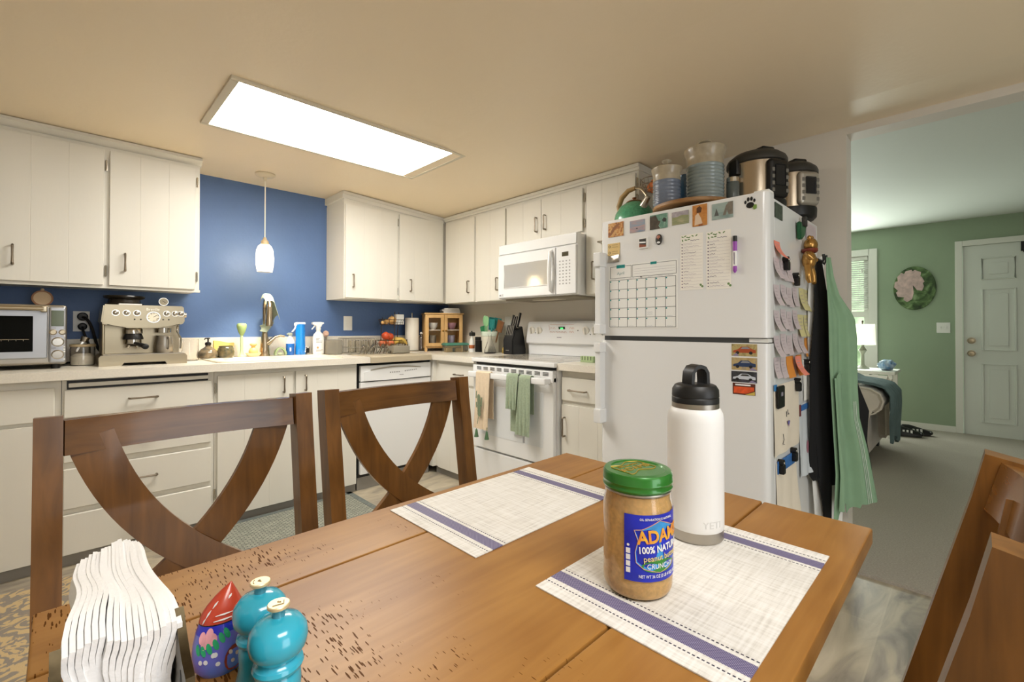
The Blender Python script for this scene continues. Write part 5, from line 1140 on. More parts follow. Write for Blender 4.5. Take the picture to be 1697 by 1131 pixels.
# little wooden cabinet set across the corner
wc = thing('countertop_cabinet', 'little oak cabinet with two glass doors set across the worktop corner', 'cabinet', (-.262, -.285, CZ), -.42)
w2, d2, hh = .172, .17, .345
b = B(); 
for a in ((-w2, -w2+.014, 0, d2, .028, hh-.012), (w2-.014, w2, 0, d2, .028, hh-.012), (-w2, w2, d2-.01, d2, .028, hh-.012), (-w2+.014, w2-.014, .004, d2-.01, .040, .052)): b.box(*a)
b.box(-w2-.008, w2+.008, -.022, d2+.002, hh-.012, hh, .004)
for x in (-w2, w2-.022):
    for y in (0, d2-.03): b.box(x, x+.022, y, y+.03, 0, .03)
b.box(-w2+.02, w2-.02, .004, .012, .028, .040); b.done('body', m_oak, wc)
b = B(); b.box(-w2+.014, w2-.014, .012, d2-.012, .186, .194); b.done('shelf', mat('pale_shelf_edge', '#e6d9c4', .5), wc, 0)
for s_ in (-1, 1):
    b = B(); x0, x1 = (-w2+.002, -.001) if s_ < 0 else (.001, w2-.002); z0, z1 = .044, hh-.014; f = .030
    for a in ((x0, x0+f, z0, z1), (x1-f, x1, z0, z1), (x0+f, x1-f, z0, z0+f), (x0+f, x1-f, z1-f, z1)): b.box(a[0], a[1], -.014, .0, a[2], a[3], .001, 1)
    dr = b.done('door', m_oak, wc)
    b = B(); b.box(x0+f-.002, x1-f+.002, -.008, -.006, z0+f-.002, z1-f+.002); b.done('pane', mat('clear_pane', '#ffffff', .02, trans=1., ior=1.05), dr, 0)
    b = B(); b.lathe([(.004, 0), (.004, -.008), (.009, -.012), (.009, -.017), (0, -.02)], (-.012*-s_ if False else s_*.014, -.013, .185), 16, 'y'); b.done('knob', mat('brass', '#b98d4a', .3, 1.), dr)
for k, (x, z, m_, lab) in enumerate(((-.085, .195, mat('white_crockery', '#e9e4dc', .3), 'small white bowl on the upper left shelf of the oak cabinet'), (.09, .195, mat('mauve_crockery', '#b58a98', .3), 'mauve bowl on the upper right shelf of the oak cabinet'), (.085, .053, mat('lilac_glassware', '#aaa4b8', .2), 'lilac tumbler on the lower right shelf of the oak cabinet'), (-.09, .053, mat('smoky_glassware', '#958b7c', .2), 'smoky tumbler on the lower left shelf of the oak cabinet'))):
    b = B(); b.lathe([(0, 0), (.02, 0), (.040, .03), (.046, .062), (.043, .062), (.036, .03), (0, .008)] if k < 2 else [(0, 0), (.03, 0), (.036, .09), (.034, .09), (.028, .006), (0, .005)], seg=24)
    p = M.Translation((-.262, -.285, CZ)) @ M.Rotation(-.42, 4, 'Z') @ V((x, .085, z)); solo('bowl' if k < 2 else 'tumbler', lab, 'bowl' if k < 2 else 'glass', b, m_, p)
ct_ = CZ+hh
for k, (x, w, th_, c, lab) in enumerate(((.075, .125, .018, '#e9e6df', 'white-edged book at the bottom of the pile on the oak cabinet'), (.065, .130, .016, '#d9d4cb', 'pale book in the middle of the pile on the oak cabinet'), (.072, .11, .010, '#f1efe9', 'thin white booklet on top of the pile on the oak cabinet'))):
    z = ct_+[0, .0185, .035][k]
    b = B(); b.box(-w*.62, w*.62, 0, .14, .0, th_, .001, 1); b.mi = 1; b.box(-w*.62-.001, w*.62+.001, -.002, .142, 0, .0015); b.box(-w*.62-.001, w*.62+.001, -.002, .142, th_-.0015, th_)
    p = M.Translation((-.262, -.285, 0)) @ M.Rotation(-.42, 4, 'Z') @ V((x, .005, 0)); solo('book', lab, 'book', b, [mat('book_pages_%d' % k, c, .8), mat('book_cover_%d' % k, ('#d8d8d6', '#a9a7a4', '#ecebe8')[k], .5)], (p.x, p.y, z), -.42-.05*k, 'pile of books on the oak cabinet')
b = B(); b.box(-.075, .06, .0, .12, 0, .010, .003); p = M.Translation((-.262, -.285, 0)) @ M.Rotation(-.42, 4, 'Z') @ V((-.095, .01, 0)); solo('notebook', 'flat black notebook lying on the left half of the oak cabinet top', 'notebook', b, m_black, (p.x, p.y, ct_), -.40)
# food container with green lid
fc = thing('food_container', 'clear glass food container with teal lid in front of the oak cabinet', 'container', (-.262, -.452, CZ), -.30)
b = B(); b.box(-.105, .105, -.055, .055, 0, .058, .012, 3); b.done('glass_dish', mat('greenish_glass', '#dfe3d6', .08, trans=.9, ior=1.1), fc)
b = B(); b.box(-.110, .110, -.060, .060, .056, .074, .008, 3); b.box(-.10, .10, -.05, .05, .073, .079, .003); b.done('lid', mat('teal_lid', '#4f8a78', .5), fc)
for x in (-.06, .025):
    b = B(); b.box(-.030, .030, -.018, .018, 0, .034, .006); p = M.Translation((-.262, -.452, 0)) @ M.Rotation(-.30, 4, 'Z') @ V((x, 0, 0)); solo('bread_piece', 'tan piece of food at the %s end inside the glass container' % ('left' if x < 0 else 'right'), 'food', b, mat('toast_tan', '#c79f67', .8), (p.x, p.y, CZ+.003), -.3)
# right of the corner, against the range wall
kt = thing('kitchen_timer', 'small white bottle-shaped figure with dark top beside the food container', 'bottle', (-.15, -.545, CZ))
b = B(kt); b.lathe([(0, 0), (.028, 0), (.029, .02), (.022, .03), (.027, .06), (.020, .105), (.010, .125), (.009, .14), (0, .14)], (-.15, -.545, CZ), 24); b.done('body', m_white, kt)
b = B(kt); b.lathe([(.0225, .028), (.0265, .04), (.0272, .058), (.0268, .06), (.0222, .031)], (-.15, -.545, CZ), 24); b.done('orange_band', mat('burnt_orange', '#b8683a', .5), kt)
b = B(kt); b.box(-.172, -.128, -.572, -.530, CZ+.138, CZ+.172, .008); b.box(-.155, -.145, -.55, -.54, CZ+.17, CZ+.185, .003); b.done('dark_top', m_dark, kt)
cbx = B(); cbx.box(-.03, .03, -.035, .035, 0, .10, .003); cbx.box(-.03, -.02, -.035, .035, .1, .132, .002); solo('caddy', 'small black caddy standing left of the utensil crock', 'caddy', cbx, m_black, (-.12, -.625, CZ))
uc = thing('utensil_crock', 'frosted white crock full of cooking utensils on the corner worktop', 'crock', (-.135, -.775, CZ))
b = B(uc); b.lathe([(0, .0), (.066, 0), (.070, .006), (.074, .165), (.076, .178), (.071, .178), (.069, .165), (.066, .010), (0, .008)], (-.135, -.775, CZ), 36); b.done('crock', mat('frosted_crock', '#dedccd', .35), uc)
b = B(uc); b.lathe([(.0735, .14), (.0765, .142), (.0775, .178), (.0765, .180), (.0722, .178)], (-.135, -.775, CZ), 36); b.done('rim_band', mat('pale_mint_rim', '#cdd9c9', .35), uc)
def utensil(nm, lab, y, x, lean, h, shape, m_, rz=0.):
    t = B(); t.T = M.Rotation(lean, 4, 'X') @ M.Rotation(rz, 4, 'Z'); t.cyl((0, 0, 0), (0, 0, h-.06), .005, .006, 8)
    if shape == 'spoon': t.ball((0, 0, h-.03), .009, .026, .046, 16, 10)
    elif shape == 'turner': t.prism([(-.034, h-.095), (.034, h-.095), (.038, h), (-.038, h)], -.003, .003, 'x')
    elif shape == 'slot':
        for q in (-.030, -.015, 0, .015, .030): t.box(-.003, .003, q-.0055, q+.0055, h-.10, h)
        t.box(-.003, .003, -.0355, .0355, h-.012, h+.004, .002); t.box(-.003, .003, -.0355, .0355, h-.105, h-.085, .002)
    elif shape == 'fork': t.box(-.003, .003, -.022, .022, h-.08, h-.02, .003)
    solo(nm, lab, nm, t, m_, (-.135+x, -.775+y, CZ+.012), 0)
m_lg = mat('spring_green_silicone', '#8fc48f', .45); m_tg = mat('teal_silicone', '#2f8a86', .45); m_dg = mat('dark_green_silicone', '#2d7a4f', .45); m_wu = wood('dark_wood_utensil', '#6b4424', '#8f6238', .5, 2, 5, .05)
utensil('spoon', 'light green spoon, leftmost tall one in the utensil crock', .030, -.02, -.06, .29, 'spoon', m_lg); utensil('spoon', 'light green spoon, second from the left in the utensil crock', .006, -.03, -.02, .285, 'spoon', m_lg)
utensil('spatula', 'black spatula rising at the back of the utensil crock', .0, .02, .0, .30, 'fork', m_black); utensil('turner', 'teal slotted turner in the middle of the utensil crock', -.018, -.02, .10, .285, 'slot', m_tg); utensil('turner', 'teal solid turner behind the slotted one', -.03, .02, .17, .285, 'turner', m_tg)
utensil('spatula', 'dark green spatula leaning out at the left of the utensil crock', .045, -.005, -.20, .22, 'turner', m_dg); utensil('turner', 'dark wooden turner leaning far right in the utensil crock', -.04, .0, .36, .275, 'turner', m_wu)
fl = thing('glass_flask', 'conical clear glass flask standing in front of the utensil crock', 'flask', (-.215, -.86, CZ))
b = B(fl); b.lathe([(0, 0), (.046, 0), (.050, .008), (.046, .03), (.018, .105), (.014, .13), (.015, .155), (.019, .162), (.016, .162), (.012, .15), (.012, .13), (.016, .104), (.044, .03), (.047, .01), (0, .004)], (-.215, -.86, CZ), 32); b.done('glass', m_glass, fl)
ob = thing('oil_bottle', 'small round bottle of yellow oil with cork, left of the knife block', 'bottle', (-.115, -.945, CZ))
b = B(ob); b.lathe([(0, .003), (.028, .003), (.033, .015), (.032, .03), (.026, .05), (0, .052)], (-.115, -.945, CZ), 24); b.done('oil', mat('golden_oil', '#d9b858', .1), ob)
b = B(ob); b.lathe([(0, 0), (.03, 0), (.036, .014), (.035, .032), (.022, .06), (.010, .08), (.009, .13), (.012, .134), (.008, .134), (.0075, .08), (.02, .058), (.033, .03), (.034, .014), (0, .002)], (-.115, -.945, CZ), 24); b.done('glass', m_glass, ob)
b = B(ob); b.lathe([(0, .13), (.008, .13), (.011, .15), (0, .152)], (-.115, -.945, CZ), 12); b.done('cork', mat('dark_cork', '#4a3426', .8), ob)
kb = thing('knife_block', 'black slanted knife block full of knives beside the range', 'knife block', (-.155, -1.085, CZ), -PI/2)
b = B(); b.prism([(-.07, 0), (.085, 0), (.085, .04), (.045, .225), (-.035, .190), (-.07, .115)], -.058, .052, 'x'); bmesh.ops.bevel(b.bm, geom=b.bm.edges[:], offset=.006, segments=2, affect='EDGES'); b.done('block', m_black, kb)
b = B(); b.box(-.025, .012, -.0715, -.0695, .03, .037); b.done('badge', m_steel, kb, 0)
kp = M.Translation((-.155, -1.085, CZ)) @ M.Rotation(-PI/2, 4, 'Z')
def knife(x, y, z, L_, i, big):
    b = B(); b.T = M.Rotation(-.30, 4, 'X'); 
    b.box(-.006 if not big else -.0075, .006 if not big else .0075, -.010, .010, .004, L_, .004, 2); b.mi = 1
    b.box(-.0022, .0022, -.0105, .0105, 0, L_-.004, .0005, 1)
    p = kp @ V((x, y, z)); solo('knife', ('steak knife in the lower row of the knife block, number %s from the left' % ('one', 'two', 'three', 'four', 'five')[i]) if not big else ('large black-handled knife in the upper slots of the knife block, %s' % ('leftmost', 'second from left', 'third from left', 'rightmost and tallest')[i]), 'knife', b, [m_black, m_steel], p, -PI/2, 'knives in the block')
for i in range(5): knife(-.045+.018*i, -.045, .150, .085, i, False)
for i, (x, z, L_) in enumerate(((-.035, .205, .115), (-.012, .206, .10), (.012, .207, .10), (.036, .212, .125))): knife(x, -.004, z, L_, i, True)
# right of the range
gr = B(); gr.box(-.012, .012, -.048, .048, 0, .038, .003); gr.mi = 1
for k in range(4): gr.box(-.0135, -.011, .030-.021*k, .034-.021*k, .014, .036)
solo('spoon_rest', 'sage green slotted spoon rest on the worktop beside the refrigerator', 'spoon rest', gr, [m_sg, m_dark], (-.45, -2.02, CZ))
rb = thing('spice_bottle', 'slim yellow bottle with red cap standing by the refrigerator', 'bottle', (-.10, -1.985, CZ))
b = B(rb); b.lathe([(0, 0), (.022, 0), (.023, .004), (.023, .12), (.016, .14), (0, .14)], (-.10, -1.985, CZ), 20); b.done('bottle', mat('mustard_label', '#dcb659', .5), rb)
b = B(rb); b.lathe([(0, .138), (.017, .138), (.017, .17), (0, .172)], (-.10, -1.985, CZ), 16); b.done('cap', mat('red_cap', '#cf4a2f', .4), rb)
pr = thing('wall_rack', 'small white wire rack on the range wall beside the refrigerator', 'rack', (0, -1.93, 1.2))
b = B(pr)
for z in (1.19, 1.235, 1.26): b.tube([(-.002, -1.885, z), (-.05, -1.885, z), (-.05, -2.06, z), (-.002, -2.06, z)], .003, 6)
for y in (-1.885, -1.97, -2.06): b.tube([(-.05, y, 1.19), (-.05, y, 1.26)], .003, 6)
b.done('wire', m_white, pr)

# ================================================================== ON TOP OF THE REFRIGERATOR
FT = 1.657
kl = thing('kettle', 'green speckled enamel kettle with a wooden arched handle on the refrigerator', 'kettle', (-.60, -2.415, FT))
KX, KY = -.58, -2.418
m_ke = mat('green_speckled_enamel', '#4fa07a', .25, var=.22, vs=90, coat=.4)
b = B(kl); b.lathe([(0, 0), (.092, 0), (.104, .01), (.108, .035), (.100, .075), (.078, .112), (.05, .132), (.038, .138)], (KX, KY, FT), 40); b.done('body', m_ke, kl)
b = B(kl); b.lathe([(.042, .136), (.044, .139), (.034, .146), (.010, .149), (.008, .155), (.013, .163), (0, .168)], (KX, KY, FT), 24); b.done('lid', mat('copper_lid', '#8d5f3c', .35, .7), kl)
b = B(kl); b.tube([(KX-.03, KY-.055, FT+.085), (KX-.04, KY-.085, FT+.115), (KX-.045, KY-.105, FT+.14)], [.024, .018, .014], 14); b.done('spout', m_chrome, kl)
b = B(kl); b.tube([(KX-.01, KY+.085, FT+.10), (KX-.01, KY+.09, FT+.13), (KX-.01, KY+.07, FT+.175), (KX-.01, KY+.03, FT+.205), (KX-.01, KY-.01, FT+.21)], [.010, .013, .014, .013, .011], 12); b.done('wooden_grip', mat('tan_wood_grip', '#a88a58', .4), kl)
b = B(kl); b.tube([(KX-.01, KY-.005, FT+.21), (KX-.01, KY-.045, FT+.20), (KX-.01, KY-.075, FT+.16), (KX-.01, KY-.06, FT+.12)], .006, 10); b.done('handle_arm', m_nick, kl)
wbd = thing('turntable', 'round wooden turntable board on the refrigerator carrying the pottery crocks', 'turntable', (-.655, -2.765, FT))
b = B(wbd); b.lathe([(0, 0), (.11, 0), (.11, .018), (0, .018)], (-.655, -2.765, FT), 36); b.done('base', m_dark, wbd)
b = B(wbd); b.lathe([(0, .018), (.172, .018), (.177, .022), (.177, .034), (.172, .037), (0, .037)], (-.655, -2.765, FT), 64); b.done('board', wood('acacia_board', '#7d5732', '#b98f5c', .45, 1, 4, .05), wbd)
BT = FT+.0375
def crock(nm, lab, x, y, R_, H_, bluec, knob):
    t = thing(nm, lab, 'crock', (x, y, BT))
    P = [(0, 0), (R_*.86, 0), (R_*.88, .004)]; zz_ = .01
    n = int(H_*.72/.0165)
    for k in range(n): z0 = .008+k*.0165; P += [(R_*.865, z0), (R_*.895, z0+.005), (R_*.905, z0+.0095), (R_*.885, z0+.0145)]
    P += [(R_*.88, H_*.80), (R_*.90, H_*.86), (R_*1.0, H_*.965), (R_*1.0, H_), (R_*.93, H_), (R_*.85, H_*.93)]
    zb = [p for p in P if p[1] <= H_*.73]; zt_ = [zb[-1]]+[p for p in P if p[1] > H_*.73]
    b = B(); b.lathe(zb, seg=48); b.done('glazed_body', bluec, t, 60)
    b = B(); b.lathe(zt_, seg=48); b.done('rim', mat('sand_glaze', '#a99d86', .3, var=.12, vs=30, coat=.3), t, 60)
    b = B(); b.lathe([(R_*.94, H_), (R_*.90, H_+.004), (R_*.3, H_+.016), (R_*.12, H_+.018), (R_*.10, H_+.024), (R_*.30, H_+.034), (R_*.30, H_+.040), (R_*.15, H_+.046), (0, H_+.047)], seg=36); b.done('lid', MATS['sand_glaze'], t, 60)
    return t
crock('crock', 'tall lidded pottery crock glazed grey-blue, largest on the turntable', -.60, -2.800, .092, .268, mat('grey_blue_glaze', '#8b9899', .18, var=.12, vs=14, coat=.5), 1)
crock('crock', 'short lidded pottery crock glazed slate-blue at the left of the turntable', -.715, -2.668, .070, .182, mat('slate_blue_glaze', '#6d788b', .18, var=.18, vs=14, coat=.5), 1)
tj = thing('pottery_jug', 'dark blue pottery jug tucked between the two crocks', 'jug', (-.535, -2.678, BT))
b = B(); b.lathe([(0, 0), (.040, 0), (.050, .03), (.050, .12), (.035, .17), (.038, .19), (0, .19)], seg=28); b.done('body', mat('dark_blue_glaze', '#2f4d66', .2, coat=.4), tj)
b = B(); b.tube([(0, .03, .18), (0, .06, .17), (0, .065, .12), (0, .045, .09)], .008, 8); b.done('handle', MATS['sand_glaze'], tj)
mj = thing('glass_jar', 'small glass jar with silver lid between the crock and the pressure cooker', 'jar', (-.545, -2.905, BT))
b = B(); b.lathe([(0, 0), (.026, 0), (.028, .004), (.028, .10), (.024, .108), (0, .108)], seg=24); b.done('jar', mat('dark_jar_contents', '#59605f', .2), mj)
b = B(); b.lathe([(0, .105), (.027, .105), (.027, .125), (0, .127)], seg=24); b.done('lid', m_chrome, mj)
def cooker(lab, x, y, R_, H_, rz, hs, side):
    t = thing('pressure_cooker', lab, 'pressure cooker', (x, y, FT), rz)
    b = B(); b.lathe([(0, 0), (R_*.86, 0), (R_*.96, .012), (R_*.98, .045), (R_*.97, .055)], seg=48); b.done('base', m_black, t)
    b = B(); b.lathe([(R_*.955, .05), (R_*.955, H_)], seg=48); b.done('steel_wall', mat('warm_brushed_steel', '#b9ac9a', .25, 1., bump=.06, bs=30, stretch=(1, 1, 30)), t)
    b = B(); b.lathe([(R_*.955, H_-.004), (R_*1.03, H_), (R_*1.03, H_+.016), (R_*.98, H_+.030), (R_*.78, H_+.050), (R_*.4, H_+.058), (0, H_+.059)], seg=48); ld_ = b.done('lid', m_dark, t)
    b = B(); b.box(-.035, .035, -R_*.6, R_*.35, H_+.048, H_+.072, .010, 3); b.done('lid_handle', m_black, ld_)
    b = B(); b.lathe([(0, H_+.04), (.014, H_+.04), (.016, H_+.068), (0, H_+.07)], (.045, R_*.45, 0), 16); b.done('steam_valve', m_black, ld_)
    b = B(); b.box(-.055, .055, -R_*1.09, -R_*.80, .055, H_-.006, .020, 3); pn = b.done('control_panel', m_black if side else mat('silver_panel', '#b5b0a6', .35, .6), t)
    b = B(); b.box(-.028, .028, -R_*1.098, -R_*1.08, .105, H_-.035, .004); b.done('screen', mat('dark_screen', '#1a1d22', .1), pn)
    for sx_ in (-.038, .038):
        b = B()
        for k in range(4): b.box(sx_-.007, sx_+.007, -R_*1.096, -R_*1.08, .075+.030*k, .092+.030*k, .002)
        b.done('button_column', mat('grey_panel_button', '#77746d', .4), pn)
    for s_ in hs:
        b = B(); b.box(s_*R_*1.0-.012, s_*R_*1.0+.014, -.026, .026, H_-.055, H_+.016, .008, 2); b.done('side_handle', m_black, t)
    return t
cooker('larger stainless pressure cooker on the refrigerator, nearer the crocks', -.415, -2.965, .125, .232, -.50, (-1,), True)
cooker('stainless pressure cooker at the refrigerator corner with silver control panel', -.165, -3.045, .112, .222, -.60, (1,), False)

# ================================================================== MAGNETS ON THE REFRIGERATOR DOORS
FXP = FX-.0003                                   # door face
def fface(y, z, o=0.): return (FXP-o, y, z)      # on the door
def picmat(name, cols, sc=9., dist=1.5, st=(1, 1, 1)):
    m = mat(name, cols[0], .45); N, L, p = nodes(m)
    tc = N.new('ShaderNodeTexCoord'); mp = N.new('ShaderNodeMapping'); mp.inputs['Scale'].default_value = st; L.new(tc.outputs['Object'], mp.inputs[0])
    n = N.new('ShaderNodeTexNoise'); n.inputs['Scale'].default_value = sc; n.inputs['Detail'].default_value = 5; n.inputs['Distortion'].default_value = dist; L.new(mp.outputs[0], n.inputs['Vector'])
    k = len(cols); r = ramp(N, [(.30+.40*i/(k-1), c) for i, c in enumerate(cols)]); L.new(n.outputs['Fac'], r.inputs[0]); L.new(r.outputs[0], p.inputs['Base Color'])
    return m
def fpoly(b, pts, o): b._add([(-o, a, c) for a, c in pts], [tuple(range(len(pts)))])
def magnet(label, y0, y1, z0, z1, m, shapes=(), name='fridge_magnet', cat='magnet', group=None, th=.003):
    """flat magnet on the door; shapes = [(material, polygon in 0..1)]; left edge y0 > y1"""
    yc, zc_ = (y0+y1)/2, (z0+z1)/2
    t = thing(name, label, cat, (FXP, yc, zc_), group=group) if shapes else None
    b = B(); b.box(-th, 0, y1-yc, y0-yc, z0-zc_, z1-zc_, .0006, 1)
    if not shapes: return solo(name, label, cat, b, m, (FXP, yc, zc_), group=group)
    b.done('card', m, t)
    for k, (nm, mm_, poly) in enumerate(shapes):
        b = B(); fpoly(b, [(y0-yc+(y1-y0)*a, z0-zc_+(z1-z0)*c) for a, c in poly], th+.0004+.0002*k); b.done(nm, mm_, t, 0)
    return t
pg = 'picture magnets along the top of the freezer door'
magnet('picture magnet of an amber-brown scene, leftmost in the top row on the freezer', -2.419, -2.504, 1.573, 1.641, picmat('amber_picture', ['#5d2f12', '#b8702e', '#d9b06a', '#8f4b1f'], 38), [('figure_shape', mat('sepia_shape', '#8f5a2a', .5), [(.1, .2), (.35, .7), (.7, .95), (.8, .85), (.45, .5), (.25, .15)])], group=pg)
magnet('picture magnet of a hazy blue sea, second in the top row on the freezer', -2.539, -2.616, 1.578, 1.634, picmat('hazy_sea_picture', ['#6d86a3', '#8c9db0', '#b99a96', '#7a90a8'], 14, 1, (1, .4, 2.2)), [('boat_shape', m_dark, [(.42, .25), (.5, .38), (.56, .25)])], group=pg)
magnet('picture magnet of dark cliffs over green water, third in the top row', -2.643, -2.728, 1.577, 1.642, picmat('green_water_picture', ['#7fa694', '#5f8a78', '#a5c0ae'], 30), [('cliff_shape', mat('cliff_brown', '#4a4034', .6, var=.3, vs=60), [(0, 0), (0, .9), (.35, .95), (.5, .55), (.62, .5), (.5, .2), (.6, 0)]), ('rock_shape', mat('cliff_grey', '#3a3b38', .6), [(.7, .55), (.8, .72), (.95, .62), (.92, .4), (.78, .42)])], group=pg)
magnet('picture magnet of a pale meadow under lilac clouds, fourth in the top row', -2.749, -2.825, 1.581, 1.637, picmat('meadow_picture', ['#9a9a68', '#8d9470', '#b0a987'], 30, 1, (1, .5, 2)), [('cloud_band', mat('lilac_clouds', '#a8a0a6', .6, var=.2, vs=80), [(0, .6), (0, 1), (1, 1), (1, .62), (.6, .7), (.3, .58)])], group=pg)
magnet('upright picture magnet of a person reading in orange light, fifth in the top row', -2.841, -2.903, 1.560, 1.650, picmat('orange_reading_picture', ['#b06a2c', '#c98a44', '#8f4d1e'], 20), [('robe_shape', mat('pale_robe', '#dcc3a8', .6), [(.15, .05), (.2, .5), (.4, .62), (.6, .35), (.7, .1)]), ('hair_shape', mat('brown_hair', '#5a371d', .6), [(.3, .62), (.3, .85), (.5, .93), (.66, .82), (.6, .62)])], group=pg)
magnet('picture magnet of a sailing boat by an arched sea cliff, rightmost in the top row', -2.923, -3.007, 1.575, 1.640, picmat('pale_sea_picture', ['#8aa09d', '#9fb0ab', '#7d9490'], 18, 1, (1, .5, 2)), [('sail_shape', mat('dusk_sail', '#5b5d5a', .6), [(.12, .22), (.22, .7), (.34, .22)]), ('arch_shape', mat('arch_rock', '#7f776b', .6, var=.2, vs=70), [(.52, .2), (.68, .8), (.8, .98), (1, .98), (1, .2), (.8, .2), (.72, .5), (.66, .2)])], group=pg)
magnet('small square picture magnet with a black and brown photo under the picture row', -2.587, -2.634, 1.497, 1.546, m_white, [('photo', mat('dark_photo', '#3d3a36', .5), [(.1, .12), (.1, .9), (.85, .9), (.85, .12)]), ('brown_strip', mat('rust_photo', '#8f4a2c', .5), [(.1, .12), (.1, .42), (.85, .30), (.85, .12)]), ('white_strip', m_wp, [(.12, .52), (.12, .66), (.8, .60), (.8, .48)])], th=.008)
t = thing('fridge_magnet', 'small painted mask magnet with dark hair and red face', 'magnet', (FXP, -2.688, 1.528))
b = B(); b.ball((-.004, 0, 0), .006, .0165, .024, 20, 12); b.done('mask', m_dark, t)
b = B(); b.ball((-.0075, 0, .008), .004, .0095, .011, 14, 8); b.done('face', mat('brick_face', '#b0705c', .5), t)
b = B(); b.ball((-.008, 0, -.014), .004, .008, .005, 12, 8); b.done('chin', m_wp, t)
b = B(); [b.ball((-.010, q, .002), .002, .004, .003, 8, 6) for q in (-.006, .006)]; b.done('eye_band', m_black, t)
t = thing('fridge_magnet', 'two stacked yellow ticket stubs under a foil magnet at the freezer left edge', 'magnet', (FXP, -2.45, 1.495))
b = B(); b.box(-.002, 0, -.034, .034, .018, .047, .0005, 1); b.box(-.003, -.0005, -.033, .034, -.012, .018, .0005, 1); ca = b.done('ticket', mat('pale_gold_ticket', '#d9bc7d', .6), t)
b = B(); b.sheet(lambda u, v: (-.004-.004*math.sin(v*3+u*2), -.031+.063*u, -.046+.036*v), 8, 6, .001); b.done('foil', m_steel, t, 60)
b = B()
for z in (.038, .028, .006, -.004): b.squig([(k*.004, z+.0012*math.sin(k*2.3)) for k in range(-6, 3)], lambda a, c: (-.0034, a, c), .0011)
for z in (.032, .002): b.T = M.Translation((-.0034, .022, z)); b.lathe([(.006, 0), (.006, -.0002), (.004, -.0002)], (0, 0, 0), 12, 'x')
b.done('print', mat('brown_print', '#5a4326', .6), ca, 0)
t = thing('fridge_magnet', 'paw print magnet in black with a small green leaf at the freezer top right', 'magnet', (FXP, -3.07, 1.618))
b = B()
for y, z, ry, rz_ in ((.0, -.008, .0145, .012), (.017, .006, .0045, .007), (.007, .016, .0050, .0085), (-.005, .0165, .0050, .0085), (-.0155, .008, .0045, .007)): b.ball((-.001, y, z), .002, ry, rz_, 16, 8)
b.done('paw', m_black, t)
b = B(); b.prism([(-.024, -.024), (-.014, -.028), (-.010, -.018), (-.016, -.008), (-.024, -.010)], -.003, 0, 'x'); b.done('leaf', mat('olive_leaf', '#7a9a4a', .5), t)
# month calendar
cal = thing('wall_calendar', 'white dry-erase month calendar sheet on the freezer door', 'calendar', (FXP, -2.598, 1.28))
CY, CZ0 = -2.598, 1.28
b = B(); b.box(-.0012, 0, -.178, .178, -.152, .152); b.done('sheet', mat('dry_erase_sheet', '#f0f1ee', .3), cal, 0)
def cl_(b, y0, y1, z0, z1, o=.0016): b.box(-o, -.001, min(y0, y1)-CY, max(y0, y1)-CY, min(z0, z1)-CZ0, max(z0, z1)-CZ0)
b = B(); w_ = .0009
for k in range(8): y = -2.428-.3375*k/7; cl_(b, y-w_, y+w_, 1.135, 1.360)
for k in range(6): z = 1.135+.225*k/5; cl_(b, -2.428, -2.7655, z-w_, z+w_)
for y0, y1 in ((-2.431, -2.546), (-2.552, -2.768)):
    for z in (1.370, 1.426): cl_(b, y0, y1, z-w_, z+w_)
    for y in (y0, y1): cl_(b, y-w_, y+w_, 1.370, 1.426)
b.done('grid', mat('dark_grid_line', '#4a5052', .6), cal, 0)
b = B()
for k in range(3): cl_(b, -2.56, -2.762, 1.384+.011*k, 1.3846+.011*k)
for k in range(7): b.squig([(-2.428-.3375*(k+.25+.5*q/6)/7-CY, 1.3655-CZ0+.0008*math.sin(q*2.5+k)) for q in range(7)], lambda a, c: (-.0016, a, c), .0008)
b.done('rule', m_inkg, cal, 0)
b = B(); cl_(b, -2.466, -2.512, 1.417, 1.433, .0018); cl_(b, -2.645, -2.675, 1.420, 1.432, .0018); b.done('heading_tab', m_teal, cal, 0)
FT_ = M(((0, 0, -1, 0), (-1, 0, 0, 0), (0, 1, 0, 0), (0, 0, 0, 1)))
b = B(); b.text('MONTH', .0125, M.Translation((-.0021, -2.489-CY, 1.425-CZ0)) @ FT_, .0002); b.text('NOTES', .0085, M.Translation((-.0021, -2.66-CY, 1.426-CZ0)) @ FT_, .0002); b.done('heading_lettering', mat('deep_teal_ink', '#0b4f4e', .6), cal, 0)
b = B(); b.text('April', .020, M.Translation((-.0017, -2.489-CY, 1.392-CZ0)) @ FT_, .0002); b.done('month_name', mat('pale_teal_ink', '#9fb8b5', .6), cal, 0)
b = B()
for r in range(5):
    for k in range(7): y = -2.428-.3375*k/7; z = 1.360-.225*r/5; cl_(b, y-.002, y-.008, z-.003, z-.009, .0017)
b.done('date_mark', m_teal, cal, 0)
b = B()
for (k, r, q) in ((4, 3, .5), (4, 3, .7), (2, 4, .9), (6, 4, .9), (0, 4, .9), (4, 4, .9), (6, 3, .9)):
    y = -2.428-.3375*(k+.15)/7; z = 1.360-.225*(r+q)/5; b.squig([(y-.0045*i-CY, z-CZ0+.0013*math.sin(i*2.2+k)) for i in range(7)], lambda a, c: (-.0017, a, c), .0008)
b.done('handwriting', mat('blue_grey_ink', '#7d86a0', .7), cal, 0)
b = B(); b.ball((-.003, -2.598-CY, 1.3665-CZ0), .003, .003, .003, 10, 6); b.done('pin', m_black, cal)
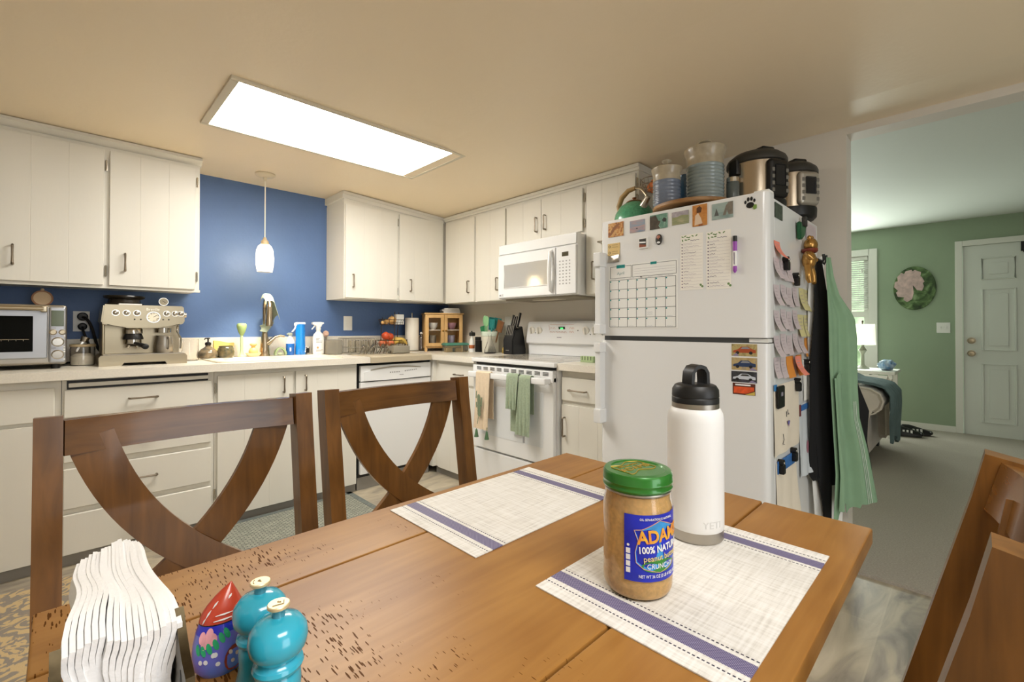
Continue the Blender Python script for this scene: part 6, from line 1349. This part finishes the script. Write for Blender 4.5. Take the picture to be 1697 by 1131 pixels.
# two lists
m_list = mat('cream_list_paper', '#f4f1e9', .7); m_lv = mat('leaf_print', '#6f8f58', .7); m_pu = mat('purple_ink', '#5d4a68', .7); m_pl2 = mat('faint_purple_ink', '#a89bac', .7)
for (y0, y1, z0, z1, lab, sd, dark) in ((-2.787, -2.885, 1.293, 1.531, 'left of two leafy handwritten shopping lists on the freezer', 3, (3, 9, 13)), (-2.899, -2.998, 1.290, 1.528, 'right of two leafy handwritten shopping lists, beside the purple marker', 8, (1, 2, 3, 4, 11, 13))):
    rd = random.Random(sd); yc, zc_ = (y0+y1)/2, (z0+z1)/2
    t = thing('shopping_list', lab, 'list', (FXP, yc, zc_)); w = y0-y1; h = z1-z0
    b = B(); b.box(-.0008, 0, y1-yc, y0-yc, z0-zc_, z1-zc_); b.done('paper', m_list, t, 0)
    b = B()
    for a, c, r_ in ((.10, .965, .5), (.22, .975, -.5), (.32, .95, .3), (.40, .945, -.4), (.55, .965, .6), (.10, .90, 1.2), (.25, .905, .2), (.38, .91, -.2), (.72, .965, -.7)):
        py, pz = w/2-a*w, -h/2+c*h; b._add([(-.0012, py+.006*math.cos(q*PI/4)*math.cos(r_)-.0026*math.sin(q*PI/4)*math.sin(r_), pz+.006*math.cos(q*PI/4)*math.sin(r_)+.0026*math.sin(q*PI/4)*math.cos(r_)) for q in range(8)], [tuple(range(8))])
    for a, c in ((.9, .08), (.97, .05)): b._add([(-.0012, w/2-a*w+.005*math.cos(q*PI/4), -h/2+c*h+.005*math.sin(q*PI/4)) for q in range(8)], [tuple(range(8))])
    b.done('leaf_print', m_lv, t, 0)
    b1, b2, b3 = B(), B(), B()
    for i in range(15):
        z = -h/2+h*(.835-.0555*i)
        b1.box(-.0011, -.0008, -w*.46, w*.40, z-.0045, z-.0041); b2.box(-.0013, -.0008, w*.40, w*.445, z-.0035, z+.0012)
        n = rd.randint(5, 13); tgt = b2 if i in dark else b3
        if i == 12 and sd == 8: continue
        tgt.squig([(w*.36-.0055*q, z+.0016*math.sin(q*2.4+i)+.0006*rd.uniform(-1, 1)) for q in range(n)], lambda a, c: (-.0014, a, c), .0016 if i in dark else .0011)
    b2.squig([(w*.05-.0055*q, -h/2+h*(.885)+.0016*math.sin(q*2.6)) for q in range(8)], lambda a, c: (-.0014, a, c), .0018)
    b1.done('rule', m_inkg, t, 0); b2.done('bold_handwriting', m_pu, t, 0); b3.done('faint_handwriting', m_pl2, t, 0)
t = thing('marker_pen', 'purple and white marker pen stuck upright beside the lists', 'pen', (FXP, -3.016, 1.424))
b = B(); b.cyl((-.010, 0, .050), (-.010, 0, .072), .0085, .0080, 14); b.done('black_cap', m_black, t)
b = B(); b.cyl((-.010, 0, .012), (-.010, 0, .050), .0078, .0082, 14); b.done('purple_cap', mat('purple_plastic', '#9a4fb0', .35), t)
b = B(); b.cyl((-.010, 0, -.048), (-.010, 0, .012), .0072, seg=14); ba = b.done('barrel', m_white, t)
b = B(); b.box(-.0176, -.0168, -.0015, .0015, -.042, .006); b.done('barrel_print', m_pu, ba, 0)
b = B(); b.lathe([(.0068, -.046), (.008, -.055), (.0075, -.066), (.003, -.074), (0, -.075)], (-.010, 0, 0), 14); b.done('end_tip', MATS['purple_plastic'], t)
# car cards
m_tyre = mat('tyre_black', '#222222', .7)
carp = [(.06, .28), (.08, .46), (.26, .56), (.38, .78), (.66, .80), (.80, .60), (.95, .52), (.95, .28)]
def carcard(lab, y0, y1, z0, z1, bgc, carc, roof, extra=None):
    sh = [('car_body', carc, carp), ('car_window', roof, [(.36, .58), (.43, .74), (.64, .75), (.74, .60)])]
    sh += [('wheel', m_tyre, [(c+.07*math.cos(k*PI/6), .28+.13*math.sin(k*PI/6)) for k in range(12)]) for c in (.24, .76)]
    if extra: sh += extra
    magnet(lab, y0, y1, z0, z1, bgc, sh, 'photo_card', 'card', 'car photo cards on the refrigerator door', .0012)
m_win = mat('car_glass', '#8c8f95', .3); m_lil = mat('lilac_corner', '#8f86a8', .6)
crn = [('corner_patch', m_lil, [(.68, .02), (.80, .22), (.98, .08), (.98, .02)])]
carcard('photo card of an orange-brown car on sand, topmost of the car cards', -2.999, -3.094, 1.019, 1.067, picmat('sand_background', ['#9c8a5a', '#b9a873', '#84794f'], 30), mat('copper_car', '#a8502f', .4), m_win, [('corner_patch', m_lil, [(.04, .03), (.2, .25), (.3, .03)])])
carcard('photo card of a dark blue car on dry ground, second of the car cards', -2.999, -3.094, .964, 1.013, picmat('dry_background', ['#a8905e', '#bda676', '#8f8a80'], 25), mat('navy_car', '#2c3f63', .4), m_win, crn)
carcard('photo card of a white car at night, third of the car cards', -2.998, -3.093, .916, .959, picmat('night_background', ['#26282c', '#3a3c40', '#4c4a58'], 25), mat('white_car', '#c9cfd9', .4), m_dark, crn)
magnet('orange and red machine photo card, lowest under the car cards', -3.003, -3.087, .867, .912, mat('brick_dark_card', '#5a2d20', .5), [('orange_machine', mat('vivid_orange', '#d9572c', .5, var=.2, vs=60), [(.05, .12), (.05, .68), (.95, .72), (.95, .4), (.6, .12)]), ('yellow_corner', mat('straw_yellow', '#c9b25a', .6), [(.55, .02), (.98, .34), (.98, .02)]), ('white_strip', m_wp, [(.12, .80), (.12, .92), (.8, .92), (.8, .80)])], 'photo_card', 'card', 'car photo cards on the refrigerator door', .0012)

# ================================================================== NOTES ON THE REFRIGERATOR SIDE
SY = FY0-.0004
def note(label, x, z, w, h, m, curl=.018, skew=.0, name='sticky_note', cat='sticky note', group=None, writing=True, seed=0, dy=0.):
    """top edge at z, left edge at x; lower part curls away from the side panel (towards -y)"""
    t = thing(name, label, cat, (x+w/2, SY-dy, z), group=group)
    f = lambda u, v: (-w/2+w*u+skew*(v**2), -.0012-curl*v**2.2, -h*v)
    b = B(); b.sheet(f, 6, 10, .0006); b.done('paper', m, t, 60)
    if writing:
        b = B(); rd = random.Random(seed)
        for i in range(4):
            v0 = .18+.16*i; n = rd.randint(4, 7); vs = []; fs = []
            for q in range(n):
                u = .15+.7*q/7; vv = v0+.02*math.sin(q*2.4+seed)
                for e in (-.012, .012): p = f(u, vv+e); vs.append((p[0], p[1]-.0009, p[2]))
                if q: k = 2*q; fs.append((k-2, k, k+1, k-1))
            b._add(vs, fs)
        b.done('handwriting', m_ngr, t, 0)
    return t
m_ngr = mat('soft_grey_writing', '#b3a4aa', .8)
m_nl = mat('pale_lilac_note', '#cbbfc2', .85); m_no = mat('orange_note', '#e0933f', .8); m_np = mat('coral_note', '#f0907c', .8); m_ny = mat('pale_yellow_note', '#d9d199', .8)
rows = [(1.405, 3, 'first'), (1.303, 4, 'second'), (1.203, 4, 'third'), (1.103, 5, 'fourth'), (1.012, 2, 'fifth')]
cols = ['first', 'second', 'third', 'fourth', 'fifth']
sd = 0
for z, n, rn in rows:
    for k in range(n):
        sd += 1; note('pale lilac sticky note, %s from the left in the %s row on the refrigerator side' % (cols[k], rn), -.768+.086*k, z+.004*math.sin(sd*3), .072, .082, m_nl, .016+.008*math.sin(sd*1.7), .012, group='lilac sticky notes', seed=sd)
note('coral sticky note at the top left of the refrigerator side', -.760, 1.474, .072, .066, m_np, .028, .03, seed=40)
for k in range(2): note('orange sticky note in the fifth row, %s the coral one' % ('left of' if not k else 'right of'), (-.604, -.455)[k], 1.012, (.10, .085)[k], .090, m_no, .012, .006, seed=50+k, writing=False)
note('coral sticky note overlapping two orange notes in the fifth row', -.525, 1.010, .080, .082, m_np, .028, .035, seed=60, dy=.014)
note('narrow orange sticky note at the right end of the fourth row', -.318, 1.085, .05, .085, m_no, .01, .0, seed=61, writing=False)
for k in range(3): note('pale yellow sticky note, %s from the left in the upper yellow row' % cols[k], -.405+.085*k, 1.310-.003*k, .078, .10, m_ny, .020, .02, seed=70+k)
for k in range(2): note('pale yellow sticky note, %s in the lower yellow row' % ('left' if not k else 'right'), -.430+.10*k, 1.190, .088, .098, m_ny, .014, .008, seed=80+k)
m_pap = mat('cream_drawing_paper', '#e9dfcd', .85, var=.03, vs=8)
def sheet_side(name, label, cat, x0, x1, z0, z1, m, wob=.004, lift=0.):
    t = thing(name, label, cat, ((x0+x1)/2, SY, z1))
    w = x1-x0; h = z1-z0
    b = B(); b.sheet(lambda u, v: (-w/2+w*u, -.0018-wob*abs(math.sin(u*7+v*2))*v-lift*v*v*u, -h*v), 16, 18, .0007); b.done('paper', m, t, 60)
    return t, w, h
t = sheet_side('printed_paper', 'pale printed sheet at the top right of the refrigerator side', 'paper', -.285, -.10, 1.545, 1.625, m_nl, .002)
def clip(label, x, z):
    t = thing('magnet_clip', label, 'clip', (x, SY, z))
    b = B(); b.box(-.014, .014, -.024, -.006, -.030, .006, .003); b.lathe([(0, -.02), (.013, -.018), (.013, .006)], (0, -.003, .014), 16, 'y'); b.done('jaw', m_black, t)
    b = B(); b.ball((0, -.022, .014), .006, .003, .006, 12, 8); b.done('rivet', m_chrome, t)
clip('black magnetic clip just below the coral note', -.637, 1.395); clip('black magnetic clip right of the first lilac row', -.492, 1.342)
t, w, h = sheet_side('drawing', "child's drawing on cream paper under the sticky notes, held by tape and clip", 'drawing', -.775, -.425, .628, .905, m_pap, .006)
b = B(); b.box(-w/2-.004, -w/2+.03, -.006, -.004, -.02, .004); b.done('tape', mat('blue_tape', '#3c7fb8', .6), t, 0)
b = B()
for x, z, L_ in ((-.03, -.115, .022), (-.012, -.11, .022), (.0, -.125, .006)): b.tube([(x, -.0085, z), (x+.002, -.0085, z-L_)], .0012, 5)
b.tube([(-.075, -.0085, -.20), (-.065, -.0085, -.225), (-.08, -.0085, -.24), (-.06, -.0085, -.245)], .0012, 5); b.done('pencil_line', m_ink, t)
b = B(); b._add([(.0+.016*math.sin(q)**3, -.0095, -.165+.013*(math.cos(q)-.35*math.cos(2*q))) for q in [2*PI*k/20 for k in range(20)]], [tuple(range(20))]); b.done('heart', mat('red_blue_crayon', '#b0485a', .7, col2='#4a6ab0', vs=60), t, 0)
t = thing('phone_magnet', 'small black phone-shaped magnet on the cream drawing', 'magnet', (-.717, SY-.006, .858)); b = B(); b.box(-.043, .043, -.010, 0, -.044, .044, .006); b.done('case', m_black, t); b = B(); b.box(-.012, .012, -.0112, -.0098, .004, .02, .001); b.done('screen_mark', m_inkg, t, 0)
clip('black magnetic clip holding the top right of the cream drawing', -.472, .888)
t, w, h = sheet_side('drawing', "lower child's drawing on cream paper with a blue taped strip on top", 'drawing', -.745, -.47, .33, .60, m_pap, .006, .02)
b = B(); b.box(-w/2+.01, w/2-.03, -.006, -.003, -.045, .004); b.done('blue_strip', mat('blue_painted_strip', '#3a72b5', .6, var=.3, vs=60), t, 0)
b = B(); b.tube([(-.02, -.010, -.235), (-.012, -.010, -.215), (-.005, -.010, -.245), (.02, -.010, -.25)], .0012, 5); b.done('pencil_line', m_ink, t)
clip('black magnetic clip at the left of the blue strip', -.712, .585); clip('black magnetic clip at the right of the blue strip', -.535, .60)
t, w, h = sheet_side('drawing', 'bluish drawing sheet with a dark blue strip, half hidden by the black apron', 'drawing', -.415, -.25, .47, .79, mat('bluish_paper', '#cfd6dc', .8), .008, .02)
b = B(); b.box(-w/2+.01, w/2, -.006, -.003, -.03, -.005); b.done('blue_strip', MATS['blue_painted_strip'], t, 0)
b = B(); b.box(-w/2-.004, -w/2+.014, -.007, -.003, -.05, .0); b.done('red_corner', mat('dark_red_print', '#6f3338', .6), t, 0)
b = B(); b._add([(.02+.02*math.cos(q), -.012, -.20+.03*math.sin(q)) for q in [2*PI*k/10 for k in range(10)]], [tuple(range(10))]); b.done('flower_print', mat('muted_pink_print', '#a86f80', .7), t, 0)
t = sheet_side('printed_paper', 'small white paper with a clip above the bluish drawing', 'paper', -.345, -.255, .80, .985, m_paper, .004); clip('black magnetic clip on the small white paper', -.320, .962)
magnet_dark = solo('fridge_magnet', 'dark green photo magnet at the top front corner of the refrigerator side', 'magnet', B().box(-.048, .048, -.003, 0, -.03, .03, .0005, 1), picmat('dark_green_photo', ['#23302a', '#3c4a3c', '#556055'], 25), (-.700, SY, 1.596))
t = thing('bag_clip', 'large dark green plastic clip on the refrigerator side near the top', 'clip', (-.40, SY, 1.57))
b = B(); b.prism([(-.06, .022), (-.045, .028), (-.03, .0), (-.005, .005), (.03, .030), (.045, .022), (.012, -.03), (-.03, -.052), (-.05, -.05)], -.022, -.004, 'y'); bmesh.ops.bevel(b.bm, geom=b.bm.edges[:], offset=.004, segments=2, affect='EDGES'); b.done('jaw', mat('dark_green_plastic', '#1f5a37', .35), t)
b = B(); b.box(.0, .022, -.030, -.01, .01, .055, .004); b.done('lever', m_dark, t)
t = thing('ornament', 'shiny gold bear-like ornament hanging on the refrigerator side', 'ornament', (-.36, SY-.03, 1.45))
m_gd = mat('glossy_gold', '#b5894a', .22, .7, var=.15, vs=40)
b = B(); b.ball((.03, 0, .055), .036, .028, .034, 20, 12); b.ball((.062, -.008, .042), .018, .014, .014, 14, 8); b.ball((.008, 0, .085), .012, .010, .012, 12, 8); b.ball((.045, 0, .088), .011, .010, .012, 12, 8); b.done('head', m_gd, t, 60)
b = B(); b.ball((.0, 0, -.015), .034, .028, .045, 20, 12); b.done('body', m_gd, t, 60)
b = B(); b.tube([(.085, -.012, .045), (.072, -.014, .043)], .006, 8); b.done('nose', m_black, t)
for s_ in (-1, 1):
    b = B(); b.tube([(s_*.02, 0, -.045), (s_*.035, -.006, -.075), (s_*.042, -.008, -.105), (s_*.036, -.012, -.118)], [.016, .014, .012, .009], 12); b.done('leg', m_gd, t, 60)
    b = B(); b.tube([(s_*.03, 0, .01), (s_*.05, -.008, .0), (s_*.035, -.02, -.015)], [.012, .011, .009], 10); b.done('arm', m_gd, t, 60)
b = B(); b.lathe([(.026, -.002), (.033, .006), (.031, .016), (.024, .014)], (.012, 0, .02), 20); b.done('red_scarf', mat('maroon_enamel', '#7a3322', .3), t)

# ================================================================== APRONS ON THE HOOKS
hk = thing('coat_hook', 'black and white magnetic hook on the refrigerator side, holding the aprons', 'hook', (-.18, SY, 1.45))
b = B(hk); b.box(-.225, -.145, SY-.008, SY, 1.42, 1.475, .003); b.done('plate', m_dark, hk)
for x in (-.215, -.165):
    b = B(hk); b.tube([(x, SY-.006, 1.46), (x, SY-.035, 1.452), (x, SY-.05, 1.435), (x, SY-.058, 1.452), (x, SY-.056, 1.475)], .006, 10); b.done('hook_arm', m_black, hk)
b = B(hk); b.ball((-.10, SY-.022, 1.43), .016, .014, .034, 14, 10); b.ball((-.10, SY-.024, 1.47), .013, .012, .014, 12, 8); b.cyl((-.10, SY-.02, 1.40), (-.105, SY-.02, 1.33), .006, seg=8); b.box(-.112, -.088, SY-.012, SY, 1.41, 1.45, .003); b.done('animal_figure', m_white, hk)
AP0, AP1 = V((-.28, -3.158)), V((.02, -3.345)); ADR = AP1-AP0; ANR = V((ADR.y, -ADR.x)).normalized()   # towards the viewer
if ANR.x > 0: ANR = -ANR
def lerp(P, z):
    for (z0, a), (z1, c) in zip(P, P[1:]):
        if z1 <= z <= z0: return a+(c-a)*(z0-z)/(z0-z1)
    return P[0][1] if z > P[0][0] else P[-1][1]
def hang(name, label, m, Lp, Rp, off, folds, amp, ztop, zbot, bot=None, seed=0., extra=None):
    t = thing(name, label, 'apron' if 'apron' in name else 'cloth', (-.1, -3.2, ztop), group=None)
    def fn(u, v):
        zb = zbot if not bot else bot(u); z = ztop+(zb-ztop)*v
        l, r = lerp(Lp, z), lerp(Rp, z); tt = l+(r-l)*u
        p = AP0+ADR*tt+ANR*(off+amp*min(1, .25+v*1.2)*(math.sin(u*folds+seed+.8*v)+.35*math.sin(u*folds*2.3+seed*2)))
        return (p.x, p.y, z)
    b = B(t); b.sheet(fn, 48, 40, .0018); b.done('cloth', m, t, 80)
    return t, fn
m_ga = mat('sage_green_apron_cloth', '#86a889', .9, var=.05, vs=14, bump=.15, bs=300)
m_ba = mat('black_apron_cloth', '#151517', .9, bump=.15, bs=300)
ta, fa_ = hang('green_apron', 'long sage green apron with white stripes at its lower corner, hanging in front', m_ga,
    [(1.45, .07), (1.38, .06), (1.2, .09), (.97, .09), (.7, .12), (.47, .16), (.25, .12)], [(1.45, .14), (1.36, .19), (1.28, .28), (1.18, .52), (1.09, .56), (.86, .57), (.72, .60), (.57, .74), (.33, .90), (.2, .92)], .050, 9., .014, 1.45, .3,
    lambda u: (.27 if u < .12 else .27+.10*(u-.12)/.35 if u < .35 else .285+.04*math.sin((u-.35)*9)*.6 if u < .6 else .325), .4)
b = B(ta)
for k in range(3):
    u0 = .70+.055*k; vs = []; fs = []
    for i in range(24):
        v = .58+.418*i/23; l_, q_ = fa_(u0, v), fa_(u0+.014, v)
        for p in (l_, q_): vs.append((p[0]+ANR.x*.0025, p[1]+ANR.y*.0025, p[2]))
        if i: j = 2*i; fs.append((j-2, j-1, j+1, j))
    b._add(vs, fs)
b.done('white_stripe', mat('white_stripe_cloth', '#dfe9df', .9), ta, 0)
def flap(u, v):
    uu = .03+(.42-.30*max(0, v-.35)/.65)*u; vv = .46+.50*v; p = fa_(uu, min(vv, .99)); o = .014+.016*math.sin(u*PI)*v
    return (p[0]+ANR.x*o, p[1]+ANR.y*o, p[2])
b = B(ta); b.sheet(flap, 16, 24, .0016); b.done('folded_flap', m_ga, ta, 80)
tb2, _ = hang('black_apron', 'long black apron hanging behind the green one', m_ba,
    [(1.45, .05), (1.34, .03), (1.2, .02), (.98, -.05), (.7, -.06), (.45, -.06), (.42, .02), (.27, .05)], [(1.45, .14), (1.3, .22), (1.1, .50), (.92, .64), (.74, .90), (.6, .86), (.46, .95), (.3, .9)], .004, 7., .006, 1.44, .27,
    lambda u: .43 if u < .14 else (.24 if u < .3 else .40), 2.)
th2, _ = hang('white_towel', 'white cloth hanging at the back, edge showing beside the black apron', mat('white_cotton', '#e9e9e6', .9, bump=.2, bs=250),
    [(1.44, .05), (1.3, -.02), (1.09, -.03), (.6, -.02), (.2, .08)], [(1.44, .12), (1.2, .3), (.9, .42), (.5, .55), (.2, .5)], -.016, 6., .005, 1.43, .2, None, 1.)

# ================================================================== LIVING ROOM
m_sofa = mat('beige_sofa_fabric', '#dfd4c7', .95, var=.05, vs=10, bump=.3, bs=260, sheen=.3)
so = thing('sofa', 'beige upholstered sofa with rolled arms seen end-on in the living room', 'sofa', (2.7, -2.2, -.015))
LFZ = -.015
b = B(so); b.box(2.06, 3.02, -3.085, -.90, .07, .40, .03, 3); b.done('base', m_sofa, so)
for nm, yo, s_ in (('arm', -3.10, 1), ('arm', -.68, -1)):
    b = B(so)
    prof = [(-.0, .06), (.0, .40), (-.055, .425), (-.10, .47), (-.115, .53), (-.09, .59), (-.03, .625), (.04, .635), (.11, .615), (.15, .57), (.16, .50), (.15, .06)]
    b.prism([(yo+s_*y, z) for y, z in prof], 2.04, 3.0, 'x'); bmesh.ops.bevel(b.bm, geom=[e for e in b.bm.edges if abs(e.verts[0].co.x-e.verts[1].co.x) < 1e-5], offset=.022, segments=3, affect='EDGES'); b.done(nm, m_sofa, so, 50)
    b = B(so); b.tube([(2.035, yo+s_*y, z) for y, z in prof], .007, 6); b.done('piping', m_sofa, so)
b = B(so); b.prism([(2.74, .10), (2.70, .38), (2.80, .62), (2.88, .675), (2.98, .67), (3.05, .60), (3.06, .10)], -3.18, -.62, 'y'); bmesh.ops.bevel(b.bm, geom=b.bm.edges[:], offset=.03, segments=3, affect='EDGES'); b.done('back', m_sofa, so, 50)
for k in range(2):
    b = B(so); y0 = -2.93+1.03*k; b.box(2.03, 2.80, y0, y0+1.02, .40, .53, .045, 4); b.done('seat_cushion', m_sofa, so)
    b = B(so); b.box(2.62, 2.88, y0, y0+1.02, .50, .70, .07, 4); b.done('back_cushion', m_sofa, so)
for x in (2.12, 2.95):
    for y in (-3.05, -.75):
        b = B(so); b.box(x-.03, x+.03, y-.03, y+.03, LFZ, .075, .006); b.done('foot', m_black, so)
thr = thing('throw_blanket', 'grey-green throw blanket draped over the near sofa arm', 'blanket', (2.5, -3.1, .6))
def thf(u, v):
    P = [(-2.56, .735), (-2.82, .73), (-2.94, .668), (-3.04, .655), (-3.13, .630), (-3.185, .56), (-3.19, .45), (-3.185, .35), (-3.18, .25), (-3.175, .15+.05*math.sin(u*6))]
    q = v*(len(P)-1); i = min(int(q), len(P)-2); f = q-i
    y = P[i][0]+(P[i+1][0]-P[i][0])*f; z = P[i][1]+(P[i+1][1]-P[i][1])*f
    w = .016*math.sin(u*15+v*4)*(1 if v > .35 else .6)
    x = 2.10+.52*u+.03*math.sin(v*5)+.25*max(0, v-.6)
    return (x, y-.016-abs(w)*(v > .45), z+.014+abs(w)*.6)
b = B(thr); b.sheet(thf, 30, 50, .022); b.done('cloth', mat('grey_green_throw', '#64787a', .95, var=.12, vs=12, bump=.5, bs=200), thr, 80)
so.location.y += .06
ctb = thing('console_table', 'low white console table behind the sofa under the window', 'table', (3.6, -2.6, LFZ))
b = B(ctb); b.box(3.38, 3.88, -3.10, -1.6, .645, .68, .006); b.done('top', m_trim, ctb)
for x in (3.41, 3.83):
    for y in (-3.06, -1.65):
        b = B(ctb); b.box(x-.02, x+.02, y-.02, y+.02, LFZ, .646, .004); b.done('leg', m_trim, ctb)
la = thing('table_lamp', 'table lamp with pale drum shade and turned base in front of the window', 'lamp', (3.68, -2.79, .68))
LXY = (3.68, -2.79, .68)
m_lb = mat('sage_grey_lamp_base', '#a3a58f', .5)
b = B(la); b.lathe([(0, 0), (.062, 0), (.062, .010), (.045, .02), (.025, .035), (.018, .05), (.016, .16), (.020, .17), (.040, .205), (.020, .24), (.014, .25), (.016, .262), (.010, .27), (.008, .30), (0, .30)], LXY, 28); b.done('base', m_lb, la)
b = B(la); b.lathe([(.120, .268), (.112, .498), (.110, .498), (.118, .268)], LXY, 40); b.lathe([(.0, .490), (.111, .492)], LXY, 6); b.done('lamp_shade', translucent('cream_linen_shade', '#e3e4da', .4, .9), la)
b = B(la); b.cyl((3.68, -2.79, .97), (3.68, -2.79, 1.19), .004); b.lathe([(0, .50), (.009, .502), (.006, .512), (.012, .522), (.010, .538), (0, .545)], LXY, 16); b.done('finial', m_bronze, la)
b = B(); b.ball((0, 0, .045), .085, .075, .055, 22, 14, lambda v: v*(1+.28*NZ.noise(v*3.1)))
solo('plastic_bag', 'crumpled blue and white bag on the console behind the sofa', 'bag', b, mat('blue_white_bag', '#d9e6ee', .3, col2='#2f7fc0', vs=18), (3.58, -3.01, .692))
pic = thing('wall_picture', 'round picture of pale pink petals and dark leaves on the green wall', 'picture', (GX, -3.192, 1.597))
b = B(); b.lathe([(0, -.018), (.184, -.018), (.187, -.014), (.187, 0), (0, 0)], (0, 0, 0), 48, 'x', sy=1.34); b.done('panel', picmat('leafy_dark_picture', ['#1f2a1a', '#3c5230', '#5f7a4a', '#8fa67a'], 9, 1.2), pic)
b = B()
for k, (a, L_, w) in enumerate(((.6, .13, .07), (1.3, .17, .08), (1.9, .18, .075), (2.5, .20, .075), (3.1, .21, .07), (3.7, .21, .06), (4.3, .20, .055), (-.3, .12, .06))):
    c_, s_ = math.cos(a), math.sin(a); P = [(0, 0), (L_*.4, w*.8), (L_*.75, w*1.0), (L_, w*.3), (L_*.95, -w*.6), (L_*.5, -w*.7)]
    b._add([(-.0185-.0006*k, .012-(x*c_-y*s_)*.80, .035+(x*s_+y*c_)*1.02) for x, y in P], [tuple(range(6))])
b.done('petal', mat('dusty_pink_petals', '#cbb0ac', .6, var=.22, vs=22), pic, 0)
for k, (x, y, rz, lab) in enumerate(((3.66, -3.155, -1.35, 'black trainer with three white stripes, front one by the baseboard'), (3.80, -3.22, -1.25, 'black trainer behind the front one beside the sofa'))):
    t = thing('shoe', lab, 'shoe', (x, y, LFZ), rz)
    b = B(); b.sheet(lambda u, v: ((-.13+.26*u), (.042+.012*math.sin(u*3))*math.sin(PI*(v-.5))*1.0, .02+(.085-.055*max(0, u-.35)/.65-.015*(u < .1))*math.cos(PI*(v-.5))), 18, 12, .002)
    for s_ in (0, 1): b.ball((-.13+.26*s_, 0, .035), .02, .042 if not s_ else .05, .05 if not s_ else .022, 14, 8)
    b.done('upper', m_black, t, 60)
    b = B(); b.prism([(.135*math.cos(q)+.0, .050*math.sin(q)) for q in [2*PI*k_/20 for k_ in range(20)]], 0, .022, 'z'); b.done('sole', m_dark, t)
    b = B()
    for q in (-.02, .012, .044):
        for s_ in (-1, 1): b.box(q-.008, q+.008, s_*.046-.004, s_*.046+.004, .024, .072)
    b.done('stripe', m_white, t, 0)
# floor mats
rn = thing('floor_runner', 'grey woven runner mat on the floor in front of the sink', 'rug', (-1.72, -.82, FZ))
def m_weave(name, a, c, sx_, sy_):
    m = mat(name, a, .85); N, L, p = nodes(m); tc = N.new('ShaderNodeTexCoord'); br = N.new('ShaderNodeTexBrick'); br.inputs['Scale'].default_value = sx_; br.inputs['Brick Width'].default_value = .9; br.inputs['Row Height'].default_value = .36; br.inputs['Mortar Size'].default_value = .09
    br.inputs['Color1'].default_value = srgb(a); br.inputs['Color2'].default_value = srgb(c); br.inputs['Mortar'].default_value = srgb('#6d6f66'); L.new(tc.outputs['Object'], br.inputs['Vector']); L.new(br.outputs['Color'], p.inputs['Base Color'])
    return m
b = B(rn); b.box(-2.16, -1.285, -1.06, -.60, FZ+.0005, FZ+.010, .002); b.done('weave', m_weave('grey_weave', '#b5b6a6', '#8f9388', 26, 1), rn)
b = B(rn); b.box(-2.16, -1.285, -.635, -.60, FZ+.0105, FZ+.0115); b.box(-2.16, -2.125, -1.06, -.60, FZ+.0105, FZ+.0115); b.box(-1.32, -1.285, -1.06, -.60, FZ+.0105, FZ+.0115); b.box(-2.16, -1.285, -1.06, -1.025, FZ+.0105, FZ+.0115); b.done('border', m_weave('blue_grey_weave', '#5b6672', '#7d8a86', 40, 1), rn, 0)
m = mat('damask_rug', '#c3a877', .95, bump=.4, bs=220); N, L, p = nodes(m)
tc = N.new('ShaderNodeTexCoord'); n = N.new('ShaderNodeTexNoise'); n.inputs['Scale'].default_value = 14; n.inputs['Detail'].default_value = 1.5; n.inputs['Distortion'].default_value = 2.6; L.new(tc.outputs['Object'], n.inputs['Vector'])
r = ramp(N, [(.485, '#c4ab80'), (.515, '#8d857a')]); L.new(n.outputs['Fac'], r.inputs[0]); L.new(r.outputs[0], p.inputs['Base Color'])
solo('rug', 'tan and grey damask rug on the floor at the far left, behind the chair', 'rug', B().box(-.9, .45, -1.1, 0, 0, .010, .003), m, (-3.05, -.735, FZ+.0005))
